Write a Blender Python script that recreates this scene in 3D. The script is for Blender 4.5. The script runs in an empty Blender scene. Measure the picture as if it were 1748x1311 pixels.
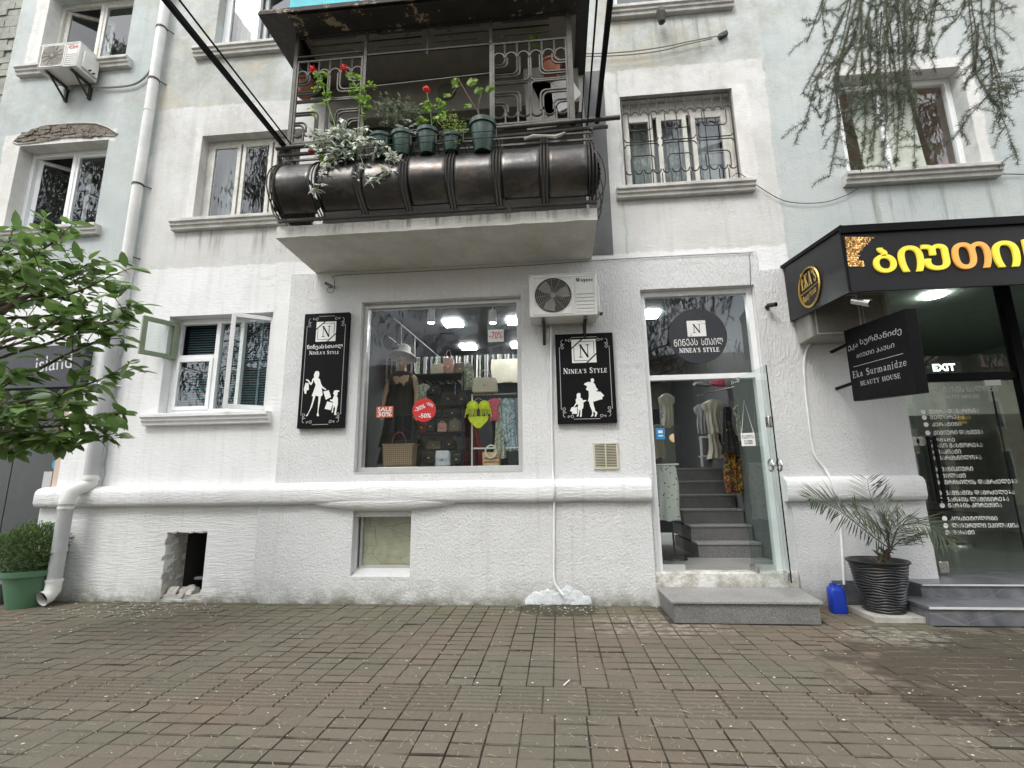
import bpy, bmesh, math, random
from math import sin, cos, pi, radians, sqrt
from mathutils import Vector, Matrix, noise as mnoise
random.seed(7)
S = bpy.context.scene
C = S.collection
# ------------------------------------------------------------ camera
FPX, CX, CY = 849.76, 874.0, 655.5
DIST, EYE = 6.2, 1.368
_y, _p, _r = radians(-5.0308), radians(11.4227), radians(-0.7487)
CF = Vector((sin(_y)*cos(_p), cos(_y)*cos(_p), sin(_p)))
_rt = Vector((cos(_y), -sin(_y), 0)); _up = _rt.cross(CF)
CR = _rt*cos(_r) + _up*sin(_r); CU = -_rt*sin(_r) + _up*cos(_r)
cam = bpy.data.cameras.new('camera'); camo = bpy.data.objects.new('camera', cam); C.objects.link(camo)
m = Matrix((CR, CU, -CF)).transposed().to_4x4(); m.translation = (0, -DIST, EYE)
camo.matrix_world = m
cam.sensor_width = 36; cam.lens = FPX/1748*36; cam.clip_start = 0.05; cam.clip_end = 2000
S.camera = camo
# ------------------------------------------------------------ world, sun, exposure
SUN_EL, SUN_AZ = radians(52), radians(205)      # azimuth clockwise from +Y
w = bpy.data.worlds.new('World'); S.world = w; w.use_nodes = True
nt = w.node_tree; bg = nt.nodes['Background']
sky = nt.nodes.new('ShaderNodeTexSky'); sky.sky_type = 'NISHITA'; sky.sun_disc = False
sky.sun_elevation = SUN_EL; sky.sun_rotation = SUN_AZ; sky.dust_density = 3.0; sky.air_density = 1.0
hs = nt.nodes.new('ShaderNodeHueSaturation'); hs.inputs['Saturation'].default_value = 0.6
nt.links.new(sky.outputs[0], hs.inputs['Color'])
# broken overcast: soft white cloud over most of the sky
tc = nt.nodes.new('ShaderNodeTexCoord'); mp = nt.nodes.new('ShaderNodeMapping'); mp.inputs['Scale'].default_value = (1, 1, 2.2)
nz = nt.nodes.new('ShaderNodeTexNoise'); nz.inputs['Scale'].default_value = 2.1; nz.inputs['Detail'].default_value = 7
rp = nt.nodes.new('ShaderNodeValToRGB'); rp.color_ramp.elements[0].position = 0.36; rp.color_ramp.elements[1].position = 0.56
mx = nt.nodes.new('ShaderNodeMix'); mx.data_type = 'RGBA'
nt.links.new(tc.outputs['Generated'], mp.inputs[0]); nt.links.new(mp.outputs[0], nz.inputs['Vector'])
nt.links.new(nz.outputs['Fac'], rp.inputs[0]); nt.links.new(rp.outputs[0], mx.inputs['Factor'])
nt.links.new(hs.outputs[0], mx.inputs['A']); mx.inputs['B'].default_value = (13.0, 13.3, 13.6, 1)
nt.links.new(mx.outputs['Result'], bg.inputs['Color']); bg.inputs['Strength'].default_value = 0.10
sun = bpy.data.lights.new('sun', 'SUN'); sun.energy = 1.0; sun.angle = radians(25); sun.color = (1, 0.97, 0.92)
suno = bpy.data.objects.new('sun', sun); C.objects.link(suno)
sd = Vector((sin(SUN_AZ)*cos(SUN_EL), cos(SUN_AZ)*cos(SUN_EL), sin(SUN_EL)))
suno.rotation_euler = sd.to_track_quat('Z', 'Y').to_euler()
S.view_settings.view_transform = 'Standard'; S.view_settings.look = 'None'
S.view_settings.exposure = 1.33; S.view_settings.gamma = 1; S.view_settings.use_curve_mapping = False
S.render.engine = 'CYCLES'
try:
    S.cycles.max_bounces = 8; S.cycles.transparent_max_bounces = 16; S.cycles.caustics_reflective = False
    S.cycles.caustics_refractive = False; S.cycles.sample_clamp_indirect = 4
except Exception: pass

def ray(px, py):
    return CF + CR*((px-CX)/FPX) + CU*((CY-py)/FPX)
def P3(px, py, Y=0.0):                      # the point seen at a pixel, on the wall-parallel plane Y
    d = ray(px, py); t = (Y+DIST)/d.y
    return Vector((d.x*t, Y, EYE+d.z*t))
def PZ(px, py, Z=0.0):                      # same on a level plane Z
    d = ray(px, py); t = (Z-EYE)/d.z
    return Vector((d.x*t, -DIST+d.y*t, Z))

# ------------------------------------------------------------ mesh helpers
WL = {}
class MB:
    def __init__(s): s.v = []; s.f = []; s.col = None
    def add(s, vs, fs):
        o = len(s.v); s.v += [Vector(q) for q in vs]; s.f += [tuple(i+o for i in f) for f in fs]; return s
    def box(s, x0, x1, y0, y1, z0, z1):
        return s.add([(x0,y0,z0),(x1,y0,z0),(x1,y1,z0),(x0,y1,z0),(x0,y0,z1),(x1,y0,z1),(x1,y1,z1),(x0,y1,z1)],
            [(0,3,2,1),(4,5,6,7),(0,1,5,4),(1,2,6,5),(2,3,7,6),(3,0,4,7)])
    def obox(s, c, u, v, w):                # centre, half vectors
        c = Vector(c); u = Vector(u); v = Vector(v); w = Vector(w)
        return s.add([c-u-v-w, c+u-v-w, c+u+v-w, c-u+v-w, c-u-v+w, c+u-v+w, c+u+v+w, c-u+v+w],
            [(0,3,2,1),(4,5,6,7),(0,1,5,4),(1,2,6,5),(2,3,7,6),(3,0,4,7)])
    def bar(s, a, b, w, h=None):            # square bar a -> b
        a = Vector(a); b = Vector(b); d = b-a; L = d.length; d.normalize(); h = h or w
        r = Vector((0,0,1)) if abs(d.z) < .9 else Vector((0,1,0))
        u = d.cross(r).normalized(); v = u.cross(d).normalized()
        return s.obox((a+b)/2, d*L/2, u*w/2, v*h/2)
    def tube(s, pts, r, n=6, caps=True):
        pts = [Vector(p) for p in pts]; rs = r if isinstance(r, (list, tuple)) else [r]*len(pts)
        o = len(s.v); prev = None
        for i, p in enumerate(pts):
            if i == 0: d = pts[1]-p
            elif i == len(pts)-1: d = p-pts[i-1]
            else: d = (pts[i+1]-p).normalized()+(p-pts[i-1]).normalized()
            if d.length < 1e-9: d = Vector((0,0,1))
            d.normalize()
            if prev is None:
                a = Vector((0,0,1)) if abs(d.z) < .9 else Vector((1,0,0)); u = d.cross(a).normalized()
            else:
                u = prev - d*prev.dot(d)
                if u.length < 1e-6: u = d.orthogonal()
                u.normalize()
            prev = u; v = d.cross(u)
            for k in range(n):
                t = 2*pi*k/n; s.v.append(p+(u*cos(t)+v*sin(t))*rs[i])
        for i in range(len(pts)-1):
            for k in range(n):
                a = o+i*n+k; b = o+i*n+(k+1)%n; s.f.append((a, b, b+n, a+n))
        if caps:
            s.f.append(tuple(o+k for k in reversed(range(n)))); e = o+(len(pts)-1)*n; s.f.append(tuple(e+k for k in range(n)))
        return s
    def prism(s, poly, vec):                # planar polygon extruded by vec
        poly = [Vector(p) for p in poly]; vec = Vector(vec); n = len(poly); o = len(s.v)
        s.v += poly+[p+vec for p in poly]
        s.f.append(tuple(o+i for i in range(n))); s.f.append(tuple(o+n+i for i in reversed(range(n))))
        for i in range(n):
            j = (i+1) % n; s.f.append((o+i, o+n+i, o+n+j, o+j))
        return s
    def lathe(s, prof, c=(0,0,0), n=24, sx=1, sy=1):
        c = Vector(c); o = len(s.v)
        for r, z in prof:
            for k in range(n):
                t = 2*pi*k/n; s.v.append(c+Vector((r*cos(t)*sx, r*sin(t)*sy, z)))
        for i in range(len(prof)-1):
            for k in range(n):
                a = o+i*n+k; b = o+i*n+(k+1)%n; s.f.append((a, b, b+n, a+n))
        if prof[0][0] > 1e-4: s.f.append(tuple(o+k for k in reversed(range(n))))
        if prof[-1][0] > 1e-4: s.f.append(tuple(o+(len(prof)-1)*n+k for k in range(n)))
        return s
    def grid(s, rows):                      # rows of points -> sheet
        o = len(s.v); n = len(rows[0])
        for r in rows: s.v += [Vector(p) for p in r]
        for i in range(len(rows)-1):
            for k in range(n-1):
                a = o+i*n+k; s.f.append((a, a+1, a+n+1, a+n))
        return s
    def build(s, name, mat, parent=None, label=None, kind=None, smooth=True, ang=38, bevel=0, fix=True, off=None):
        me = bpy.data.meshes.new(name)
        of = off if off is not None else (WL.get(parent.name, Vector((0,0,0))) if parent else Vector((0,0,0)))
        me.from_pydata([tuple(v-of) for v in s.v], [], s.f)
        if fix:
            bm = bmesh.new(); bm.from_mesh(me); bmesh.ops.recalc_face_normals(bm, faces=bm.faces); bm.to_mesh(me); bm.free()
        me.validate()
        if smooth:
            me.polygons.foreach_set('use_smooth', [True]*len(me.polygons)); me.set_sharp_from_angle(angle=radians(ang))
        if mat:
            for q in (mat if isinstance(mat, (list, tuple)) else [mat]): me.materials.append(q)
        o = bpy.data.objects.new(name, me); C.objects.link(o)
        if parent: o.parent = parent; WL[o.name] = WL.get(parent.name, Vector((0,0,0)))
        if label: o['label'] = label
        if kind: o['kind'] = kind
        if bevel:
            b = o.modifiers.new('bevel', 'BEVEL'); b.width = bevel; b.segments = 2; b.limit_method = 'ANGLE'; b.harden_normals = False
        return o

def thing(name, label, cat, loc=(0,0,0), group=None, kind=None):
    o = bpy.data.objects.new(name, None); C.objects.link(o); o.location = loc; o.empty_display_size = .1
    WL[o.name] = Vector(loc); o['label'] = label; o['category'] = cat
    if group: o['group'] = group
    if kind: o['kind'] = kind
    return o
def tag(o, label, cat, group=None):
    o['label'] = label; o['category'] = cat
    if group: o['group'] = group
    return o
def dup(src, loc, label, group=None, rotz=None):
    r = src.copy(); C.objects.link(r); r.location = loc; r['label'] = label
    if rotz is not None: r.rotation_euler.z = rotz
    if group: r['group'] = group
    for ch in list(src.children):
        c = ch.copy(); C.objects.link(c); c.parent = r
        for g in list(ch.children):
            d = g.copy(); C.objects.link(d); d.parent = c
    return r

# ------------------------------------------------------------ material helpers
class NT:
    def __init__(s, name):
        s.m = bpy.data.materials.new(name); s.m.use_nodes = True; s.t = s.m.node_tree; s.n = s.t.nodes; s.l = s.t.links
        s.b = s.n['Principled BSDF']; s.geo = s.n.new('ShaderNodeNewGeometry'); s.pos = s.geo.outputs['Position']
    def node(s, t, **k):
        n = s.n.new(t)
        for a, b in k.items(): setattr(n, a, b)
        return n
    def link(s, a, b): s.l.new(a, b)
    def setin(s, sock, v):
        if hasattr(v, 'is_linked') or hasattr(v, 'links'): s.l.new(v, sock)
        else: sock.default_value = v
    def vec(s, scale=(1,1,1), loc=(0,0,0), src=None):
        m = s.n.new('ShaderNodeMapping'); m.inputs['Scale'].default_value = scale; m.inputs['Location'].default_value = loc
        s.l.new(src or s.pos, m.inputs[0]); return m.outputs[0]
    def noise(s, scale, detail=4, rough=.55, v=None, dist=0):
        n = s.n.new('ShaderNodeTexNoise'); n.inputs['Scale'].default_value = scale; n.inputs['Detail'].default_value = detail
        n.inputs['Roughness'].default_value = rough; n.inputs['Distortion'].default_value = dist
        s.l.new(v or s.pos, n.inputs['Vector']); return n.outputs['Fac']
    def voro(s, scale, v=None, feature='F1', out='Distance'):
        n = s.n.new('ShaderNodeTexVoronoi'); n.feature = feature; n.inputs['Scale'].default_value = scale
        s.l.new(v or s.pos, n.inputs['Vector']); return n.outputs[out]
    def ramp(s, fac, *stops):
        n = s.n.new('ShaderNodeValToRGB'); e = n.color_ramp.elements
        while len(e) < len(stops): e.new(.5)
        for i, (p, c) in enumerate(stops):
            e[i].position = p; e[i].color = (c, c, c, 1) if isinstance(c, (int, float)) else (*c, 1)
        s.l.new(fac, n.inputs[0]); return n.outputs[0]
    def mix(s, fac, a, b, mode='MIX'):
        n = s.n.new('ShaderNodeMix'); n.data_type = 'RGBA'; n.blend_type = mode; n.clamp_factor = True
        s.setin(n.inputs['Factor'], fac)
        for k, q in (('A', a), ('B', b)):
            if isinstance(q, tuple): n.inputs[k].default_value = (*q[:3], 1)
            else: s.l.new(q, n.inputs[k])
        return n.outputs['Result']
    def math(s, op, a, b=0.0, c=None, clamp=False):
        n = s.n.new('ShaderNodeMath'); n.operation = op; n.use_clamp = clamp
        s.setin(n.inputs[0], a); s.setin(n.inputs[1], b)
        if c is not None: s.setin(n.inputs[2], c)
        return n.outputs[0]
    def sep(s, src=None):
        n = s.n.new('ShaderNodeSeparateXYZ'); s.l.new(src or s.pos, n.inputs[0]); return n.outputs
    def bump(s, h, strength=.5, dist=.01, prev=None):
        n = s.n.new('ShaderNodeBump'); n.inputs['Strength'].default_value = strength; n.inputs['Distance'].default_value = dist
        s.l.new(h, n.inputs['Height'])
        if prev is not None: s.l.new(prev, n.inputs['Normal'])
        return n.outputs[0]
    def fin(s, color=None, rough=None, normal=None, metal=None, spec=None):
        for k, v in (('Base Color', color), ('Roughness', rough), ('Normal', normal), ('Metallic', metal), ('Specular IOR Level', spec)):
            if v is None: continue
            if isinstance(v, tuple): v = (*v[:3], 1)
            s.setin(s.b.inputs[k], v)
        return s.m

def mat(name, col, rough=.6, metal=0., var=.12, vs=6., bump=0., bs=60., dirt=0., spec=.5):
    """general surface: colour with mottling, optional dirt and fine relief"""
    t = NT(name)
    n1 = t.noise(vs, 5, .6); dark = tuple(c*(1-var) for c in col); lite = tuple(min(1, c*(1+var)) for c in col)
    c = t.mix(t.ramp(n1, (.3, 0.), (.7, 1.)), dark, lite)
    if dirt:
        d = t.ramp(t.noise(2.3, 8, .7), (.45, 0.), (.75, 1.)); c = t.mix(t.math('MULTIPLY', d, dirt), c, (.12, .105, .085))
    nm = t.bump(t.noise(bs, 4, .6), bump, .01) if bump else None
    rr = t.math('ADD', t.math('MULTIPLY', t.noise(vs*3, 3), .16), rough-.08, clamp=True)
    return t.fin(c, rr, nm, metal, spec)

def glass(name, tint=(.93,.96,.95), ior=1.75, dirt=.008):
    t = NT(name); t.n.remove(t.b)
    tr = t.node('ShaderNodeBsdfTransparent'); tr.inputs[0].default_value = (*tint, 1)
    gl = t.node('ShaderNodeBsdfGlossy'); gl.inputs['Roughness'].default_value = 0.004; gl.inputs['Color'].default_value = (.95, .97, 1, 1)
    fr = t.node('ShaderNodeFresnel'); fr.inputs[0].default_value = ior
    wv = t.bump(t.noise(1.3, 2), .025, .05); t.link(wv, gl.inputs['Normal'])
    front = t.math('SUBTRACT', 1, t.geo.outputs['Backfacing']); fac = t.math('MULTIPLY', fr.outputs[0], front)
    ms = t.node('ShaderNodeMixShader'); t.link(fac, ms.inputs[0]); t.link(tr.outputs[0], ms.inputs[1]); t.link(gl.outputs[0], ms.inputs[2])
    df = t.node('ShaderNodeBsdfDiffuse'); df.inputs[0].default_value = (.55, .56, .55, 1)
    m2 = t.node('ShaderNodeMixShader'); d = t.math('MULTIPLY', t.ramp(t.noise(3, 7, .7), (.35, .2), (.75, 1.)), dirt)
    t.link(d, m2.inputs[0]); t.link(ms.outputs[0], m2.inputs[1]); t.link(df.outputs[0], m2.inputs[2])
    out = [n for n in t.n if n.type == 'OUTPUT_MATERIAL'][0]; t.link(m2.outputs[0], out.inputs[0]); return t.m
def lamp(name, col, e):
    t = NT(name); t.b.inputs['Base Color'].default_value = (.8, .8, .8, 1)
    t.b.inputs['Emission Color'].default_value = (*col, 1); t.b.inputs['Emission Strength'].default_value = e; return t.m

# ------------------------------------------------------------ text
def text_mesh(body, bold=0.0):
    cu = bpy.data.curves.new('lettering', 'FONT'); cu.body = body; cu.size = 1; cu.offset = bold; cu.resolution_u = 3; cu.align_x = 'LEFT'
    o = bpy.data.objects.new('tmp', cu); C.objects.link(o)
    dg = bpy.context.evaluated_depsgraph_get(); me = bpy.data.meshes.new_from_object(o.evaluated_get(dg))
    vs = [v.co.copy() for v in me.vertices]; fs = [tuple(p.vertices) for p in me.polygons]
    bpy.data.objects.remove(o); bpy.data.curves.remove(cu); bpy.data.meshes.remove(me)
    return vs, fs
def text(body, a, b, c, mt, parent, name='lettering', depth=0.0, bold=0.0, lift=None, label=None):
    """text fitted in the parallelogram: a lower left, b lower right, c upper left"""
    vs, fs = text_mesh(body, bold)
    if not vs: return None
    a, b, c = Vector(a), Vector(b), Vector(c)
    x0 = min(v.x for v in vs); x1 = max(v.x for v in vs); y0 = min(v.y for v in vs); y1 = max(v.y for v in vs)
    n = (b-a).cross(c-a).normalized()
    pts = [a+(b-a)*((v.x-x0)/(x1-x0))+(c-a)*((v.y-y0)/(y1-y0)) for v in vs]
    mb = MB()
    if depth:
        bmx = bmesh.new(); bv = [bmx.verts.new(p) for p in pts]
        for f in fs:
            try: bmx.faces.new([bv[i] for i in f])
            except Exception: pass
        r = bmesh.ops.extrude_face_region(bmx, geom=list(bmx.faces))
        for e in r['geom']:
            if isinstance(e, bmesh.types.BMVert): e.co += n*depth
        bmx.verts.ensure_lookup_table(); bmx.verts.index_update()
        mb.v = [v.co.copy() for v in bmx.verts]; mb.f = [tuple(v.index for v in f.verts) for f in bmx.faces]; bmx.free()
        return mb.build(name, mt, parent, smooth=False, label=label)
    mb.v = pts; mb.f = fs
    return mb.build(name, mt, parent, smooth=False, fix=False, label=label)
def caps(s): return ''.join(chr(ord(ch)-0x10D0+0x1C90) if 0x10D0 <= ord(ch) <= 0x10FA else ch for ch in s)
# stroke letters with serifs, unit cell width w, height 1: (x0,y0,x1,y1,weight)
T, H_ = .17, .07
GL = {
 'N': (.8, [(.12,0,.12,1,H_),(.68,0,.68,1,H_),(.10,1,.68,0,T),(0,0,.26,0,H_),(0,1,.2,1,H_),(.54,1,.8,1,H_)]),
 'I': (.34, [(.17,0,.17,1,T),(0,0,.34,0,H_),(0,1,.34,1,H_)]),
 'E': (.62, [(.14,0,.14,1,T),(0,0,.56,0,H_),(0,1,.54,1,H_),(.14,.52,.44,.52,H_),(.56,0,.6,.22,H_),(.54,1,.57,.8,H_),(.44,.42,.44,.62,H_)]),
 'A': (.8, [(.1,0,.4,1,H_),(.4,1,.68,0,T),(.2,.34,.58,.34,H_),(0,0,.22,0,H_),(.54,0,.8,0,H_)]),
 'S': (.56, [(.48,.8,.4,.97,.09),(.4,.97,.2,.98,.1),(.2,.98,.07,.8,.13),(.07,.8,.16,.6,T),(.16,.6,.42,.42,T),(.42,.42,.5,.2,.14),(.5,.2,.36,.02,.11),(.36,.02,.14,.02,.1),(.14,.02,.05,.22,.09)]),
 'T': (.66, [(.33,0,.33,1,T),(.18,0,.48,0,H_),(0,1,.66,1,H_),(0,1,.0,.78,H_),(.66,1,.66,.78,H_)]),
 'Y': (.74, [(.1,1,.37,.5,T),(.64,1,.37,.5,H_),(.37,.5,.37,0,T),(.24,0,.5,0,H_),(0,1,.24,1,H_),(.52,1,.74,1,H_)]),
 'L': (.6, [(.14,0,.14,1,T),(0,0,.56,0,H_),(0,1,.28,1,H_),(.56,0,.59,.28,H_)]),
 'B': (.62, [(.14,0,.14,1,T),(0,0,.36,0,H_),(0,1,.34,1,H_),(.14,.53,.36,.53,H_),(.34,1,.5,.88,.1),(.5,.88,.5,.66,.13),(.5,.66,.36,.53,.09),(.36,.53,.56,.4,.1),(.56,.4,.56,.14,.14),(.56,.14,.36,0,.1)]),
 'U': (.74, [(.13,1,.13,.25,T),(.13,.25,.25,.04,.12),(.25,.04,.48,.04,.08),(.48,.04,.61,.25,H_),(.61,.25,.61,1,H_),(0,1,.28,1,H_),(.5,1,.74,1,H_)]),
 'H': (.8, [(.14,0,.14,1,T),(.64,0,.64,1,T),(.14,.52,.64,.52,H_),(0,0,.28,0,H_),(0,1,.28,1,H_),(.5,0,.8,0,H_),(.5,1,.8,1,H_)]),
 'O': (.8, [(.4+.33*cos(a*pi/6), .5+.48*sin(a*pi/6), .4+.33*cos((a+1)*pi/6), .5+.48*sin((a+1)*pi/6), .07+.1*abs(cos((a+.5)*pi/6))) for a in range(12)]),
 'K': (.76, [(.14,0,.14,1,T),(.14,.4,.6,1,H_),(.3,.58,.64,0,T),(0,0,.28,0,H_),(0,1,.28,1,H_),(.46,1,.74,1,H_),(.5,0,.76,0,H_)]),
 "'": (.2, [(.1,1,.06,.76,.1)]), ' ': (.4, []),
 'e': (.5, [(.06,.36,.44,.36,.06),(.44,.36,.4,.58,.09),(.4,.58,.24,.66,.07),(.24,.66,.08,.52,.1),(.08,.52,.06,.2,.13),(.06,.2,.24,.02,.1),(.24,.02,.45,.14,.06)]),
 'k': (.54, [(.12,0,.12,1,.13),(.12,.28,.42,.64,.06),(.2,.36,.46,0,.12),(0,0,.22,0,.05),(.34,0,.54,0,.05),(.02,1,.14,1,.05)]),
 'a': (.5, [(.1,.52,.2,.64,.08),(.2,.64,.34,.56,.1),(.34,.56,.36,.06,.13),(.36,.06,.48,.06,.06),(.34,.4,.1,.28,.07),(.1,.28,.08,.08,.12),(.08,.08,.22,.02,.08),(.22,.02,.36,.16,.06)]),
 'u': (.58, [(.12,.64,.12,.12,.12),(.12,.12,.24,.02,.08),(.24,.02,.42,.14,.06),(.42,.64,.42,0,.12),(0,.64,.14,.64,.05),(.42,.02,.56,.02,.05),(.32,.64,.44,.64,.05)]),
 'r': (.4, [(.12,0,.12,.64,.12),(.12,.48,.26,.63,.06),(.26,.63,.37,.58,.1),(0,0,.24,0,.05),(0,.63,.14,.63,.05)]),
 'm': (.88, [(.12,0,.12,.64,.12),(.12,.5,.28,.64,.06),(.28,.64,.42,.54,.09),(.42,.54,.42,0,.12),(.42,.5,.6,.64,.06),(.6,.64,.74,.54,.09),(.74,.54,.74,0,.12),(0,0,.22,0,.05),(.32,0,.52,0,.05),(.64,0,.84,0,.05)]),
 'n': (.58, [(.12,0,.12,.64,.12),(.12,.5,.28,.64,.06),(.28,.64,.44,.54,.09),(.44,.54,.44,0,.12),(0,0,.22,0,.05),(.34,0,.56,0,.05)]),
 'i': (.28, [(.13,0,.13,.64,.12),(0,0,.26,0,.05),(.02,.63,.14,.63,.05),(.13,.82,.13,.94,.13)]),
 'd': (.56, [(.4,0,.4,1,.12),(.4,.5,.22,.65,.06),(.22,.65,.08,.5,.1),(.08,.5,.08,.18,.13),(.08,.18,.22,.01,.09),(.22,.01,.4,.14,.06),(.28,1,.42,1,.05),(.4,.02,.54,.02,.05)]),
 'z': (.48, [(.04,.62,.42,.62,.06),(.42,.62,.05,.03,.12),(.04,.03,.45,.03,.06),(.45,.03,.46,.18,.05),(.04,.62,.04,.5,.05)]),
 'W': (1.05, [(.1,1,.32,0,T),(.32,0,.52,.9,H_),(.5,1,.74,0,T),(.74,0,.95,1,H_),(0,1,.24,1,H_),(.4,1,.62,1,H_),(.84,1,1.05,1,H_)]),
 'g': (.52, [(.1,.6,.36,.64,.08),(.08,.58,.08,.3,.12),(.08,.3,.34,.26,.08),(.36,.62,.38,.28,.12),(.1,.2,.4,.08,.1),(.4,.08,.36,-.22,.1),(.36,-.22,.08,-.2,.08),(.08,-.2,.06,-.04,.08)]),
}
def serif(body, a, b, c, mt, parent, name='lettering', small=False, lift=.0015, heavy=1.0):
    a, b, c = Vector(a), Vector(b), Vector(c); n = (b-a).cross(c-a).normalized()
    items = []; x = 0; first = True
    for ch in body:
        k = ch.upper() if small else ch
        wd, st = GL[k]; sc = 1 if (not small or first) else .78
        items.append((x, sc, st)); x += wd*sc+.13; first = (ch == ' ')
    tot = x-.13; H = 1.0; Lx = (b-a).length/tot; Ly = (c-a).length; ux = (b-a)/tot; uy = (c-a)
    ar = Lx/Ly
    mb = MB(); q = 0
    for x0, sc, st in items:
        for (p0, q0, p1, q1, wt) in st:
            A = Vector(((x0+p0*sc)*ar, q0*sc)); B = Vector(((x0+p1*sc)*ar, q1*sc)); d = B-A
            if d.length < 1e-6: continue
            d.normalize(); h = wt*sc*heavy*.5*min(1, ar*1.2); e = Vector((-d.y, d.x))*h; A2 = A-d*h*.5; B2 = B+d*h*.5
            pp = [A2-e, B2-e, B2+e, A2+e]; q += 1
            base = a+n*(lift+.00004*(q % 7))
            mb.add([base+ux*(p.x/ar)+uy*p.y for p in pp], [(0,1,2,3)])
    return mb.build(name, mt, parent, smooth=False, fix=False)
# ============================================================ materials
def rectmask(t, x0, x1, z0, z1, px, pz, soft=.02):
    a = t.math('MULTIPLY', t.math('SUBTRACT', px, x0), 1/soft, clamp=True)
    b = t.math('MULTIPLY', t.math('SUBTRACT', x1, px), 1/soft, clamp=True)
    c = t.math('MULTIPLY', t.math('SUBTRACT', pz, z0), 1/soft, clamp=True)
    d = t.math('MULTIPLY', t.math('SUBTRACT', z1, pz), 1/soft, clamp=True)
    return t.math('MULTIPLY', t.math('MULTIPLY', a, b), t.math('MULTIPLY', c, d))
WHITE = (.80, .805, .81)
def facade_material():
    t = NT('facade_paint'); x, y, z = t.sep()[:3]
    wob = t.math('MULTIPLY', t.math('SUBTRACT', t.noise(3.1, 5, .6), .5), .16)
    wob2 = t.math('MULTIPLY', t.math('SUBTRACT', t.noise(7.7, 5, .6, t.vec(loc=(3,1,7))), .5), .12)
    px = t.math('ADD', x, wob); pz = t.math('ADD', z, wob2)
    blue = t.mix(t.ramp(t.noise(.8, 6, .65), (.35, 0.), (.7, 1.)), (.41, .46, .465), (.54, .565, .55))
    grey = t.mix(t.ramp(t.noise(1.5, 7, .65), (.3, 0.), (.7, 1.)), (.56, .555, .54), (.67, .67, .66))
    old = t.mix(t.ramp(t.noise(1.1, 7, .7), (.38, 0.), (.62, 1.)), (.37, .38, .35), (.55, .58, .58))
    old = t.mix(t.math('MULTIPLY', t.ramp(t.noise(1.7, 5, .6, t.vec(loc=(9,2,1))), (.52, 0.), (.68, 1.)), .6), old, (.52, .46, .33))
    white = t.mix(t.ramp(t.noise(2.2, 6, .6), (.3, 0.), (.7, 1.)), (.74, .745, .75), WHITE)
    c = blue
    for (r, k) in (((-6.02, 3.05, 6.9, 12), old), ((-6.0, 1.0, 4.2, 7.13), grey), ((1.0, 3.02, 4.2, 7.16), grey),
                   ((-9.5, -6.0, -1, 4.57), white), ((-6.0, -3.0, -1, 4.47), white), ((-3.3, 3.02, -1, 4.35), white), ((3.0, 12, -1, 3.95), white)):
        c = t.mix(rectmask(t, *r, px, pz, .025), c, k)
    # pale new render around some windows
    trim = t.mix(t.noise(9, 5), (.66, .64, .61), (.78, .77, .75))
    for r in ((-8.55, -8.2, 5.0, 6.9), (-8.5, -6.6, 6.62, 6.86), (-8.5, -8.2, 7.9, 9.7), (3.72, 5.66, 6.72, 6.93), (5.5, 5.68, 5.2, 6.9), (2.5, 2.78, 5.3, 6.78), (-5.32, -5.17, 5.2, 6.75)):
        c = t.mix(t.math('MULTIPLY', rectmask(t, *r, px, pz, .03), .85), c, trim)
    # water streaks under the sills and mould specks
    st = t.ramp(t.noise(1., 6, .65, t.vec((9, 1, .55))), (.50, 0.), (.66, 1.))
    band = t.math('ADD', rectmask(t, .9, 2.7, 7.2, 8.2, x, z, .3), rectmask(t, 3.8, 5.7, 4.0, 5.25, x, z, .35), clamp=True)
    band = t.math('ADD', band, rectmask(t, -5.5, -3.4, 4.6, 5.2, x, z, .3), clamp=True)
    band = t.math('ADD', band, .16, clamp=True)
    c = t.mix(t.math('MULTIPLY', t.math('MULTIPLY', st, band), .75), c, (.20, .20, .165))
    sp = t.ramp(t.noise(26, 3, .6), (.66, 0.), (.72, 1.)); up = t.ramp(t.noise(1.2, 4), (.45, 0.), (.6, 1.))
    hi = t.math('MULTIPLY', t.math('SUBTRACT', z, 5.), .4, clamp=True)
    c = t.mix(t.math('MULTIPLY', t.math('MULTIPLY', sp, up), t.math('MULTIPLY', hi, .6)), c, (.28, .28, .24))
    flake = t.ramp(t.noise(6.5, 8, .75, t.vec(loc=(5,5,5))), (.62, 0.), (.64, 1.))
    c = t.mix(t.math('MULTIPLY', flake, t.math('MULTIPLY', hi, .35)), c, (.70, .70, .68))
    gr = t.math('MULTIPLY', t.ramp(t.noise(1.0, 9, .76, t.vec(loc=(12, 3, 8))), (.47, 0.), (.60, 1.)), t.math('MULTIPLY', t.math('SUBTRACT', z, 4.6), .35, clamp=True))
    c = t.mix(t.math('MULTIPLY', gr, .50), c, (.32, .315, .265))
    dn = t.node('ShaderNodeTexNoise'); dn.inputs['Scale'].default_value = 2.6; dn.inputs['Detail'].default_value = 6; t.link(t.pos, dn.inputs['Vector'])
    wv = t.node('ShaderNodeVectorMath', operation='MULTIPLY_ADD'); t.link(dn.outputs['Color'], wv.inputs[0]); wv.inputs[1].default_value = (1.3, 1.3, 1.3); t.link(t.pos, wv.inputs[2])
    cr = t.ramp(t.voro(.55, wv.outputs[0], 'DISTANCE_TO_EDGE'), (0., 1.), (.005, 0.)); cm = t.ramp(t.noise(.9, 3, .5, t.vec(loc=(2, 6, 4))), (.5, 0.), (.62, 1.))
    c = t.mix(t.math('MULTIPLY', t.math('MULTIPLY', cr, cm), .45), c, (.3, .3, .28))
    lowz = t.math('SUBTRACT', 1, t.math('MULTIPLY', t.math('SUBTRACT', z, 4.4), 3, clamp=True)); comb = t.mix(lowz, t.noise(30, 6, .7), t.noise(22, 5, .65, t.vec((.45, 1, 1.5))))
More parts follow.
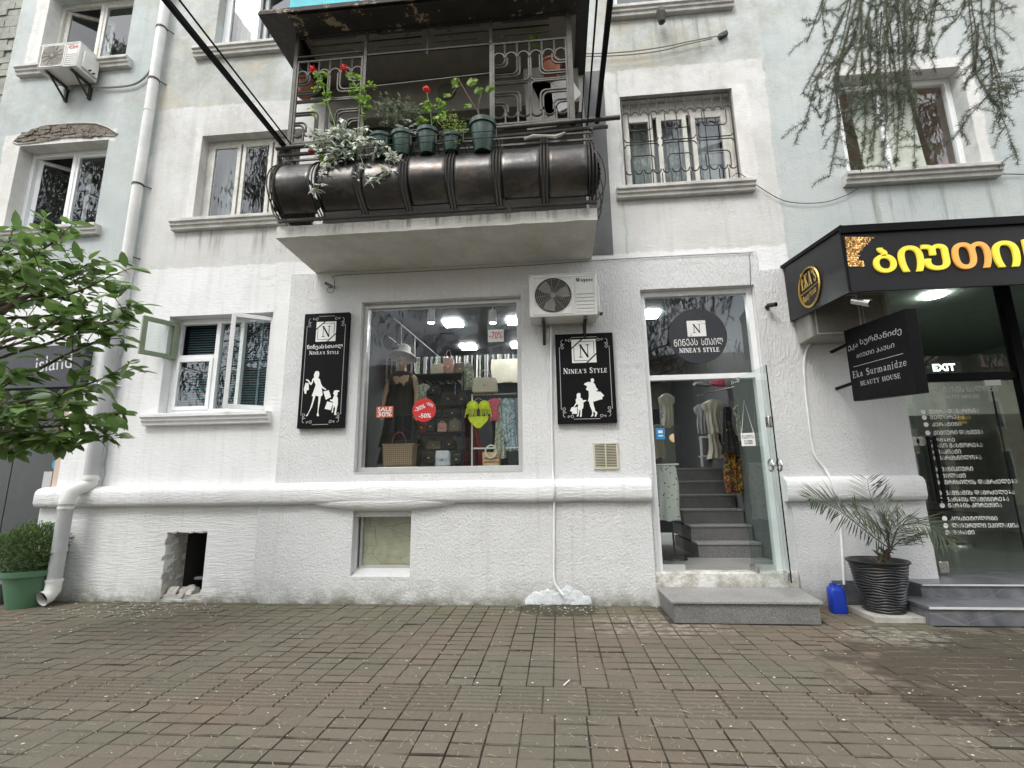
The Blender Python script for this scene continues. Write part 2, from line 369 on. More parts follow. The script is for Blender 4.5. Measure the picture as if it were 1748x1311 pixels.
    nm = t.bump(comb, .55, .012); nm = t.bump(t.noise(2.0, 5), .5, .03, nm)
    return t.fin(c, .82, nm, spec=.3)
def stucco(name, comb=False, base=WHITE, amp=.03):
    t = NT(name); x, y, z = t.sep()[:3]
    c = t.mix(t.ramp(t.noise(1.6, 6, .6), (.3, 0.), (.7, 1.)), tuple(k*.94 for k in base), base)
    # grime splashed up from the pavement, thinner with height
    low = t.math('SUBTRACT', 1, t.math('MULTIPLY', z, 3.2), clamp=True)
    g = t.ramp(t.noise(4.5, 7, .7), (.38, 0.), (.62, 1.))
    c = t.mix(t.math('MULTIPLY', t.math('MULTIPLY', low, g), .9), c, (.27, .26, .20))
    low2 = t.math('SUBTRACT', 1, t.math('MULTIPLY', z, 10), clamp=True)
    c = t.mix(t.math('MULTIPLY', low2, t.ramp(t.noise(7, 5), (.3, 0.), (.6, .8))), c, (.12, .12, .09))
    sp = t.ramp(t.noise(70 if not comb else 40, 4, .7), (.55, 0.), (.70, 1.))
    c = t.mix(t.math('MULTIPLY', sp, .28), c, (.42, .42, .41))
    st = t.ramp(t.noise(1., 6, .65, t.vec((11, 1, .5))), (.54, 0.), (.7, 1.))
    c = t.mix(t.math('MULTIPLY', st, .22), c, (.45, .44, .38))
    if comb: h = t.noise(26, 5, .7, t.vec((.3, 1, 1.8)))
    else:
        h = t.mix(t.ramp(t.math('MULTIPLY', z, .28), (.40, 0.), (.78, 1.)), t.noise(42, 4, .75), t.noise(30, 5, .7, t.vec((1.5, 1, .5))))
    nm = t.bump(h, 1., amp*(.5 if comb else 1)); nm = t.bump(t.noise(3.2, 4), .5, .03, nm)
    pit_shade = t.ramp(h, (.30, 1.), (.46, 0.)); c = t.mix(t.math('MULTIPLY', pit_shade, .22), c, (.5, .5, .49))  # shade of the pits painted into the colour to strengthen the relief
    return t.fin(c, .85, nm, spec=.3)
M = {}
M['facade'] = facade_material()
M['stucco'] = stucco('white_spatter_stucco')
M['comb'] = stucco('white_combed_stucco', True)
M['sill'] = mat('sill_plaster', (.58, .57, .54), .85, var=.15, vs=5, bump=.5, bs=40, dirt=.55)
M['sillw'] = mat('white_sill_plaster', (.78, .78, .78), .8, var=.06, vs=5, bump=.4, bs=40, dirt=.08)
M['upvc'] = mat('white_plastic_frame', (.80, .81, .82), .35, var=.04)
M['oldwood'] = mat('painted_old_wood', (.66, .65, .60), .6, var=.12, vs=14, bump=.3, bs=50, dirt=.35)
M['greenwood'] = mat('green_painted_wood', (.20, .25, .16), .5, var=.1)
M['alu'] = mat('grey_aluminium', (.50, .51, .50), .4, .35, var=.06, vs=9)
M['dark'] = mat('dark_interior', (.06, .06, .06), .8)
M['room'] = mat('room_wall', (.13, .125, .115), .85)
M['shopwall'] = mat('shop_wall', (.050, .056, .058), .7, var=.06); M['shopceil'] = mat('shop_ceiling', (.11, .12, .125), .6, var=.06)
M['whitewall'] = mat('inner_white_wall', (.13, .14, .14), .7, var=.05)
M['glass'] = glass('window_glass')
M['shopglass'] = glass('shop_glass', (.95, .97, .965), 1.42, .006)
M['doorglass'] = glass('door_glass', (.935, .97, .96), 1.65, .012)
M['salonglass'] = glass('salon_glass', (.90, .94, .92), 1.8, .006)
M['iron'] = mat('dark_iron', (.045, .042, .038), .5, .5, var=.25, vs=20, bump=.3, bs=90)
M['ironrust'] = mat('weathered_iron', (.075, .07, .062), .55, .4, var=.35, vs=8, bump=.3, bs=60)
M['black'] = mat('black_paint', (.005, .005, .006), .55, var=.2, spec=.12)
M['fascia'] = mat('black_composite_panel', (.014, .014, .016), .4, var=.15, vs=2, spec=.3)
M['white'] = mat('white_print', (.78, .78, .76), .5, var=.03)
M['lightgrey'] = mat('light_grey_print', (.5, .5, .5), .5, var=.03)
M['red'] = mat('red_print', (.55, .02, .025), .45, var=.05)
M['orange'] = mat('orange_print', (.50, .09, .04), .45, var=.05)
M['steel'] = mat('brushed_steel', (.55, .54, .52), .28, .9, var=.08)
M['acwhite'] = mat('ac_casing', (.66, .66, .63), .45, var=.05, vs=7, dirt=.12)
M['acdark'] = mat('ac_grille_dark', (.03, .03, .032), .6)
M['acgrey'] = mat('ac_grille_grey', (.26, .25, .22), .6)
M['pvc'] = mat('grey_drainpipe', (.40, .41, .42), .4, var=.08, vs=4, dirt=.15)
M['pvcw'] = mat('white_drainpipe', (.66, .66, .64), .45, var=.08, vs=4, dirt=.2)
M['cable'] = mat('black_cable', (.03, .03, .03), .6)
M['cablew'] = mat('white_cable', (.72, .72, .72), .6)
M['concrete'] = mat('concrete', (.40, .385, .35), .9, var=.2, vs=6, bump=.6, bs=30, dirt=.35)
def granite(name, a, b, sc=160, rough=.45):
    t = NT(name); c = t.mix(t.ramp(t.noise(sc, 2, .8), (.42, 0.), (.58, 1.)), a, b)
    c = t.mix(t.math('MULTIPLY', t.ramp(t.noise(2.5, 6), (.45, 0.), (.7, 1.)), .35), c, tuple(k*.55 for k in a))
    return t.fin(c, rough)
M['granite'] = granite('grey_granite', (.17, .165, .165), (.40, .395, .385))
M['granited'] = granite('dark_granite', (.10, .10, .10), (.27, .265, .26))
def marble(name):
    t = NT(name); n = t.noise(2.2, 8, .65, dist=1.2)
    c = t.mix(t.ramp(n, (.35, 0.), (.65, 1.)), (.085, .088, .10), (.18, .185, .20))
    v = t.ramp(t.voro(1.9, t.vec((1, 1.4, 2)), 'DISTANCE_TO_EDGE'), (0., 1.), (.02, 0.))
    return t.fin(t.mix(t.math('MULTIPLY', v, .35), c, (.32, .32, .33)), .3)
M['marble'] = marble('dark_grey_marble')
M['edge'] = mat('step_edge_white', (.62, .62, .62), .4, var=.05)

# ============================================================ wall with openings
def wall(name, mt, x0, x1, z0, z1, yf, yb, holes, parent, **k):
    xs = sorted(set([x0, x1]+[q for h in holes for q in h[:2] if x0 < q < x1])); zs = sorted(set([z0, z1]+[q for h in holes for q in h[2:] if z0 < q < z1]))
    def solid(i, j):
        if i < 0 or j < 0 or i >= len(xs)-1 or j >= len(zs)-1: return False
        cx = (xs[i]+xs[i+1])/2; cz = (zs[j]+zs[j+1])/2
        return not any(h[0] < cx < h[1] and h[2] < cz < h[3] for h in holes)
    mb = MB()
    for i in range(len(xs)-1):
        for j in range(len(zs)-1):
            if not solid(i, j): continue
            a, b, c, d = xs[i], xs[i+1], zs[j], zs[j+1]
            mb.add([(a,yf,c),(b,yf,c),(b,yf,d),(a,yf,d)], [(0,1,2,3)]); mb.add([(a,yb,c),(b,yb,c),(b,yb,d),(a,yb,d)], [(3,2,1,0)])
            if not solid(i-1, j): mb.add([(a,yf,c),(a,yf,d),(a,yb,d),(a,yb,c)], [(0,1,2,3)])
            if not solid(i+1, j): mb.add([(b,yf,c),(b,yb,c),(b,yb,d),(b,yf,d)], [(0,1,2,3)])
            if not solid(i, j-1): mb.add([(a,yf,c),(a,yb,c),(b,yb,c),(b,yf,c)], [(0,1,2,3)])
            if not solid(i, j+1): mb.add([(a,yf,d),(b,yf,d),(b,yb,d),(a,yb,d)], [(0,1,2,3)])
    return mb.build(name, mt, parent, smooth=False, fix=False, **k)

BLD = thing('apartment_building', 'weathered pale blue and white apartment building with shops on the ground floor', 'building', (0, 0, 0))
WIN = dict(A=(-8.25,-6.74,5.22,6.67), A2=(-8.25,-6.70,8.07,9.55), B=(-5.20,-3.62,5.20,6.60), B2=(-5.20,-3.62,8.13,9.6),
           D=(1.03,2.56,5.25,6.71), D2=(1.03,2.60,8.14,9.6), E=(3.89,5.52,5.24,6.77), Cw=(-5.35,-3.83,2.36,3.74))
SHOPW = (-2.56,-.42,1.545,3.80); DOOR = (1.13,2.535,.36,3.80); SALON = (4.10,8.6,.30,3.9)
BALD = (-2.55, -.1, 4.42, 6.65)
holes = list(WIN.values())+[SHOPW, DOOR, SALON, BALD, (-9.2,-6.66,.0,3.15)]
CELL = (-4.96,-4.42,.03,.83); CELW = (-2.52,-1.79,.31,1.07)
holes += [CELL, CELW]
wall('wall', M['facade'], -8.76, 9.5, -.3, 10.8, 0.0, .32, holes, BLD)
# neighbouring rough stone strip past the left corner
mb = MB()
for k in range(88):
    for j in range(5):
        z = 0+k*.122; x = -10.1+j*.262+(k % 2)*.12
        mb.box(x, x+.252, .02+.03*random.random(), .3, z, z+.112)
mb.box(-10.2, -8.77, .06, .32, -.2, 10.8)
mb.build('stone_strip', mat('rough_stone', (.30, .31, .27), .9, var=.3, vs=5, bump=.8, bs=25, dirt=.3), BLD, kind='stuff', smooth=False)
# proud spatter-stucco bay around the two shop fronts, with a hand-rounded edge
def grow(h, e): return (h[0]+e, h[1]-e, h[2]+e, h[3]-e)
wall('stucco_bay', M['stucco'], -3.59, 1.072, 1.0, 4.26, -.035, .005, [(SHOPW[0]-.004, SHOPW[1]+.004, SHOPW[2]-.004, SHOPW[3]+.004)], BLD)
wall('stucco_bay', M['stucco'], 1.072, 2.62, .36, 4.26, -.035, .005, [(DOOR[0]-.004, DOOR[1]+.004, .2, DOOR[3]+.004)], BLD)
wall('stucco_pier', M['stucco'], 2.62, 4.10, .0, 4.0, -.03, .005, [], BLD)
# plinth and rounded belt course
def belt(name, xa, xb, z0, z1, out, mt, seed, wob=.006):
    rows = []; n = max(6, int((xb-xa)/.05)); h = z1-z0
    prof = [(-.02, .03), (.0, .0), (.0, -.02), (.06, -.0), (.28, .0), (.42, .0)]
    pr = [(0.02, 0.0), (-out*.72, .0), (-out*.86, .03), (-out, .2), (-out, .62), (-out*.94, .78), (-out*.74, .9), (-out*.3, .98), (.02, 1.0)]
    for i in range(n+1):
        x = xa+(xb-xa)*i/n; r = []
        for j, (yy, t) in enumerate(pr):
            w1 = mnoise.noise((x*2.3+seed, j*.35, 0))*wob+mnoise.noise((x*9+seed, j*.9, 3))*wob*.45
            zz = z0+h*t+(mnoise.noise((x*1.7, seed, j*.1))*wob*.8 if 0 < j < 8 else 0)
            r.append((x, yy+(w1 if 0 < j < 8 else 0), zz))
        rows.append(r)
    b = MB().grid(rows)
    for e in (0, n): b.f.append(tuple(e*len(pr)+k for k in range(len(pr))))
    return b.build(name, mt, BLD, ang=50)
def plinth(name, xa, xb, z1, out, mt, hs, seed):
    """slab with holes and slightly irregular foot"""
    return wall(name, mt, xa, xb, -.25, z1, -out, .005, hs, BLD)
plinth('plinth', -6.79, -3.75, 1.16, .05, M['comb'], [CELL], 1)
plinth('plinth', -3.75, 1.075, 1.16, .085, M['stucco'], [CELW], 2)
plinth('plinth', 2.66, 4.10, 1.16, .07, M['stucco'], [], 3)
belt('belt_course', -6.80, -3.72, 1.155, 1.415, .15, M['comb'], 1.0)
belt('belt_course', -3.73, 1.085, 1.16, 1.43, .17, M['comb'], 5.0, .009)
belt('belt_course', 2.60, 4.085, 1.14, 1.42, .15, M['comb'], 9.0)
# belt sagging into the cellar window head
mb = MB(); rows = []
for i in range(31):
    x = -3.0+1.75*i/30; k = sin(pi*i/30)**.6
    rows.append([(x, -.06, 1.2), (x, -.14-.03*k, 1.19), (x, -.13-.035*k, 1.17-.06*k), (x, -.10, 1.15-.075*k), (x, -.05, 1.14-.072*k)])
mb.grid(rows).build('belt_patch', M['comb'], BLD, ang=60)
# lumpy render blob where the AC drain meets the wall
mb = MB()
for (x, z, r) in ((-.28,.05,.11), (-.16,.08,.11), (-.05,.05,.10), (.06,.10,.11), (.17,.06,.11), (.27,.04,.08), (-.36,.03,.07)):
    prof = []
    o = len(mb.v)
    for i in range(8):
        for k in range(16):
            t = 2*pi*k/16; rr = r*sin(pi/2*(i+1)/8)*(1+.28*mnoise.noise((x*9+cos(t)*2, z*9, sin(t)*2+i*.3)))
            mb.v.append(Vector((x+rr*cos(t), -.072-.022*cos(pi/2*(i+1)/8)**.5+.008*mnoise.noise((x*20+cos(t)*3, i*.8, sin(t)*3)), max(.012, z+rr*sin(t)*1.1))))
    for i in range(7):
        for k in range(16):
            a = o+i*16+k; b = o+i*16+(k+1) % 16; mb.f.append((a, b, b+16, a+16))
    mb.f.append(tuple(o+k for k in range(16)))
mb.build('render_lump', mat('fresh_white_render', (.66, .70, .72), .85, var=.12, bump=1, bs=30, dirt=.3), BLD, ang=80)
# threshold under the shop door
mb = MB().box(1.06, 2.64, -.07, .42, -.2, .362)
th = NT('worn_white_threshold'); z = th.sep()[2]
c = th.mix(th.ramp(th.noise(5, 8, .75), (.4, 0.), (.62, 1.)), (.36, .34, .29), (.74, .73, .70))
M['thresh'] = th.fin(c, .85, th.bump(th.noise(30, 5, .7), .8, .02), spec=.3)
mb.build('threshold', M['thresh'], BLD, bevel=.012)
MB().box(1.075, 1.13, -.11, -.05, .0, .25).build('broken_plaster', M['concrete'], BLD, bevel=.01)
# exposed rubble above the left window where the render has fallen off
poly = [(22,243),(34,232),(60,220),(80,214),(110,212),(140,210),(165,211),(185,218),(200,228),(195,232),(170,231),(150,229),(100,236),(60,243),(30,246)]
cx_, cy_ = 112, 228
mb = MB(); mb.prism([P3(a, b, -.004) for a, b in poly], (0, .004, 0))
for i in range(70):
    a = random.uniform(34, 192); tpar = (a-22)/178; top = 243-31*sin(pi*min(1, max(0, tpar)))**.7; bot = 244-15*tpar+2
    if bot-top < 5: continue
    p = P3(a, random.uniform(top+2, bot-2), -.004); sx = random.uniform(.03, .09)
    mb.obox(p, (sx, 0, sx*.2*random.uniform(-1, 1)), (0, .016*random.random()+.004, 0), (0, 0, random.uniform(.015, .03)))
mb.build('exposed_rubble', mat('brown_rubble', (.17, .145, .12), .95, var=.4, vs=14, bump=.9, bs=40), BLD, smooth=False)
rim = [P3(a, b, -.008) for a, b in poly]+[P3(22,243,-.008)]
MB().tube(rim, .012, 5).build('render_edge', M['sill'], BLD)

# ============================================================ windows
def sill(x0, x1, z, win, mt, out=.13, h=.15):
    mb = MB(); pr = [(.0, 0), (-out*.55, 0), (-out*.6, h*.3), (-out*.78, h*.36), (-out*.8, h*.62), (-out, h*.68), (-out, h), (.06, h*1.08), (.06, 0)]
    pts = [Vector((x0, y, z+q)) for y, q in pr]
    mb.prism(pts, (x1-x0, 0, 0)); return mb.build('sill', mt, win, smooth=False, bevel=.006)
def frame_rect(mb, x0, x1, z0, z1, y0, y1, w):
    mb.box(x0, x0+w, y0, y1, z0, z1); mb.box(x1-w, x1, y0, y1, z0, z1)
    mb.box(x0+w, x1-w, y0+.001, y1-.001, z1-w, z1); mb.box(x0+w, x1-w, y0+.001, y1-.001, z0, z0+w)
def hinged(mb, fn, hinge, ang):             # rotate what fn adds about a vertical hinge
    o = len(mb.v); fn(mb); R_ = Matrix.Rotation(ang, 3, 'Z'); h = Vector(hinge)
    for i in range(o, len(mb.v)):
        q = mb.v[i]-h; mb.v[i] = h+R_@q
def room(x0, x1, z0, z1, d, mt, y=.33):
    mb = MB(); a, b, c, e = x0-.25, x1+.25, z0-.3, z1+.15
    mb.add([(a,y,c),(b,y,c),(b,y,e),(a,y,e),(a,y+d,c),(b,y+d,c),(b,y+d,e),(a,y+d,e)], [(4,5,6,7),(0,4,7,3),(1,2,6,5),(0,1,5,4),(3,7,6,2)])
    return mb.build('room', mt, BLD, smooth=False)
def curtain(x0, x1, z0, z1, y, win, mt, amp=.02, f=9, skew=0):
    rows = []
    for i in range(9):
        t = i/8; z = z1+(z0-z1)*t
        rows.append([(x0+(x1-x0)*k/40+skew*t, y+amp*sin(f*2*pi*k/40+.6*sin(3*t))*(.5+.5*t)*1.2, z) for k in range(41)])
    return MB().grid(rows).build('curtain', mt, win, ang=80)
M['curtain'] = mat('pale_curtain', (.55, .54, .52), .9, var=.06)
M['curtain2'] = mat('grey_net_curtain', (.30, .31, .32), .9, var=.1)
def win_frame(box, rec, cols, fm, w=.06, label=None):
    """outer frame, mullions at the fractions in cols"""
    x0, x1, z0, z1 = box; mb = MB(); frame_rect(mb, x0+.003, x1-.003, z0+.003, z1-.003, rec, rec+.07, w)
    for c in cols:
        xm = x0+(x1-x0)*c; mb.box(xm-.032, xm+.032, rec+.002, rec+.068, z0+w, z1-w)
    return mb.build('window', fm, BLD, label=label, smooth=False, bevel=.004)
def pane(win, x0, x1, z0, z1, y, g='glass'):
    return MB().box(x0, x1, y, y+.006, z0, z1).build('pane', M[g], win, smooth=False)
def sash(win, x0, x1, z0, z1, y, fm, w=.05, hinge=None, ang=0, g='glass', d=.045):
    mb = MB(); pb = MB()
    def f(m_): frame_rect(m_, x0, x1, z0, z1, y, y+d, w)
    def p(m_): m_.box(x0+w-.004, x1-w+.004, y+d*.4, y+d*.4+.006, z0+w-.004, z1-w+.004)
    if hinge is None: f(mb); p(pb)
    else: hinged(mb, f, hinge, ang); hinged(pb, p, hinge, ang)
    mb.build('sash', fm, win, smooth=False, bevel=.003); pb.build('pane', M[g], win, smooth=False)

# A: left window, left sash swung inward
b = WIN['A']; w_ = win_frame(b, .20, [.5], M['upvc'], .065, 'white two-light window with its left sash open inward')
xm = (b[0]+b[1])/2
sash(w_, xm+.03, b[1]-.065, b[2]+.065, b[3]-.065, .215, M['upvc'], .045)
sash(w_, b[0]+.065, xm-.03, b[2]+.065, b[3]-.065, .24, M['upvc'], .055, (b[0]+.065, .27, 0), radians(42))
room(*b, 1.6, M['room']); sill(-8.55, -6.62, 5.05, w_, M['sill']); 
# A2: above it
b = WIN['A2']; w_ = win_frame(b, .20, [.5], M['oldwood'], .065, 'old painted window with its left casement ajar')
xm = (b[0]+b[1])/2
sash(w_, xm+.03, b[1]-.065, b[2]+.065, b[3]-.065, .215, M['oldwood'], .05)
sash(w_, b[0]+.065, xm-.03, b[2]+.065, b[3]-.065, .24, M['oldwood'], .055, (b[0]+.065, .27, 0), radians(24))
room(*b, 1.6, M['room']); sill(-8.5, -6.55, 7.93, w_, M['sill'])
# B: three old casements
b = WIN['B']; w_ = win_frame(b, .15, [], M['oldwood'], .07, 'old three-light window of peeling cream wood')
for i in range(3):
    xa = b[0]+.07+i*.50; sash(w_, xa, xa+.47, b[2]+.07, b[3]-.07, .145, M['oldwood'], .055)
MB().prism([(b[0]+.74+.07*cos(t*pi/7), .26, b[2]+.06+.17*sin(t*pi/7)) for t in range(8)], (0, .03, 0)).build('paddle', M['curtain'], w_)
room(*b, 1.5, M['room']); sill(-5.46, -3.4, 5.03, w_, M['sill']); curtain(b[0]+.05, b[0]+.45, b[2], b[3], .42, w_, M['curtain2'], .02, 4); curtain(b[0]+1.05, b[1], b[2], b[3], .42, w_, M['curtain'], .02, 4)
b = WIN['B2']; w_ = win_frame(b, .15, [.36], M['upvc'], .06, 'upper white window with tilted sash beside the awning')
sash(w_, b[0]+.06, b[0]+.54, b[2]+.06, b[3]-.06, .16, M['upvc'], .05); sash(w_, b[0]+.6, b[1]-.06, b[2]+.06, b[3]-.06, .10, M['upvc'], .06, (b[1]-.06, .12, 0), radians(-10))
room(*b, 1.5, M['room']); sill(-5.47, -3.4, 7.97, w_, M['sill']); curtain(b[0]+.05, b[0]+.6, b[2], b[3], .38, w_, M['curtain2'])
# D: barred window
b = WIN['D']; w_ = win_frame(b, .17, [], M['oldwood'], .075, 'old wooden window behind a dark iron security grille')
for xa, xb in ((.07,.46), (.52,.93), (.99,1.46)):
    sash(w_, b[0]+xa, b[0]+xb, b[2]+.07, b[3]-.24, .165, M['oldwood'], .06)
MB().box(b[0]+.075, b[1]-.075, .175, .225, b[3]-.235, b[3]-.075).build('head_board', M['oldwood'], w_)
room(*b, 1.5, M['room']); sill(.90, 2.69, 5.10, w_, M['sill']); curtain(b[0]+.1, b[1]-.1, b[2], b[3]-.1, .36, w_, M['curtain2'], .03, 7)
# grille: 13 verticals and a scroll lattice
gy = .03; x0, x1, z0, z1 = b[0]+.015, b[1]-.015, b[2]+.01, b[3]-.02
def arc(cx, cz, rx, rz, a0, a1, y, n=8): return [Vector((cx+rx*cos(radians(a0+(a1-a0)*i/n)), y, cz+rz*sin(radians(a0+(a1-a0)*i/n)))) for i in range(n+1)]
gr = MB(); frame_rect(gr, x0, x1, z0, z1, gy, gy+.02, .016)
gr.build('security_grille', M['iron'], w_)
bars = MB(); n = 12; dx = (x1-x0)/n
for i in range(1, n):
    x = x0+dx*i
    if i % 3 == 0: bars.tube([(x, gy+.01, z0), (x, gy+.01, z1)], .008, 5)
    else:
        bars.tube([(x, gy+.01, z1), (x, gy+.01, z1-.25)], .008, 5); bars.tube([(x, gy+.01, z0), (x, gy+.01, z0+.25)], .008, 5)
for i in range(n):
    bars.tube(arc(x0+dx*(i+.5), z1-.28, dx/2-.012, .06, 0, 180, gy+.005), .009, 5)
    bars.tube(arc(x0+dx*(i+.5), z0+.30, dx/2-.012, .06, 180, 360, gy+.005), .009, 5)
for c in range(4):
    xc = x0+(x1-x0)*(c/3); zc = (z0+z1)/2
    for s in (-1, 1):
        if (c == 0 and s < 0) or (c == 3 and s > 0): continue
        xe = xc+s*(x1-x0)/6
        for q in (-1, 1):
            bars.tube([(xe, gy, zc+q*.02), (xc+s*.07, gy, zc+q*.02)]+arc(xc+s*.07, zc+q*.07, .05, .05, 90 if q < 0 else 270, (180 if s > 0 else 0) if q < 0 else (180 if s > 0 else 360), gy, 5), .008, 5)
            bars.tube([(xe, gy, zc+q*.20), (xc+s*.14, gy, zc+q*.20)]+arc(xc+s*.14, zc+q*.26, .05, .06, 90 if q < 0 else 270, (180 if s > 0 else 0) if q < 0 else (180 if s > 0 else 360), gy, 5)+[(xc+s*.09, gy, zc+q*.44)], .008, 5)
bars.build('grille_scrolls', M['iron'], w_)
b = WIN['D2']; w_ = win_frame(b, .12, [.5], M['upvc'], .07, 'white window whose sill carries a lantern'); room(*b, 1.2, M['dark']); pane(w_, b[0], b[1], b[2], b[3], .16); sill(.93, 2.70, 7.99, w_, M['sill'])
# E: right window behind the cedar twigs
b = WIN['E']; w_ = win_frame(b, .20, [.42], M['upvc'], .075, 'white window behind hanging cedar twigs, left sash tilted open')
xm = b[0]+(b[1]-b[0])*.42
pane(w_, xm, b[1]-.07, b[2]+.07, b[3]-.07, .235); sash(w_, b[0]+.07, xm-.02, b[2]+.07, b[3]-.07, .14, M['upvc'], .06)
room(*b, .9, mat('beige_room', (.70, .55, .46), .9)); sill(3.80, 5.66, 5.09, w_, M['sill'], .15)
curtain(xm-.3, xm+.50, b[2], b[3], .36, w_, mat('cream_curtain', (.78, .74, .68), .9), .025, 6, .1)
sp = MB().tube([(b[1]-.29, .17, b[2]), (b[1]-.29, .17, b[2]+.13), (b[1]-.29, .17, b[2]+.17)], [.035, .035, .012], 10)
spo = tag(sp.build('spray_bottle', mat('clear_plastic', (.7, .7, .68), .3)), 'small white spray bottle on the right end of the upper window sill', 'spray bottle')
MB().box(b[1]-.34, b[1]-.25, .155, .185, b[2]+.17, b[2]+.20).build('trigger', M['red'], spo, bevel=.005)
# C: ground-floor window with louvred shutters inside
b = WIN['Cw']; w_ = win_frame(b, .15, [.42], M['upvc'], .075, 'white ground floor window with blue blinds and open casements')
xm = b[0]+(b[1]-b[0])*.42
sash(w_, b[0]+.07, xm-.03, b[2]+.07, b[2]+.80, .135, M['upvc'], .05)
MB().box(b[0]+.075, xm-.032, .152, .2, b[2]+.80, b[2]+.85).build('transom', M['upvc'], w_)
pane(w_, xm+.03, b[1]-.55, b[2]+.08, b[3]-.08, .19)
MB().box(b[1]-.55, b[1]-.5, .151, .219, b[2]+.07, b[3]-.07).build('mullion', M['upvc'], w_)
# green ventlight swung outward on its left hinge, casement swung outward on the right
sash(w_, b[0]+.055, b[0]+.50, b[3]-.60, b[3]-.07, .10, M['greenwood'], .06, (b[0]+.055, .12, 0), radians(-118))
sash(w_, b[1]-.55, b[1]-.02, b[2]+.03, b[3]-.05, .09, M['upvc'], .055, (b[1]-.01, .10, 0), radians(32))
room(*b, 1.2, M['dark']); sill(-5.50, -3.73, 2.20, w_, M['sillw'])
M['blind'] = mat('blue_slats', (.10, .17, .20), .4, var=.06)
mb = MB(); z = b[2]+.08; nsl = 0
slm = None
while z < b[3]-.06:
    o = None
    if slm is None:
        o = MB().obox((0, 0, 0), ((b[1]-b[0])/2-.09, 0, 0), (0, .018, .012), (0, 0, .0015)).build('slat', M['blind'], w_, off=Vector((0,0,0))); slm = o
    else: o = slm.copy(); C.objects.link(o); o.parent = w_
    o.location = ((b[0]+b[1])/2, .30, z); z += .036
mb = MB()
for xx in (.62, 1.20): mb.box(b[0]+xx, b[0]+xx+.03, .268, .276, b[2]+.06, b[3]-.06)
mb.build('ladder_tape', M['blind'], w_)

# cellar openings
mb = MB(); x0, x1, z0, z1 = CELL
mb.add([(x0-.02,.31,z0-.1),(x1+.02,.31,z0-.1),(x1+.02,.31,z1+.02),(x0-.02,.31,z1+.02),(x0-.02,1.4,z0-.1),(x1+.02,1.4,z0-.1),(x1+.02,1.4,z1+.02),(x0-.02,1.4,z1+.02)], [(4,5,6,7),(0,4,7,3),(1,2,6,5),(0,1,5,4),(3,7,6,2)])
mb.build('cellar_void', M['dark'], BLD, smooth=False)
mb = MB()
for i in range(38):
    mb.obox((random.uniform(x0+.02, x1-.02), random.uniform(-.03, .28), random.uniform(.0, .13)), (random.uniform(.02,.06), random.uniform(-.02,.02), 0), (0, random.uniform(.02,.05), random.uniform(-.02,.02)), (0, .01, random.uniform(.015,.04)))
mb.box(x0, x1, -.02, .3, -.1, .08)
for k in range(60):
    z = .02+random.random()*.8; mb.obox((x0, random.uniform(-.04, .28), z), (.012*random.random()+.003, 0, .004), (0, .03+.03*random.random(), .01), (0, .01*random.random(), .02+.02*random.random()))
for k in range(26): mb.obox((x0+.02+random.random()*.5, random.uniform(-.045, .2), z1), (.03, 0, .004), (0, .03, 0), (.002, 0, .004+.01*random.random()))
mb.build('crumbling_masonry', mat('rubble_mortar', (.50, .48, .44), .95, var=.3, vs=9, bump=.9, bs=35, dirt=.3), BLD, kind='stuff', smooth=False)
tag(MB().box(x1-.24, x1-.01, .12, .20, .23, .262).build('loose_board', M['whitewall'], bevel=.006), 'short pale board lying inside the open cellar hole', 'board')
x0, x1, z0, z1 = CELW
mb = MB(); frame_rect(mb, x0+.03, x1-.003, z0+.07, z1-.003, .10, .15, .03)
wc = mb.build('window', M['alu'], BLD, label='low cellar window blocked with crumpled beige sheeting', smooth=False)
rows = []
for i in range(25):
    rows.append([(x0+.05+(x1-x0-.06)*k/24, .135+.012*mnoise.noise((k*.33, i*.29, 2))+.006*mnoise.noise((k*.9, i*.9, 7)), z0+.09+(z1-z0-.1)*i/24) for k in range(25)])
tt = NT('stained_beige_sheet'); st = tt.ramp(tt.voro(2.6, tt.vec((1, 1, 2.2)), 'DISTANCE_TO_EDGE'), (0., 1.), (.010, 0.))
cc = tt.mix(tt.ramp(tt.noise(3, 6, .6), (.3, 0.), (.7, 1.)), (.40, .35, .24), (.55, .50, .38)); cc = tt.mix(tt.math('MULTIPLY', st, .8), cc, (.12, .07, .04))
MB().grid(rows).build('sheeting', tt.fin(cc, .7, tt.bump(tt.noise(9, 3), .3, .02)), wc, ang=70)
pane(wc, x0+.06, x1-.033, z0+.10, z1-.033, .112)
mb = MB(); mb.add([(x0+.004,-.088,z0),(x1-.004,-.088,z0),(x1-.004,.12,z0+.075),(x0+.004,.12,z0+.075),(x0+.004,-.088,z0-.03),(x1-.004,-.088,z0-.03),(x1-.004,.12,z0-.03),(x0+.004,.12,z0-.03)], [(0,1,2,3),(4,5,1,0),(5,6,2,1),(7,4,0,3),(6,7,3,2)])
mb.build('sill', M['stucco'], wc, smooth=False)
MB().box(x0, x1, .2, .3, z0, z1).build('backing', M['dark'], wc)
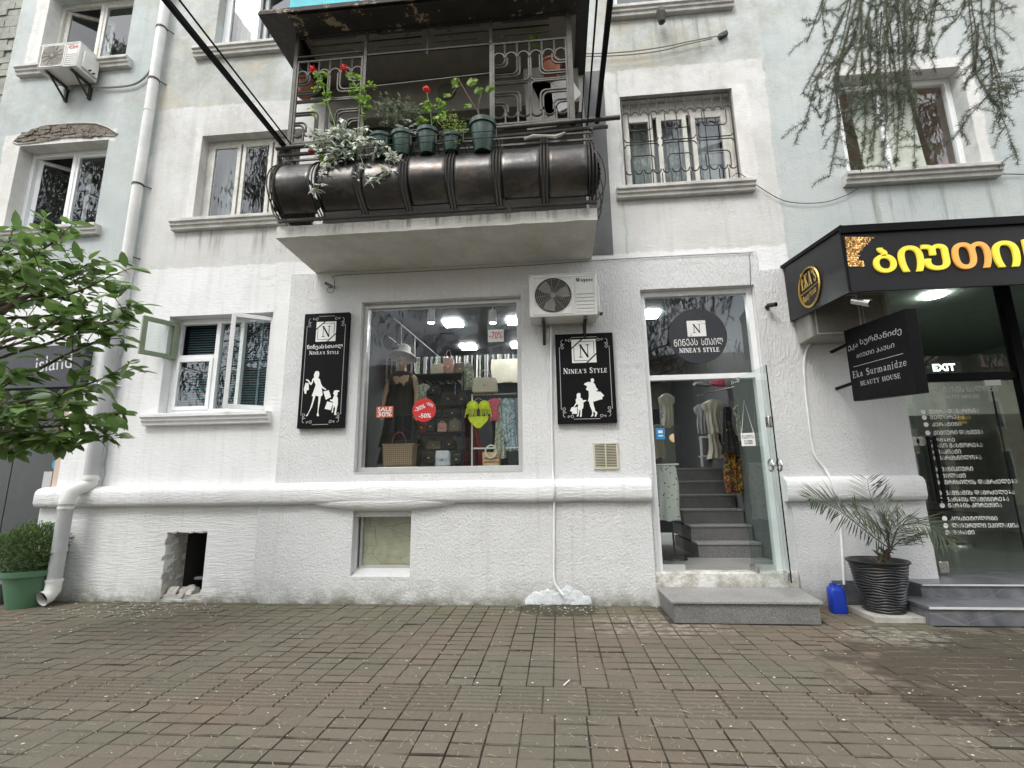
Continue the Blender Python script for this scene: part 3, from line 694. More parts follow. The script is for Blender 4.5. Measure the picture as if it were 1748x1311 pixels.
# ============================================================ shop fronts: glazing of the middle shop
x0, x1, z0, z1 = SHOPW
mb = MB(); frame_rect(mb, x0+.003, x1-.003, z0+.003, z1-.003, .05, .12, .055)
SW = mb.build('shop_window', M['alu'], BLD, label='large display window of the middle shop in a grey metal frame', smooth=False, bevel=.003)
pane(SW, x0+.05, x1-.05, z0+.05, z1-.05, .08, 'shopglass')
MB().box(x0+.004, x1-.004, -.036, .05, z0-.03, z0-.001).build('sill', M['alu'], SW, bevel=.003)
x0, x1, z0, z1 = DOOR
mb = MB(); mb.box(x0+.003, x0+.06, .05, .13, z0+.002, z1-.003); mb.box(x1-.07, x1-.003, .05, .13, z0+.002, z1-.003); mb.box(x0+.06, x1-.07, .051, .129, z1-.07, z1-.003); mb.box(x0+.06, x1-.07, .052, .128, 2.625, 2.69)
DF = mb.build('door_frame', M['upvc'], BLD, label='tall pale door frame with transom light over the shop entrance', smooth=False, bevel=.003)
pane(DF, x0+.06, x1-.07, 2.69, z1-.07, .088, 'doorglass')
pane(DF, x0+.06, 1.445, z0+.06, 2.625, .088, 'doorglass'); pane(DF, 2.20, x1-.07, z0+.06, 2.625, .088, 'doorglass')
for xa_, xb_ in ((x0+.06, 1.45), (2.18, x1-.07)): MB().box(xa_, xb_, .07, .11, z0+.004, z0+.065).build('glass_shoe', M['alu'], DF, smooth=False)
# open glass leaf
LF = thing('glass_door', 'frameless glass shop door standing wide open toward the street', 'door', (2.195, .06, .372))
ux = (Vector((2.285, -.72, 0))-Vector((2.195, .06, 0))); Lw = ux.length; ux.normalize(); nx = Vector((-ux.y, ux.x, 0))
o0 = Vector((2.195, .06, .372)); hh = 2.235
MB().obox(o0+ux*Lw/2+Vector((0,0,hh/2)), ux*Lw/2, nx*.005, (0,0,hh/2)).build('pane', M['doorglass'], LF, smooth=False)
mb = MB(); e = o0+ux*(Lw+.002); mb.bar(e, e+Vector((0,0,hh)), .012, .004); mb.build('edge_seal', M['black'], LF)
def patch(a, z, w, h, name):
    p = o0+ux*a+Vector((0,0,z)); return MB().obox(p, ux*w/2, nx*.016, (0,0,h/2)).build(name, M['steel'], LF, bevel=.004)
patch(.06, .03, .16, .07, 'hinge'); patch(.06, hh-.03, .16, .07, 'hinge'); patch(Lw-.07, .05, .08, .09, 'lock')
p = o0+ux*(Lw-.06)+Vector((0,0,1.62)); MB().obox(p, ux*.035, nx*.03, (0,0,.06)).build('lock', M['steel'], LF, bevel=.01)
p = o0+ux*(Lw-.05)+Vector((0,0,1.16)); mb = MB()
for s in (-1, 1):
    q = p+nx*s*.045; mb.tube([p, q], .012, 8)
    mb.tube([q+ux*(.045*cos(t*pi/8))+Vector((0,0,.06*sin(t*pi/8))) for t in range(17)], .011, 8)
mb.build('handle', M['steel'], LF)
# small things stuck on / hung from the glass
def sticker(name, px0, py0, px1, py1, Y, mt, label, cat='sticker'):
    a = P3(px0, py1, Y); b = P3(px1, py1, Y); c = P3(px0, py0, Y); w_ = b.x-a.x; h_ = c.z-a.z
    o = tag(MB().box(a.x, a.x+w_, Y-.0015, Y, a.z, a.z+h_).build(name, mt, smooth=False), label, cat)
    return o, a.x, a.z, w_, h_
def onface(o, body, x, z, w_, h_, Y, mt, r, bold=0, ser=False, tilt=0, **k):
    """r = (left, bottom, right, top) as fractions"""
    a = Vector((x+w_*r[0], Y, z+h_*r[1])); ex = Vector((w_*(r[2]-r[0]), 0, 0)); ez = Vector((0, 0, h_*(r[3]-r[1])))
    if tilt:
        R_ = Matrix.Rotation(radians(-tilt), 3, 'Y'); ex = R_@ex; ez = R_@ez
    f = serif if ser else text
    return f(body, a, a+ex, a+ez, mt, o, **({'bold': bold} if not ser else {}), **k)
Y = .075
o, x, z, w_, h_ = sticker('discount_card', 833, 563, 860, 584, Y, M['white'], 'white card with a red minus 70 percent at the upper right of the display window', 'sign')
onface(o, '-70%', x, z, w_, h_, Y-.003, M['red'], (.08, .25, .92, .8), .0)
o, x, z, w_, h_ = sticker('sale_sticker', 642, 694, 671, 713, Y, M['orange'], 'orange red rectangular sale 30 percent sticker at the left of the display window', 'sticker')
onface(o, 'SALE', x, z, w_, h_, Y-.003, M['white'], (.08, .55, .92, .92), .015); onface(o, '30%', x, z, w_, h_, Y-.003, M['white'], (.08, .08, .92, .5), .015)
c_ = P3(724, 700, Y); r_ = (P3(744, 700, Y).x-P3(704, 700, Y).x)/2
o = tag(MB().prism([(c_.x+r_*cos(t*pi/16), Y, c_.z+r_*sin(t*pi/16)) for t in range(32)], (0, -.0015, 0)).build('discount_sticker', M['red'], smooth=False), 'round red discount sticker on the display window', 'sticker')
onface(o, '-30%', c_.x-r_, c_.z-r_, 2*r_, 2*r_, Y-.004, M['white'], (.12, .42, .60, .60), .02, tilt=22); onface(o, '-20%', c_.x-r_, c_.z-r_, 2*r_, 2*r_, Y-.004, M['white'], (.56, .76, .9, .88), .02, tilt=-28); onface(o, '-50%', c_.x-r_, c_.z-r_, 2*r_, 2*r_, Y-.004, M['white'], (.28, .17, .80, .36), .02)
# round decal on the transom light
Y = .083
c_ = P3(1191, 573, Y); r_ = (P3(1241, 573, Y).x-P3(1141, 573, Y).x)/2
DEC = tag(MB().prism([(c_.x+r_*cos(t*pi/32), Y, c_.z+r_*sin(t*pi/32)) for t in range(64)], (0, -.0015, 0)).build('round_shop_sign', mat('charcoal_vinyl', (.022, .026, .032), .45), smooth=False), 'round black shop logo on the glass above the shop door', 'sign')
def emblem(parent, a, ex, ez, n, inset=True):
    """light square with a serif N; a lower left corner, ex/ez full edges, n outward"""
    MB().prism([a+n*.001, a+ex+n*.001, a+ex+ez+n*.001, a+ez+n*.001], n*.0012).build('emblem', M['white'], parent, smooth=False)
    if inset:
        mb = MB(); b0 = n*.0034
        def ln(p, q, w_):
            d = (q-p); d.normalize(); e = d.cross(n).normalized()*w_/2; mb.add([p-e+b0, q-e+b0, q+e+b0, p+e+b0], [(0,1,2,3)])
        f = .09; P_ = lambda u, v: a+ex*u+ez*v
        s_ = ex.length*.022
        ln(P_(.34, 1-f), P_(1-f, 1-f), s_); ln(P_(1-f, 1-f), P_(1-f, .36), s_); ln(P_(f, f), P_(.64, f), s_); ln(P_(f, f), P_(f, .66), s_)
        ln(P_(-.01, .62), P_(.44, 1.01), s_*2.4); ln(P_(.60, -.01), P_(1.01, .38), s_*2.4)
        mb.build('emblem_border', M['black'], parent, smooth=False, fix=False)
    serif('N', a+ex*.3+ez*.24, a+ex*.72+ez*.24, a+ex*.3+ez*.76, M['black'], parent, 'emblem_letter', lift=.0036, heavy=.85)
a = P3(1174, 575, Y-.002); ex = Vector((P3(1206, 575, Y).x-a.x, 0, 0)); ez = Vector((0, 0, P3(1173, 548, Y).z-a.z)); n_ = Vector((0, -1, 0))
emblem(DEC, a, ex, ez, n_, False)
mb = MB()
for k in range(60):
    u, v = random.random(), random.random()
    if not (u+v > 1.52 or u+v < .42): continue
    p = a+ex*u+ez*v+n_*.0036; r = .006; t = random.random()*6; mb.add([p+Vector((r*cos(t+q), -.00001*k, r*sin(t+q)))*random.uniform(.5, 1.3) for q in (0, 1.6, 3.1, 4.7)], [(0,1,2,3)])
mb.build('emblem_flourish', M['black'], DEC, smooth=False, fix=False)
def ptext(fn, body, pa, pb, pc, Y, mt, parent, **k):
    """text between pixel corners on the plane Y"""
    return fn(body, P3(*pa, Y), P3(*pb, Y), P3(*pc, Y), mt, parent, **k)
GE_N = 'ნინეას სთაილ'
ptext(text, caps('ნინეას'), (1151, 592), (1191.5, 589), (1150, 580), Y-.004, M['white'], DEC); ptext(text, caps('სთაილ'), (1198, 589.5), (1234.5, 588), (1197, 578), Y-.004, M['white'], DEC)
ptext(serif, "NINEA'S STYLE", (1160, 602), (1228, 600), (1159.5, 595), Y-.004, M['white'], DEC, heavy=1.3)

# ---- black wall signs with silhouettes
def z4(p): return (500+p[0]/5.96, 520+p[1]/5.96)
def z5(p): return (940+p[0]/7.715, 560+p[1]/7.715)
def wall_sign(cs, label):
    Y = -.10; P = [P3(*c, Y) for c in cs]       # TL TR BR BL -> upright rectangle
    x0 = (P[0].x+P[3].x)/2; x1 = (P[1].x+P[2].x)/2; z1 = (P[0].z+P[1].z)/2; z0 = (P[2].z+P[3].z)/2
    r = thing('wall_sign', label, 'sign', ((x0+x1)/2, -.036, z0))
    MB().box(x0, x1, Y, -.038, z0, z1).build('board', M['black'], r, bevel=.003)
    mb = MB(); w_ = x1-x0; yy = Y-.0015; q = .10*w_
    def ln(a, b): mb.tube([(a[0], yy, a[1]), (b[0], yy, b[1])], .0035, 4)
    m_ = .055*w_+.01
    ln((x0+m_, z0+.17), (x0+m_, z1-.17)); ln((x1-m_, z0+.17), (x1-m_, z1-.17)); ln((x0+.20, z1-m_), (x1-.20, z1-m_)); ln((x0+.20, z0+m_), (x1-.20, z0+m_))
    for sx in (0, 1):
        for sz in (0, 1):
            ox = x0+m_ if sx == 0 else x1-m_; oz = z0+m_ if sz == 0 else z1-m_; dx = 1 if sx == 0 else -1; dz = 1 if sz == 0 else -1
            for (cx, cz, rr, t0, t1) in ((.035, .13, .020, -3, 3.3), (.13, .035, .020, -1.5, 4.8), (.05, .05, .035, 1.2, 4.6), (.09, .03, .014, 0, 5), (.03, .09, .014, 0, 5)):
                mb.tube([(ox+dx*(cx+rr*(1-.35*i/12)*cos(t0+(t1-t0)*i/12)), yy, oz+dz*(cz+rr*(1-.35*i/12)*sin(t0+(t1-t0)*i/12))) for i in range(13)], .0035, 4, caps=False)
    mb.build('scroll_border', M['lightgrey'], r)
    return r, x0, x1, z0, z1, Y
WM1 = [(245,675),(262,680),(270,700),(266,725),(258,745),(275,760),(285,800),(300,830),(335,858),(340,868),(325,868),(292,845),(298,880),(303,920),(285,935),(275,1000),(262,1060),(258,1100),(265,1125),(260,1137),(245,1132),(243,1120),(252,1090),(255,1030),(262,935),(230,925),(215,975),(195,1040),(165,1095),(150,1130),(140,1137),(130,1132),(150,1110),(175,1060),(195,990),(207,935),(192,930),(210,880),(225,840),(232,815),(218,785),(212,765),(200,800),(185,820),(170,810),(155,780),(130,768),(140,758),(160,765),(180,795),(190,790),(200,755),(215,745),(215,710),(228,682)]
BG1 = [(130,795),(160,800),(163,865),(140,875),(135,910),(120,905),(110,860)]; BG2 = [(310,885),(365,870),(388,940),(335,968)]; BG3 = [(350,985),(408,1000),(385,1073),(322,1060)]
CH1 = [(420,875),(440,872),(470,872),(472,885),(455,890),(455,915),(445,930),(458,950),(458,1010),(448,1050),(440,1100),(440,1120),(425,1125),(420,1110),(430,1060),(425,1030),(410,1060),(408,1095),(395,1100),(395,1090),(405,1040),(408,990),(378,980),(380,965),(405,965),(412,940),(422,925),(410,905)]
WM2 = [(545,660),(570,672),(572,700),(560,715),(585,745),(600,785),(625,810),(610,825),(598,820),(602,835),(655,838),(705,890),(675,915),(685,935),(640,945),(575,968),(560,960),(565,1010),(580,1060),(585,1090),(610,1105),(615,1120),(600,1160),(590,1170),(578,1160),(590,1130),(572,1100),(558,1110),(565,1145),(545,1168),(530,1165),(548,1130),(545,1090),(520,1030),(505,965),(490,965),(503,900),(500,830),(465,810),(480,765),(438,745),(450,725),(500,708),(520,715),(530,700),(525,675)]
CH2 = [(365,855),(390,860),(395,890),(390,915),(410,925),(425,950),(465,948),(470,957),(430,980),(432,1030),(425,1062),(413,1065),(410,1120),(408,1160),(398,1172),(385,1165),(392,1120),(390,1075),(380,1075),(372,1130),(365,1165),(345,1165),(342,1155),(358,1130),(360,1065),(352,1060),(362,1010),(345,1000),(310,1045),(348,1040),(350,1130),(280,1130),(283,1105),(255,1090),(275,1045),(300,1040),(335,980),(328,945),(345,920),(340,890),(347,865)]
r, x0, x1, z0, z1, Y = wall_sign([(520, 537), (596, 532), (586.5, 729), (507, 732)], 'tall black sign of a woman and child with shopping bags, left of the display window')
for nm, pl in (('woman_silhouette', WM1), ('shopping_bag_print', BG1), ('shopping_bag_print', BG2), ('shopping_bag_print', BG3), ('child_silhouette', CH1)):
    MB().prism([P3(*z4(p), Y-.001) for p in pl], (0, -.0015, 0)).build(nm, M['white'], r, smooth=False)
a = P3(*z4((230, 378)), Y); ex = Vector((P3(*z4((432, 372)), Y).x-a.x, 0, 0)); ez = Vector((0, 0, P3(*z4((238, 178)), Y).z-a.z))
emblem(r, a, ex, ez, n_)
ptext(text, 'ნინეას', z4((142, 466)), z4((314, 458)), z4((145, 412)), Y-.002, M['white'], r, bold=.015); ptext(text, 'სთაილ', z4((324, 458)), z4((502, 446)), z4((330, 404)), Y-.002, M['white'], r, bold=.015)
ptext(serif, "NINEA'S STYLE", z4((166, 508)), z4((468, 500)), z4((168, 474)), Y-.002, M['white'], r, small=True, heavy=1.1)
r, x0, x1, z0, z1, Y = wall_sign([(946.5, 571.5), (1044, 567), (1055, 720), (953, 724)], 'squarer black sign of a child and woman in windblown dress, right of the display window')
for nm, pl in (('woman_silhouette', WM2), ('child_silhouette', CH2)):
    MB().prism([P3(*z5(p), Y-.001) for p in pl], (0, -.0015, 0)).build(nm, M['white'], r, smooth=False)
a = P3(*z5((283, 462)), Y); ex = Vector((P3(*z5((605, 450)), Y).x-a.x, 0, 0)); ez = Vector((0, 0, P3(*z5((275, 155)), Y).z-a.z))
emblem(r, a, ex, ez, n_)
ptext(serif, "NINEA'S STYLE", z5((168, 602)), z5((742, 582)), z5((168, 534)), Y-.002, M['white'], r, small=True)

M['acshade'] = mat('shade_toned_ac_casing', (.33, .32, .29), .6, var=.15, dirt=.5)  # canopy shade put into the casing colour, with some dirt mottling
# ---- air conditioner outdoor units
def ac_unit(x0, z0, w, h, yb, d, label, brand=None, dark=False, legs=True):
    r = thing('air_conditioner', label, 'air conditioner', (x0+w/2, yb, z0)); yf = yb-d
    cm = M['acwhite'] if legs else M['acshade']
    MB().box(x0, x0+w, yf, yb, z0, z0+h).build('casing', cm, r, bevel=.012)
    MB().box(x0-.004, x0+w+.004, yf-.004, yb+.004, z0+h-.012, z0+h+.006).build('lid', M['acwhite'], r, bevel=.003)
    cx, cz, R_ = x0+w*.355, z0+h*.5, h*.41
    mb = MB(); frame_rect(mb, x0+w*.06, x0+w*.65, z0+h*.05, z0+h*.95, yf-.008, yf, .018); mb.build('grille_frame', M['acwhite'], r, bevel=.003)
    mb = MB()
    if dark: mb.box(x0+w*.02, x0+w*.62, yf-.006, yf-.0005, z0+h*.04, z0+h*.93)
    mb.prism([(cx+R_*cos(t*pi/20), yf-.003, cz+R_*sin(t*pi/20)) for t in range(40)], (0, .002, 0))
    mb.build('fan_opening', M['acgrey'] if dark else M['acdark'], r, smooth=False)
    mb = MB()
    for k in range(5 if dark else 9):
        rr = R_*(.16+.84*k/(4 if dark else 8)); mb.tube([(cx+rr*cos(t*pi/16), yf-.010, cz+rr*sin(t*pi/16)) for t in range(33)], .0022, 4, caps=False)
    for k in range(12):
        t = k*pi/6+.1; mb.tube([(cx+R_*.14*cos(t), yf-.011, cz+R_*.14*sin(t)), (cx+R_*cos(t), yf-.011, cz+R_*sin(t))], .0028, 4)
    mb.prism([(cx+R_*.15*cos(t*pi/8), yf-.014, cz+R_*.15*sin(t*pi/8)) for t in range(16)], (0, .004, 0))
    mb.build('fan_guard', M['acgrey'], r)
    if not dark:
        mb = MB()
        for k in range(3):
            t0 = k*2*pi/3; pl = [(cx+R_*q*.95*cos(t0+s_), yf-.0045, cz+R_*q*.95*sin(t0+s_)) for q, s_ in ((.15,0),(.6,-.25),(.98,-.1),(.98,.55),(.6,.75),(.15,.7))]
            mb.prism(pl, (0, .001, 0))
        mb.build('fan_blades', M['acgrey'], r, smooth=False)
    mb = MB(); frame_rect(mb, x0+w*.685, x0+w*.965, z0+h*.08, z0+h*.94, yf-.006, yf, .008); mb.build('service_panel', M['acwhite'], r, bevel=.003)
    mb = MB()
    for k in range(5): mb.box(x0+w*.70, x0+w*.95, yf-.003, yf, z0+h*(.16+.085*k), z0+h*(.16+.085*k)+.006)
    mb.build('louvre', M['acgrey'], r, smooth=False)
    mb = MB().box(x0+w, x0+w+.035, yf+.06, yb-.03, z0+h*.1, z0+h*.75); mb.build('valve_cover', M['acwhite'], r, bevel=.01)
    mb = MB()
    for k in range(2): mb.tube([(x0+w+.03, yf+.16+.06*k, z0+h*.14), (x0+w+.075, yf+.16+.06*k, z0+h*.14)], .012, 6)
    mb.build('valve', M['iron'], r)
    for fx in ((.2, .82) if legs else ()):
        mb = MB(); xx = x0+w*fx; mb.box(xx-.018, xx+.018, yf+.02, 0.0-.036 if yb > -.2 else yb+.08, z0-.034, z0-.004); mb.box(xx-.018, xx+.018, -.045, -.002, z0-.26, z0-.034)
        mb.bar((xx, -.03, z0-.24), (xx, yf+.1, z0-.03), .022); mb.build('bracket', M['iron'], r, smooth=False)
    if brand: serif(brand, (x0+w*.70, yf-.002, z0+h*.80), (x0+w*.95, yf-.002, z0+h*.80), (x0+w*.70, yf-.002, z0+h*.88), M['black'], r, lift=.002, heavy=1.5)
    return r
ac_unit(-.285, 3.37, .83, .545, -.07, .32, 'grey-white air conditioner with round black fan under the balcony, above a black sign', 'Wagner')
ACL = ac_unit(-7.72, 7.66, .66, .43, -.05, .34, 'boxy air conditioner with flat grille high on the blue wall at the top left', dark=True)
text('CH', (-7.24, -.394, 7.98), (-7.10, -.394, 7.98), (-7.24, -.394, 8.035), M['red'], ACL, bold=.03)
ac_unit(2.97, 2.99, .85, .52, -.06, .34, 'dusty air conditioner tucked beneath the black shop canopy at the right', dark=True, legs=False)  # dark casing tone is canopy shade put into the colour, with some dirt mottling

# ============================================================ shop interior
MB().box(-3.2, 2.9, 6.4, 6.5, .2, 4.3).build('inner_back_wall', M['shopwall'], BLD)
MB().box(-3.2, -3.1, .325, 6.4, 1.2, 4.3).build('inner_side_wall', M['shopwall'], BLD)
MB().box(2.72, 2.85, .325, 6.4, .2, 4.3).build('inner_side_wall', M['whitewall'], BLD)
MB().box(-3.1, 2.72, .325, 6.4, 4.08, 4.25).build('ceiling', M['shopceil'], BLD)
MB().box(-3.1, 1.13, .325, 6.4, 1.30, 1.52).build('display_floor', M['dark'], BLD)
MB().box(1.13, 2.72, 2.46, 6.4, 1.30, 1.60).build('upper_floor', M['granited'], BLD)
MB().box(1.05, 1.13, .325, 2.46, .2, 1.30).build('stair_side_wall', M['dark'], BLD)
ST = thing('staircase', 'grey granite staircase climbing inside the open shop door', 'stairs', (2.2, 1.0, .362))
MB().box(1.13, 2.72, .12, 1.06, .2, .368).build('landing', M['granite'], ST)
zz = [.368, .560, .768, .975, 1.181, 1.391, 1.60]; lx = [P3(1193,940,1.05).x, P3(1180,905,1.33).x, P3(1167,875,1.61).x, P3(1158,850,1.89).x, P3(1158,825,2.17).x, 1.9]
for k in range(6):
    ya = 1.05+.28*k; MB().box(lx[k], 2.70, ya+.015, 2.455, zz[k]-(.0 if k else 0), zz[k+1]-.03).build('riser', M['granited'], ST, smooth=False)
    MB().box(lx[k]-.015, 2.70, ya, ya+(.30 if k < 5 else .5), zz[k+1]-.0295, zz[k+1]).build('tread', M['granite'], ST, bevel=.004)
M['led'] = lamp('led_panel_light', (1, 1, 1), 26.0)
first = None
for (px, py, s) in ((773,553,.0),(799,593,0),(820,620,0),(881,549,0),(886,590,0),(1109,538,0)):
    p = PZ(px, py, 4.06)
    if first is None:
        first = thing('ceiling_light', 'x', 'ceiling light', (0,0,0)); MB().box(-.15, .15, -.17, .17, -.012, .0).build('panel', M['led'], first, bevel=.02); mb = MB(); frame_rect(mb, -.17, .17, -.05, .0, -.2, .2, .02)
        o = first
    else: o = dup(first, (0,0,0), 'x')
    o.location = (p.x, p.y, 4.065)
    o['group'] = 'square ceiling lights in the middle shop'
LBL = ['lit square ceiling light nearest the glass in the middle of the display window', 'second lit ceiling light of the left row, further in', 'lit ceiling light deepest in the shop, just above the striped rail', 'lit ceiling light at the upper right corner of the display window', 'lit ceiling light at the right edge of the display window, under another', 'lit ceiling light seen at the left edge of the glass over the shop door']
for o_, l_ in zip([o for o in C.objects if o.name.startswith('ceiling_light')], LBL): o_['label'] = l_
for px, lab in ((736, 'left white ceiling spotlight inside the display window'), (841, 'right white ceiling spotlight inside the display window')):
    p = P3(px, 541, .55); r = thing('spotlight', lab, 'spotlight', (p.x, p.y, 4.07), 'ceiling spotlights in the display window')
    MB().tube([(p.x, p.y, 4.075), (p.x, p.y, p.z+.06)], .012, 6).build('stem', M['white'], r)
    MB().lathe([(.045, .1), (.055, .02), (.06, -.08), (.05, -.09)], p, 16).build('lamp_head', M['white'], r)
    MB().lathe([(.045, -.0915), (.0, -.0915)], p, 16).build('bulb', lamp('spot_bulb', (1, .97, .9), 7), r)

# ---- garments
def cloth(parent_name, label, mt, c, w, h, prof, depth=.05, folds=5, amp=.012, mat2=None, group=None, cat='garment', build=True, rod=None):
    """hanging garment: prof = [(t 0..1 down, half width fraction)]"""
    c = Vector(c); rows_f = []; rows_b = []; n = 14
    def hw(t):
        for i in range(len(prof)-1):
            if prof[i][0] <= t <= prof[i+1][0]:
                f = (t-prof[i][0])/max(1e-6, prof[i+1][0]-prof[i][0]); return prof[i][1]*(1-f)+prof[i+1][1]*f
        return prof[-1][1]
    ph = random.random()*6
    m_ = 18
    for i in range(m_+1):
        t = i/m_; hw_ = hw(t)*w/2; rf = []; rb = []
        for k in range(n+1):
            u = -1+2*k/n; th_ = depth*.5*sqrt(max(0, 1-u*u))*(.5+.5*t)+.003
            wv = amp*sin(u*folds*2+ph+t*1.5)*t
            rf.append(c+Vector((u*hw_+amp*.5*sin(t*7+ph), -th_+wv, -h*t+.01*sin(u*5+ph)*t))); rb.append(c+Vector((u*hw_+amp*.5*sin(t*7+ph), th_+wv, -h*t)))
        rows_f.append(rf); rows_b.append(rb[::-1])
    rows = [f+b+[f[0]] for f, b in zip(rows_f, rows_b)]
    return tag(MB().grid(rows).build(parent_name, mt, ang=75), label, cat, group)
SHIRT = [(0,.25),(.03,.5),(.12,1.),(.32,.95),(.34,.62),(.6,.62),(1,.68)]; DRESS = [(0,.3),(.05,.45),(.3,.42),(.45,.5),(1,1.)]; SLEEVELESS = [(0,.5),(.1,.62),(.35,.6),(1,1.)]
def pattern(name, a, b, sc, thr=.5, c3=None, kind='noise'):
    t = NT(name)
    if kind == 'dots':
        v = t.voro(sc, t.vec((1, 0.3, 1))); f = t.ramp(v, (thr-.02, 1.), (thr+.02, 0.))
    elif kind == 'check':
        n = t.node('ShaderNodeTexChecker'); n.inputs['Scale'].default_value = sc; rot = t.node('ShaderNodeMapping'); rot.inputs['Rotation'].default_value = (0, radians(45), 0); t.link(t.pos, rot.inputs[0]); t.link(rot.outputs[0], n.inputs[0]); f = n.outputs['Fac']
    else: f = t.ramp(t.noise(sc, 3, .6, dist=1.5), (thr-.03, 0.), (thr+.03, 1.))
    c = t.mix(f, a, b)
    if c3: c = t.mix(t.ramp(t.noise(sc*.6, 3, .6, t.vec(loc=(4,4,4)), 1.2), (.55, 0.), (.6, 1.)), c, c3)
    return t.fin(c, .8)
M['polka'] = pattern('polka_dot_cloth', (.62, .63, .60), (.04, .04, .04), 19, .20, kind='dots')
M['fire'] = pattern('yellow_orange_black_print', (.42, .27, .03), (.03, .025, .02), 16, .47, (.34, .06, .02))
M['blueprint'] = pattern('pale_blue_print_cloth', (.62, .66, .66), (.16, .33, .42), 22, .5)
M['greenprint'] = pattern('sage_floral_cloth', (.55, .58, .48), (.22, .26, .18), 25, .5)
M['yellow'] = mat('neon_yellow_cloth', (.75, .85, .05), .7, var=.15, vs=25); M['pink'] = mat('coral_pink_cloth', (.72, .15, .22), .7, var=.15, vs=25)
M['cream'] = mat('cream_leather', (.66, .60, .48), .45, var=.06); M['creamcloth'] = mat('cream_cloth', (.55, .52, .42), .85, var=.1); M['blush'] = mat('blush_leather', (.58, .33, .30), .45, var=.06)
M['blackleather'] = mat('black_leather', (.02, .02, .022), .35, var=.2); M['taupe'] = mat('taupe_leather', (.20, .17, .13), .5, var=.1); M['whiteleather'] = mat('white_quilted_leather', (.72, .76, .80), .35, var=.05, bump=.5, bs=30)
M['straw'] = mat('woven_straw', (.55, .42, .25), .8, var=.2, vs=30, bump=.8, bs=80); M['blackcloth'] = mat('black_cloth', (.015, .015, .015), .85); M['gold'] = mat('gold_metal', (.75, .50, .13), .3, .9, var=.1)
M['brownmono'] = pattern('brown_checked_canvas', (.26, .19, .12), (.14, .09, .05), 52, kind='check'); M['redleather'] = mat('dark_red_leather', (.22, .03, .03), .4)

# ---- handbags: body, flap, handle, clasp
def bag(px, py0, py1, wpx, Y, mt, label, handle=.6, flap=False, hm=None, taper=.12, clasp=True, depth=.10, group=None, name='handbag', arch=None):
    a = P3(px-wpx/2, py1, Y); b = P3(px+wpx/2, py1, Y); top = P3(px, py0, Y); x0, x1, z0, z1 = a.x, b.x, a.z, top.z; w = x1-x0; h = z1-z0
    r = thing(name, label, 'bag', ((x0+x1)/2, Y, z0), group); d = depth/2
    poly = [(x0+w*.03, z0), (x1-w*.03, z0), (x1, z0+h*.12), (x1-w*taper*.5, z1-h*.1), (x1-w*taper, z1), (x0+w*taper, z1), (x0+w*taper*.5, z1-h*.1), (x0, z0+h*.12)]
    mb = MB().prism([(p, Y-d, q) for p, q in poly], (0, depth, 0)); mb.build('body', mt, r, bevel=min(.02, h*.08), smooth=True)
    if flap: MB().prism([(x0+w*taper*.8, Y-d-.012, z1+.003), (x1-w*taper*.8, Y-d-.012, z1+.003), (x1-w*.1, Y-d-.012, z0+h*.55), ((x0+x1)/2, Y-d-.012, z0+h*.36), (x0+w*.1, Y-d-.012, z0+h*.55)], (0, .01, 0)).build('flap', mt, r, bevel=.004)
    if clasp: MB().box((x0+x1)/2-.014, (x0+x1)/2+.014, Y-d-.022, Y-d-.002, z0+h*.42, z0+h*.42+.022).build('clasp', M['gold'], r, bevel=.004)
    if handle:
        H2 = h*handle; W2 = w*.24
        mb = MB(); mb.tube([((x0+x1)/2-W2*cos(t*pi/12), Y-d*.5, z1-.01+H2*sin(t*pi/12)) for t in range(13)], max(.007, w*.018), 6); mb.build('handle', hm or mt, r)
    return r
bag(682, 758, 797, 50, .45, M['brownmono'], 'big brown checked tote on the white plinth in the display window', .55, hm=M['redleather'], taper=-.06, depth=.22, clasp=False)
bag(756, 770, 797, 27, .75, M['whiteleather'], 'white quilted handbag at the bottom of the display window', 0, True)
bag(733, 773, 791, 22, .72, M['blackleather'], 'black flap handbag left of the white quilted bag', 0, True)
bag(780, 775, 794, 18, .78, M['blackleather'], 'upright small black handbag right of the white quilted bag', .6)
bag(741, 752, 768, 27, 1.1, M['taupe'], 'taupe handbag on the middle low shelf above the white quilted bag', .3)
bag(755.5, 723, 738, 16, .95, M['blush'], 'small pink handbag in the row beside the red sticker', .35, True)
bag(776, 718, 738, 20, 1.0, M['taupe'], 'dark taupe handbag right of the small pink one', .3)
bag(736, 719, 738, 17, 1.0, M['blackleather'], 'black ring-handled handbag left of the small pink one', .3)
bag(721, 722, 739, 14, 1.0, M['redleather'], 'dark red handbag half hidden by the round sticker', .2)
bag(766, 672, 692, 27, 1.1, M['blackleather'], 'black handbag with pale clasp on the upper shelf', .0, True)
bag(741, 660, 676, 24, 1.1, M['blackleather'], 'black flap bag under the white handbag, left on the upper shelf', 0, True)
bag(747, 622, 640, 22, 1.05, M['cream'], 'white handbag with looped handle on top of the shelves', .5)
bag(766, 612, 640, 19, 1.15, M['blush'], 'tall blush pink bag with arched handle on top of the shelves', .55)
bag(786, 620, 641, 18, 1.2, M['taupe'], 'grey bag with tall dark handles on top of the shelves', .7, hm=M['blackleather'])
bag(828, 645, 671, 44, .8, M['cream'], 'large cream handbag above the yellow bikini', .55)
bag(839, 772, 797, 29, .6, M['straw'], 'striped straw basket with ring handle at the lower right of the window', .0, name='basket', clasp=False, taper=-.02)
BK = [o for o in C.objects if o.name == 'basket'][0]
p = P3(838, 771, .53); MB().tube([(p.x+.075*cos(t*pi/10), p.y, p.z+.085*sin(t*pi/10)) for t in range(21)], .012, 6).build('ring_handle', M['cream'], BK)
a = P3(825, 780, .545); b = P3(853, 780, .545); mb = MB()
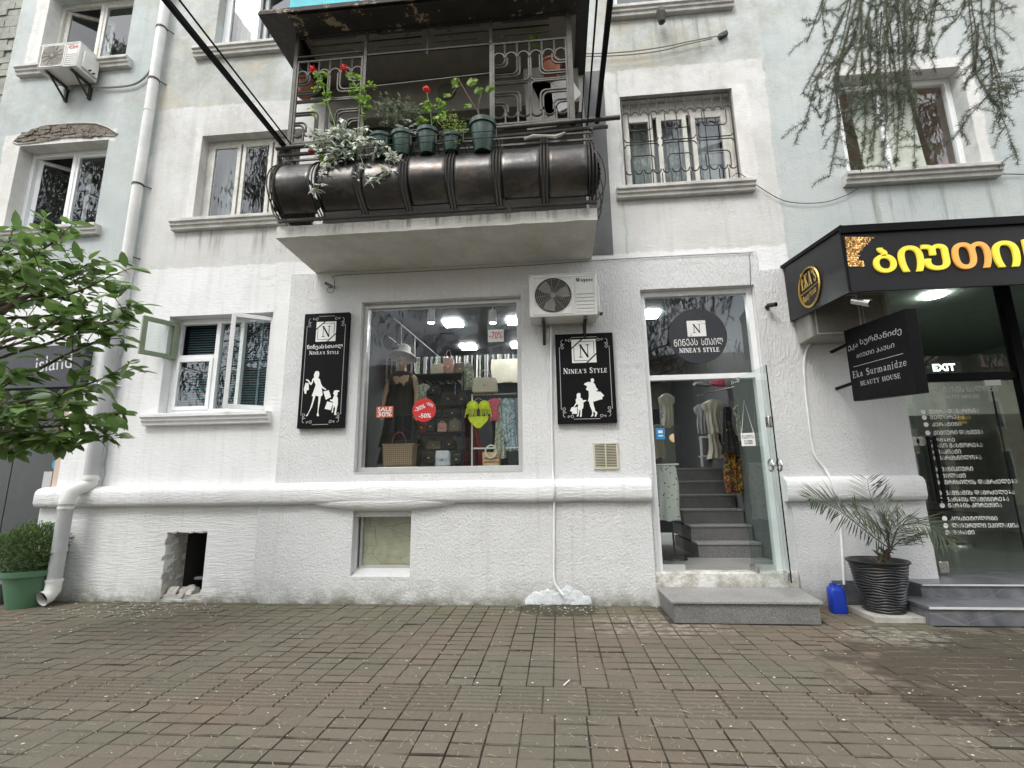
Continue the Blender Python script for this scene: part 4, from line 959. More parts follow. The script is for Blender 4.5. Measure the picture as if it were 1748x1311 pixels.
for k in range(2): mb.box(a.x+.008, b.x-.008, .544, .549, a.z-.025-.05*k, a.z-.01-.05*k)
mb.build('stripe', mat('brick_red_weave', (.4, .12, .06), .8), BK)
for (a_, b_, c_, d_, e_) in ((719, 676, 692, 15, 'small black handbag at the left end of the upper shelf'), (789, 672, 692, 15, 'upright black handbag at the right end of the upper shelf'), (742, 700, 713, 26, 'long black clutch just under the upper shelf'), (773, 699, 714, 30, 'black flap bag with gold clasp left of the pink swimsuit pole'), (716, 752, 768, 18, 'dark bag left of the taupe handbag on the lower shelf'), (768, 750, 768, 22, 'black quilted bag right of the taupe handbag'), (706, 776, 797, 18, 'black bag between the brown tote and the black flap handbag')):
    bag(a_, b_, c_, d_, 1.02, M['blackleather'], e_, .25, True)
for (a_, b_, Yq_, w_, h_, e_) in ((712, 640, 1.6, .34, .9, 'black coat hanging behind the mannequin on the right'), (668, 650, 1.7, .36, 1.1, 'dark dress hanging behind the mannequin on the left'), (806, 700, 1.7, .5, 1.2, 'dark maroon dress hanging behind the rack pole'), (850, 700, 1.8, .5, 1.3, 'black dress hanging deep behind the swimsuits')):
    p = P3(a_, b_, Yq_); cloth('hanging_garment', e_, M['blackcloth'] if 'maroon' not in e_ else M['redleather'], p, w_, h_, DRESS, .2, 5, .03)
# shelving behind
SH = thing('shelving_unit', 'black metal shelving full of handbags in the display window', 'shelf', (P3(750, 740, 1.1).x, 1.1, 1.52))
xa, xb = P3(711, 740, 1.1).x, P3(796, 740, 1.1).x
for py in (797.5, 769.5, 740, 694, 642): zq = P3(750, py, 1.1).z; MB().box(xa, xb, .88, 1.35, zq-.018, zq-.004).build('shelf', M['blackleather'], SH)
for xx in (xa, xb-.02):
    for yy in (.88, 1.33): MB().box(xx, xx+.02, yy, yy+.02, 1.52, P3(750, 640, 1.1).z).build('post', M['blackleather'], SH)
q = P3(682, 797.5, .45); tag(MB().box(q.x-.27, q.x+.27, .33, .62, 1.52, q.z).build('plinth_block', M['white'], bevel=.006), 'low white plinth under the brown checked tote', 'plinth')
q = P3(755, 797.5, .75); tag(MB().box(q.x-.35, q.x+.35, .6, .86, 1.52, q.z).build('display_step', M['blackleather'], bevel=.006), 'low black display step at the bottom of the display window', 'display step')
# mannequin
def skin(name, pts, edges, mt, parent, sub=2):
    me = bpy.data.meshes.new(name); me.from_pydata([p[0] for p in pts], edges, []); o = bpy.data.objects.new(name, me); C.objects.link(o)
    sk = o.modifiers.new('skin', 'SKIN'); sl = me.skin_vertices[0].data
    for i, p in enumerate(pts): r_ = p[1]; sl[i].radius = r_ if isinstance(r_, tuple) else (r_, r_)
    sl[0].use_root = True
    sb = o.modifiers.new('sub', 'SUBSURF'); sb.levels = sub; sb.render_levels = sub
    dg = bpy.context.evaluated_depsgraph_get(); m2 = bpy.data.meshes.new_from_object(o.evaluated_get(dg)); bpy.data.objects.remove(o)
    m2.name = name; o = bpy.data.objects.new(name, m2); C.objects.link(o); m2.materials.clear(); m2.materials.append(mt); m2.polygons.foreach_set('use_smooth', [True]*len(m2.polygons))
    if parent: o.parent = parent; WL[o.name] = Vector((0,0,0))
    return o
M['manskin'] = mat('mannequin_skin', (.45, .30, .19), .5, var=.05)
def mannequin(loc, label, lean=0, mt=None):
    r = thing('mannequin', label, 'mannequin', loc); WL[r.name] = Vector((0,0,0))
    pts = [((0,0,.92),(.15,.10)), ((0,0,1.12),(.115,.085)), ((0,0,1.30),(.145,.10)), ((0,0,1.42),(.12,.07)), ((0,0,1.50),.048), ((0,-.01,1.56),.045), ((0,-.02,1.62),(.062,.075)), ((0,-.025,1.70),(.07,.088)), ((0,-.015,1.76),(.055,.07)),
           ((-.17,0,1.41),.052), ((-.23,-.02,1.18),.040), ((-.25,-.06,.95),.030), ((-.25,-.08,.84),(.028,.018)), ((.17,0,1.41),.052), ((.22,-.02,1.18),.040), ((.22,-.06,.95),.030), ((.21,-.09,.84),(.028,.018)),
           ((-.09,0,.80),.085), ((-.10,0,.48),.055), ((-.10,0,.12),.036), ((-.10,-.05,.03),.034), ((-.10,-.13,.02),.028), ((.09,0,.80),.085), ((.10,0,.48),.055), ((.10,0,.12),.036), ((.10,-.05,.03),.034), ((.10,-.13,.02),.028)]
    ed = [(0,1),(1,2),(2,3),(3,4),(4,5),(5,6),(6,7),(7,8),(3,9),(9,10),(10,11),(11,12),(3,13),(13,14),(14,15),(15,16),(0,17),(17,18),(18,19),(19,20),(20,21),(0,22),(22,23),(23,24),(24,25),(25,26)]
    skin('body', pts, ed, mt or M['manskin'], r)
    for sx in (-1, 1):                       # hands: five fingers each
        for k in range(5):
            bx = sx*.24+(k-2)*.012; z0_ = .835; L = (.045,.07,.078,.07,.055)[k] if k else .05
            MB().tube([(bx, -.085, z0_), (bx+(.02*sx*-1 if k == 0 else 0), -.095, z0_-L*.6), (bx, -.092, z0_-L)], [.009,.008,.006], 6).build('finger', mt or M['manskin'], r)
    mb = MB(); mb.tube([(0,-.10,1.71),(0,-.118,1.685),(0,-.103,1.672)], [.006,.013,.008], 6); mb.build('nose', mt or M['manskin'], r)
    mb = MB()
    for s in (-1, 1): mb.tube([(s*.045,-.092,1.712),(s*.028,-.1,1.716),(s*.015,-.098,1.71)], .005, 5)
    mb.build('eye', M['blackleather'], r); MB().tube([(-.024,-.098,1.648),(0,-.106,1.65),(.024,-.098,1.648)], .006, 5).build('mouth', M['redleather'], r)
    return r
mq = P3(687, 640, .85)
# scaled so that the head sits where the photograph shows it
sc_ = (P3(692, 612, .85).z-1.52-.0)/1.70
R1 = mannequin((mq.x, .85, 1.52), 'tan mannequin in a black dress behind the left of the display window'); R1.scale = (sc_*1.05, sc_*1.05, sc_)
dr = cloth('black_dress', 'x', M['blackcloth'], (0, 0, 1.50), .54, 1.34, [(0,.40),(.04,.78),(.12,.80),(.25,.62),(.42,.58),(.6,.75),(1,1.15)], .30, 6, .02)
del dr['label'], dr['category']; dr.parent = R1
hat = MB().lathe([(.0, .13), (.06, .128), (.09, .10), (.10, .02), (.17, -.03), (.215, -.075), (.21, -.08), (.16, -.035), (.095, .0)], (0,0,0), 28)
hat = tag(hat.build('sun_hat', mat('white_felt', (.62, .6, .55), .8), smooth=True, ang=60), 'wide white sun hat on the mannequin in the display window', 'hat'); hat.location = (mq.x, .87, 1.52+1.79*sc_); hat.rotation_euler = (radians(-14), radians(6), 0)
# garment rack, bikini, shirts
xa, xb = P3(806, 676, .8).x, -.2; zr, zl, zb = P3(850, 673, .8).z, P3(850, 765, .8).z, 1.52
RK = thing('garment_rack', 'chrome garment rack behind the right of the display window', 'clothes rack', (xa, .8, zb))
MB().tube([(xa, .8, zr), (xb, .8, zr)], .012, 8).build('rail', M['steel'], RK); MB().tube([(xa, .8, zl), (xb, .8, zl)], .011, 8).build('rail', M['white'], RK)
for xx in (xa, xb): MB().tube([(xx, .8, zb), (xx, .8, zr+.01)], .012, 8).build('post', M['white'], RK)
p = P3(817, 679, .74)
def bikini(p):
    r = thing('bikini', 'neon yellow fringed bikini hanging under the cream handbag', 'bikini', p)
    mb = MB()
    for s in (-1, 1):
        mb.lathe([(.075, -.055), (.09, 0), (.06, .05), (.0, .075)], p+Vector((s*.085, 0, -.11)), 14, 1, .6)
        for k in range(9): mb.tube([p+Vector((s*(.03+.017*k), -.03, -.15)), p+Vector((s*(.03+.02*k), -.03, -.26-.03*sin(k*1.7)))], .006, 4)
    mb.build('top', M['yellow'], r)
    MB().prism([p+Vector(q) for q in ((-.15,0,-.27),(.15,0,-.27),(.13,0,-.34),(.03,0,-.44),(-.03,0,-.44),(-.13,0,-.34))], (0, -.03, 0)).build('bottom', M['yellow'], r, bevel=.01)
    MB().tube([p+Vector((-.1,0,-.07)), p+Vector((0,0,.0)), p+Vector((.1,0,-.07))], .006, 5).build('hanger', M['steel'], r)
bikini(p)
gl = [(843, 'coral pink swimsuit hanging right of the yellow bikini', M['pink'], .20, .32, SHIRT), (852, 'sage grey dress hanging behind the pink swimsuit', M['greenprint'], .20, .85, DRESS), (862, 'pale blue patterned beach shirt on the rack', M['blueprint'], .22, .62, SHIRT), (873, 'long pale blue patterned dress on the rack, left of the white one', M['blueprint'], .2, .75, DRESS), (882, 'light grey cotton dress second from the window edge', M['curtain2'], .2, .7, DRESS), (891, 'white printed dress at the right edge of the display window', M['greenprint'], .2, .66, DRESS)]
for i, (px, lab, mt_, w_, h_, pf) in enumerate(gl):
    p = P3(px, 680, .78+.02*i); cloth('hanging_garment', lab, mt_, p, w_, h_, pf, .06, 5, .015, group='clothes on the rack behind the display window')
p = P3(800, 618, .95); cloth('hanging_garment', 'sage floral blouse hanging above the cream handbag', M['greenprint'], p, .24, .42, [(0,.2),(.2,.5),(.5,.75),(1,.9)], .07, 5, .02)
p = P3(722, 655, .8); cloth('hanging_garment', 'white floral blouse hanging left of the black bags', M['greenprint'], p, .2, .3, SHIRT, .06, 5, .02)
p = P3(868, 613, 2.2); cloth('straw_cloth', 'pale straw-coloured cloth hung at the right above the rack', M['creamcloth'], (p.x, 2.2, p.z), .62, .42, [(0,1),(1,.96)], .04, 9, .015, cat='cloth')
# long rail of pale garments across the shop
zt = P3(780, 610, 2.6).z; xa, xb = P3(664, 625, 2.6).x, P3(893, 610, 2.6).x
RL = thing('wall_rail', 'long chrome clothes rail across the middle of the shop', 'clothes rail', (xa, 2.6, 1.52))
MB().tube([(xa, 2.6, zt), (xb, 2.6, zt)], .012, 6).build('rail', M['steel'], RL)
for xx in (xa, (xa+xb)/2, xb): MB().tube([(xx, 2.6, 1.52), (xx, 2.6, zt)], .012, 6).build('post', M['steel'], RL)
mts = [M['curtain'], M['curtain2'], M['greenprint'], M['blackcloth'], M['creamcloth']]; protos = []
for mt_ in mts:
    g = MB().prism([(-.012, -.2, 0), (.012, -.2, 0), (.014, -.22, -.44), (-.014, -.22, -.44)], (0, .42, 0)); protos.append(g)
n = 54
pm = [None]*5
for k in range(n):
    x = xa+(xb-xa)*(k+.5)/n; i = (0, 3, 1, 3, 0, 2, 3, 1)[k % 8]
    if pm[i] is None: o = protos[i].build('rail_garment', mts[i], smooth=False); pm[i] = o
    else: o = pm[i].copy(); C.objects.link(o)
    o.location = (x+random.uniform(-.006,.006), 2.6, zt-.02); tag(o, 'garment hanging edge-on among many on the long rail deep in the shop', 'garment', 'garments along the long rail')
# ceiling-high display frame at the left of the window
FR = thing('wall_shelf', 'thin white frame shelving rising to the ceiling behind the mannequin', 'shelf', (-2.9, 1.5, 1.52))
for pts in (((672,543),(760,618)), ((664,575),(735,632)), ((685,556),(685,600)), ((708,574),(708,640))):
    pa, pb = pts
    Ya, Yb = (1.2, 3.2) if pa[0] != pb[0] else (1.5+(pa[0]-685)*.02, 1.5+(pa[0]-685)*.02)
    MB().tube([P3(*pa, Ya), P3(*pb, Yb)], .010, 6).build('bar', M['lightgrey'], FR)
for k, (px, py, Yq) in enumerate(((668, 570, 1.5), (697, 590, 2.1))):
    p = P3(px, py, Yq); cloth('hanging_garment', ('black garment bundled on the left frame near the ceiling', 'dark garment on the frame above the sun hat')[k], M['blackcloth'], p, .28, .24, [(0,.4),(.3,1),(1,.8)], .2, 4, .02)

# ---- seen through the door
def ring(parent, name, mt, c, rx, rz, r): return MB().tube([Vector(c)+Vector((rx*cos(t*pi/10), 0, rz*sin(t*pi/10))) for t in range(21)], r, 6, caps=False).build(name, mt, parent)
q = PZ(1149, 947, .37); dx_, dy_ = P3(1140, 850, .85).x, .85
DS = thing('dress_stand', 'dark dress stand on a round base inside the shop door', 'dress form', (dx_, dy_, .368))
MB().lathe([(.0,.02),(.15,.018),(.16,.0)], (dx_+.05, dy_+.05, .37), 24).build('base', M['iron'], DS); MB().tube([(dx_+.05, dy_+.05, .38), (dx_+.02, dy_, 1.6)], .014, 8).build('pole', M['iron'], DS)
cloth('polka_dress', 'white dress with black polka dots hanging left inside the shop door', M['polka'], (dx_, dy_-.04, P3(1140, 793, .85).z), .30, P3(1140, 793, .85).z-P3(1140, 888, .85).z, [(0,.75),(.05,.9),(.5,.95),(1,1.)], .10, 4, .02)
z_ = P3(1140, 793, .8).z; tag(MB().tube([(dx_-.16, .78, z_), (dx_+.16, .78, z_)], .011, 6).build('clothes_hanger', M['white']), 'white hanger bar carrying the polka dot dress', 'hanger')
p = P3(1122, 724, 1.2); cloth('hanging_garment', 'tan jacket hanging at the left behind the door glass', M['taupe'], p, .24, .5, SHIRT, .1, 4, .02)
p = P3(1215, 682, 2.0); cloth('hanging_garment', 'cream blouse hanging above the stairs', M['creamcloth'], p, .36, .55, SHIRT, .12, 5, .02)
p = P3(1218, 735, 2.15); cloth('hanging_garment', 'longer cream dress hanging behind the cream blouse', M['creamcloth'], p, .28, .45, SLEEVELESS, .1, 5, .02)
p = P3(1240, 695, 1.5); cloth('hanging_garment', 'black floral dress hanging right of the cream blouse', pattern('black_floral', (.02,.02,.02), (.45,.36,.16), 18, .66), p, .30, .7, DRESS, .1, 5, .02)
p = P3(1250, 744, 1.6); cloth('hanging_garment', 'yellow and orange printed long dress at the right side of the stairs', M['fire'], p, .36, .84, [(0,.7),(.5,.9),(1,.85)], .12, 6, .03)
p = P3(1270, 752, 1.7); cloth('hanging_garment', 'plain mustard yellow skirt right of the printed long dress', mat('mustard_cloth', (.60, .36, .02), .8), p, .14, .62, SLEEVELESS, .1, 4, .02)
p = P3(1225, 668, 2.0); tag(MB().tube([P3(1190, 676, 2.0), P3(1255, 660, 1.2)], .012, 6).build('clothes_rail', M['steel']), 'clothes rail above the stairs inside the open door', 'clothes rail')
p = P3(1222, 660, 1.7)
for k, (mt_, lab, dxx) in enumerate(((M['pink'], 'pink folded scarf on top of the rail in the doorway', .02), (M['curtain2'], 'grey folded cloth on the rail left of the pink scarf', -.2))):
    mb = MB()
    for j in range(4): mb.obox((p.x+dxx, p.y+.02*j, p.z+.025+.02*j), (.12, 0, .01*(j-1.5)), (0, .07, 0), (0, 0, .012))
    tag(mb.build('folded_cloth', mt_, bevel=.008), lab, 'cloth')
for (a_, b_, Yq_, w_, h_, mt_, e_) in ((1196, 690, 2.3, .26, .5, M['curtain2'], 'grey top hanging left of the cream blouse above the stairs'), (1262, 690, 1.45, .22, .55, M['greenprint'], 'sage printed top at the far right of the doorway rail'), (1228, 700, 2.4, .3, .8, M['blackcloth'], 'black coat behind the cream blouse'), (1138, 672, 1.6, .26, .5, M['creamcloth'], 'beige top high at the left behind the door glass')):
    cloth('hanging_garment', e_, mt_, P3(a_, b_, Yq_), w_, h_, SHIRT, .1, 5, .02)
for (a_, b_, e_) in ((1172, 722, 'small dark till on the left of the cash counter'), (1192, 722, 'small dark box on the right of the cash counter')):
    p = P3(a_, b_, 5.2); tag(MB().prism([(p.x-.1, 5.15, p.z-.03), (p.x+.1, 5.15, p.z-.03), (p.x+.08, 5.15, p.z+.12), (p.x-.06, 5.15, p.z+.14)], (0, .15, 0)).build('till', M['blackleather'], bevel=.01), e_, 'till')
# white ladder shelf, counter and red notice at the back
LD = thing('ladder_shelf', 'white ladder shelf standing at the top of the stairs', 'shelf', (P3(1212, 800, 3.0).x, 3.0, 1.6)); 
for (pa, pb) in (((1196,745),(1199,797)), ((1216,745),(1225,797))): MB().bar(P3(*pa, 3.0), P3(*pb, 3.0), .035).build('rail', M['white'], LD, smooth=False)
for py in (748, 780): a = P3(1197, py, 2.98); b = P3(1222, py, 2.98); MB().box(a.x, b.x, 2.9, 3.15, a.z, a.z+.025).build('shelf', M['white'], LD)
a = P3(1150, 768, 5.2); b = P3(1195, 724, 5.2); tag(MB().box(a.x-.3, b.x+.3, 5.0, 5.6, 1.6, b.z).build('counter', M['whitewall'], bevel=.01), 'pale cash counter at the back of the shop above the stairs', 'counter')
a = P3(1181, 700, 5.0); o = tag(MB().box(a.x, a.x+.3, 4.97, 5.0, a.z, a.z+.42).build('notice', M['red']), 'red framed notice behind the counter', 'notice'); MB().box(a.x+.05, a.x+.25, 4.966, 4.972, a.z+.1, a.z+.32).build('notice_sheet', M['lightgrey'], o)
MB().box(1.13, 1.60, 3.2, 3.3, 1.6, 4.05).build('partition', mat('olive_wall', (.20, .18, .12), .8), BLD)
tag(MB().box(P3(1134,690,3.1).x-.08, P3(1134,690,3.1).x+.1, 3.14, 3.19, P3(1134,730,3.1).z, P3(1134,680,3.1).z).build('mirror', M['steel']), 'narrow tall mirror on the wall inside the door', 'mirror')
# payment sticker, wooden knob, hanging closed sign
o, x, z, w_, h_ = sticker('payment_sticker', 1120.5, 731, 1135.5, 750, .083, mat('blue_print', (.03, .25, .55), .4), 'blue card payment sticker on the glass left of the open door')
MB().box(x+w_*.25, x+w_*.75, .078, .082, z+h_*.55, z+h_*.8).build('card_icon', M['white'], o)
MB().box(x+w_*.25, x+w_*.78, .078, .082, z+h_*.25, z+h_*.36).build('print_line', M['white'], o)
p = P3(1150.5, 748, .08); pts = [(p.x-.055*sin(t*pi/10), .06, p.z+.055*cos(t*pi/10)) for t in range(11)]
MB().prism(pts, (0, .055, 0)).build('knob', mat('pale_wood', (.55, .42, .27), .6), DF, bevel=.004)
hd = o0+ux*.28+nx*(-.012); 
HS = thing('closed_sign', 'white closed sign hanging on a string on the open glass door', 'sign', (hd.x, hd.y, 1.55))
cA = P3(1266, 762, -.3); zt_, zb_ = P3(1270, 740, -.25).z, P3(1270, 762, -.25).z; u0 = .22; 
a = Vector((P3(1266.5, 762, -.3).x, -.30, zb_)); ex = Vector((P3(1289, 762, -.3).x-a.x, -.02, 0)); ez = Vector((0, 0, zt_-zb_)); nn = ex.cross(ez).normalized()
MB().prism([a, a+ex, a+ex+ez, a+ez], nn*-.004).build('board', M['white'], HS, smooth=False)
text(caps('დაკეტილია'), a+ex*.08+ez*.56+nn*.002, a+ex*.92+ez*.56+nn*.002, a+ex*.08+ez*.86+nn*.002, M['black'], HS); text('CLOSED', a+ex*.2+ez*.14+nn*.002, a+ex*.82+ez*.14+nn*.002, a+ex*.2+ez*.44+nn*.002, M['black'], HS, bold=.01)
MB().tube([a+ex*.08+ez, a+ex*.5+ez+Vector((0,0,.38)), a+ex*.95+ez], .003, 4).build('string', M['white'], HS)
# vent, CCTV, little cables
x0, z0 = P3(1014, 801, -.06).x, P3(1014, 801, -.06).z; x1, z1 = P3(1057, 801, -.06).x, P3(1014, 756, -.06).z
VT = thing('vent_grille', 'small cream louvred vent in the white wall left of the shop door', 'vent', ((x0+x1)/2, -.036, z0)); mb = MB(); frame_rect(mb, x0, x1, z0, z1, -.062, -.037, .022); mb.box((x0+x1)/2-.008, (x0+x1)/2+.008, -.0615, -.038, z0+.022, z1-.022); mb.build('frame', mat('cream_plastic', (.55, .52, .40), .5, dirt=.15), VT, bevel=.003)
MB().box(x0+.01, x1-.01, -.041, -.0375, z0+.01, z1-.01).build('backing', M['acdark'], VT); s0 = None
for k in range(14):
    zq = z0+.035+(z1-z0-.07)*k/13
    for (xa, xb) in ((x0+.022, (x0+x1)/2-.008), ((x0+x1)/2+.008, x1-.022)): MB().obox(((xa+xb)/2, -.052, zq), ((xb-xa)/2, 0, 0), (0, .008, .004), (0, 0, .0015)).build('louvre', bpy.data.materials['cream_plastic'], VT, smooth=False)
def bullet_cam(p, d, label, mt, r_=.028, L=.11, base=(0, .05, 0)):
    r = thing('security_camera', label, 'security camera', p); p = Vector(p); d = Vector(d).normalized()
    MB().tube([p-d*L*.3, p+d*L*.7], r_, 12).build('barrel', mt, r); MB().tube([p+d*L*.7, p+d*(L*.7+.003)], r_*.8, 12).build('lens', M['black'], r)
    b = Vector(base); MB().tube([p, p+b*.7, p+b], .009, 6).build('arm', mt, r); MB().tube([p+b*.85, p+b], .028, 12).build('mount', mt, r)
p = P3(1315, 521, -.11); bullet_cam(p, (.5, -.7, -.15), 'small dark camera on the white wall between the door and the black canopy', M['iron'], base=(-.01, .075, 0))
p = P3(1464, 514, -1.18); bullet_cam(p, (.45, -.5, -.35), 'silver bullet camera hanging under the corner of the black canopy', M['steel'], .038, .16, base=(-.02, .0, .115))
p = P3(561, 486, -.10); bullet_cam(p, (-.4, -.8, .1), 'little grey camera under the left end of the balcony', M['acgrey'], .022, .07, base=(.0, .065, 0))
def cable(name, pts, r_, mt, label, cat='cable', n=6):
    P = [Vector(p) for p in pts]; out = []
    for i in range(len(P)-1):
        a = P[max(0, i-1)]; b = P[i]; c = P[i+1]; d = P[min(len(P)-1, i+2)]
        for k in range(5):
            t = k/5; out.append(.5*((2*b)+(-a+c)*t+(2*a-5*b+4*c-d)*t*t+(-a+3*b-3*c+d)*t**3))
    out.append(P[-1]); return tag(MB().tube(out, r_, n).build(name, mt), label, cat)
L_ = lambda *ps, Y=-.05: [P3(a, b, Y) for a, b in ps]
cable('cable', L_((561,490),(558,497),(566,500),(571,492),(571,478),(578,470),(700,464),(900,453),(1000,446),(1100,440),(1270,432),(1279,436),(1281,488)), .0035, M['cable'], 'thin dark cable along the wall just under the balcony')
cable('cable', L_((1250,302,),(1262,296),(1290,315),(1340,343),(1400,346),(1440,335),(1465,322), Y=-.03), .005, M['cable'], 'thin wire sagging from the barred window towards the right')
cable('cable', L_((1690,297),(1720,297),(1760,298), Y=-.03), .006, M['cable'], 'short wire at the right end of the upper right sill')
cable('cable', L_((980,92),(1050,90),(1120,82),(1180,70),(1232,60), Y=-.06), .009, M['acgrey'], 'pair of old cables sagging to a bracket above the barred window, upper one')
cable('cable', L_((980,96),(1050,95),(1120,88),(1170,76),(1215,66), Y=-.09), .009, M['acgrey'], 'pair of old cables sagging to a bracket above the barred window, lower one')
p = P3(1234, 60, -.03); tag(MB().obox(p, (.06, 0, .03), (0, .03, 0), (-.01, 0, .03)).build('cable_bracket', M['iron'], bevel=.005), 'small rusty bracket holding the cables above the barred window', 'bracket')
cable('cable', L_((160,149),(190,149),(225,145),(245,134),(258,118), Y=-.04), .016, M['acgrey'], 'thick grey hose from the upper left air conditioner to the downpipe', 'hose')
cable('drain_hose', [P3(941,558,-.10), P3(941,620,-.06), P3(942,700,-.06), P3(943,770,-.06), P3(944,812,-.06), P3(945,828,-.20), P3(946,846,-.19), P3(946,862,-.11), P3(946,930,-.10), P3(946,985,-.10), P3(951,1002,-.12), P3(962,1016,-.16)], .014, M['cablew'], 'white drain hose running down from the air conditioner to the pavement', 'hose')
cable('drain_hose', [P3(1392,560,-.30), P3(1388,580,-.1), P3(1376,600,-.05), P3(1373,640,-.05), P3(1381,720,-.05), P3(1390,775,-.05), P3(1408,800,-.06), P3(1420,822,-.17), P3(1428,845,-.18), P3(1433,862,-.10), P3(1437,930,-.10), P3(1441,998,-.14)], .013, M['cablew'], 'white hose down the wall from the right air conditioner into the blue canister', 'hose')
# lantern under the top sill
p = P3(1129, 28, -.16); LN = thing('wall_lantern', 'small old lantern fixed under the top middle window sill', 'lantern', p)
MB().lathe([(.055,.12),(.075,.04),(.05,-.10),(.02,-.12)], p, 6).build('cage', M['iron'], LN, smooth=False); MB().tube([p+Vector((0,0,.1)), p+Vector((0,.15,.16))], .012, 6).build('arm', M['iron'], LN)
# ============================================================ balcony
BX0, BX1, BY = -3.24, .53, -1.04
BAL = thing('balcony', 'dark iron balcony with bulging metal panels, scroll grilles and flat roof', 'balcony', (-1.35, 0, 4.26))
tt = NT('stained_concrete_slab'); n = tt.noise(3, 7, .7); x, y, z = tt.sep()[:3]
c = tt.mix(tt.ramp(n, (.35, 0.), (.65, 1.)), (.56, .545, .50), (.70, .69, .66)); st = tt.ramp(tt.noise(1., 6, .7, tt.vec((9, 1, .7))), (.50, 0.), (.68, 1.))
edge = tt.math('MULTIPLY', tt.math('SUBTRACT', z, 4.275), 20, clamp=True)
c = tt.mix(tt.math('MULTIPLY', tt.math('MULTIPLY', st, edge), .92), c, (.09, .08, .06)); cr = tt.ramp(tt.voro(11, None, 'DISTANCE_TO_EDGE'), (0., 1.), (.02, 0.)); c = tt.mix(tt.math('MULTIPLY', tt.math('MULTIPLY', cr, edge), .5), c, (.2, .19, .16))
M['slab'] = tt.fin(c, .85, tt.bump(tt.noise(18, 6, .7), .6, .02), spec=.3)
mb = MB(); nx_ = 60; rows = []
for i in range(nx_+1):
    x = BX0+(BX1-BX0)*i/nx_; j = lambda s: mnoise.noise((x*5, s, 0))*.008+mnoise.noise((x*17, s, 4))*.004
    rows.append([(x, -.001, 4.262), (x, BY+.02, 4.262), (x, BY+j(1), 4.262+j(2)), (x, BY+j(3), 4.34), (x, BY+.01+j(4), 4.412+j(5)), (x, BY+.06, 4.42), (x, -.001, 4.42)])
mb.grid(rows); [mb.f.append(tuple(e*7+k for k in range(7))) for e in (0, nx_)]
mb.build('slab', M['slab'], BAL, ang=50)
tt = NT('dark_sheet_metal'); n = tt.noise(1.6, 5, .6); n2 = tt.noise(9, 6, .7, tt.vec((1, 1, .4)))
c = tt.mix(tt.ramp(n, (.3, 0.), (.7, 1.)), (.042, .042, .044), (.095, .090, .087)); c = tt.mix(tt.math('MULTIPLY', tt.ramp(n2, (.52, 0.), (.72, 1.)), .55), c, (.15, .095, .06)); c = tt.mix(tt.math('MULTIPLY', tt.ramp(tt.noise(3.1, 8, .75, tt.vec((1, 1, 2.2), (3, 3, 3))), (.48, 0.), (.66, 1.)), .5), c, (.20, .19, .175))
M['sheet'] = tt.fin(c, tt.math('ADD', tt.math('MULTIPLY', n2, .30), .20), tt.bump(tt.noise(5, 3), .25, .02), .75)
prof = [(-1.07, 5.20), (-1.13, 5.15), (-1.24, 5.07), (-1.33, 4.96), (-1.375, 4.84), (-1.37, 4.73), (-1.32, 4.63), (-1.22, 4.545), (-1.12, 4.50)]
def dense(pf, k=3):
    out = []
    for i in range(len(pf)-1):
        a, b, c_, d = pf[max(0, i-1)], pf[i], pf[i+1], pf[min(len(pf)-1, i+2)]
        for q in range(k):
            t = q/k; out.append(tuple(.5*((2*b[m])+(-a[m]+c_[m])*t+(2*a[m]-5*b[m]+4*c_[m]-d[m])*t*t+(-a[m]+3*b[m]-3*c_[m]+d[m])*t**3) for m in (0, 1)))
    return out+[pf[-1]]
pf = dense(prof)
pw = (BX1-.03-(BX0+.08))/7
for k in range(7):
    xa = BX0+.08+pw*k+.015; xb = xa+pw-.07; rows = []
    dn = (0, .01, -.01, .015, -.02, .02, 0)[k]
    for j in range(9):
        x = xa+(xb-xa)*j/8; rows.append([(x, y+.014*mnoise.noise((x*2.6, z*3, k*3.1))+.004*mnoise.noise((x*11, z*9, k)), z+dn*(1 if z < 4.7 else .3)) for y, z in pf])
    o = MB().grid(rows).build('curved_panel', M['sheet'], BAL, ang=70); so = o.modifiers.new('solid', 'SOLIDIFY'); so.thickness = .004
full = [(-1.05, 5.36), (-1.05, 5.27)]+[(y-.012, z) for y, z in pf]+[(-1.07, 4.47), (-1.05, 4.44)]
sm = None
for k in range(8):
    for j in (-1, 0, 1):
        x = BX0+.08+pw*k-.02+j*.036
        if k == 0: x += .03
        if k == 7: x -= .0
        if sm is None: sm = MB().tube([(0, y, z) for y, z in full], .0085, 5).build('baluster', M['iron'], BAL, off=Vector((0,0,0))); o = sm
        else: o = sm.copy(); C.objects.link(o); o.parent = BAL
        o.location = Vector((x, 0, 0))-WL[BAL.name]
# bulging end bars and corrugated ends
for (xe, s) in ((BX0+.05, -1), (BX1-.03, 1)):
    for k in range(4):
        yb_ = -1.0+.26*k; am = 1.0 if k < 3 else .8
        pts = [(xe+s*(abs(y)-1.05)*.42*am, yb_-(.05 if k == 0 else 0), z) for y, z in full]
        MB().tube(pts, .0085, 5).build('end_baluster', M['iron'], BAL)
    rows = []
    for i in range(40):
        zq = 5.22-.72*i/39; out_ = .12*sin(pi*(i/39))**.8+.008*sin(i*1.9)
        rows.append([(xe+s*(out_-.03), -1.03, zq), (xe+s*(out_-.03), -.15, zq)])
    MB().grid(rows).build('end_panel', M['sheet'], BAL, ang=20)
for (y, z, r) in ((-1.05, 5.27, .014), (-1.07, 4.46, .02), (-1.05, 5.36, .012)): MB().bar((BX0+.03, y, z), (BX1, y, z), r*1.6).build('rail', M['ironrust'], BAL, smooth=False)
MB().tube([(BX0-.06, -1.09, 5.425), (.84, -1.09, 5.50)], .028, 10).build('handrail', M['ironrust'], BAL)
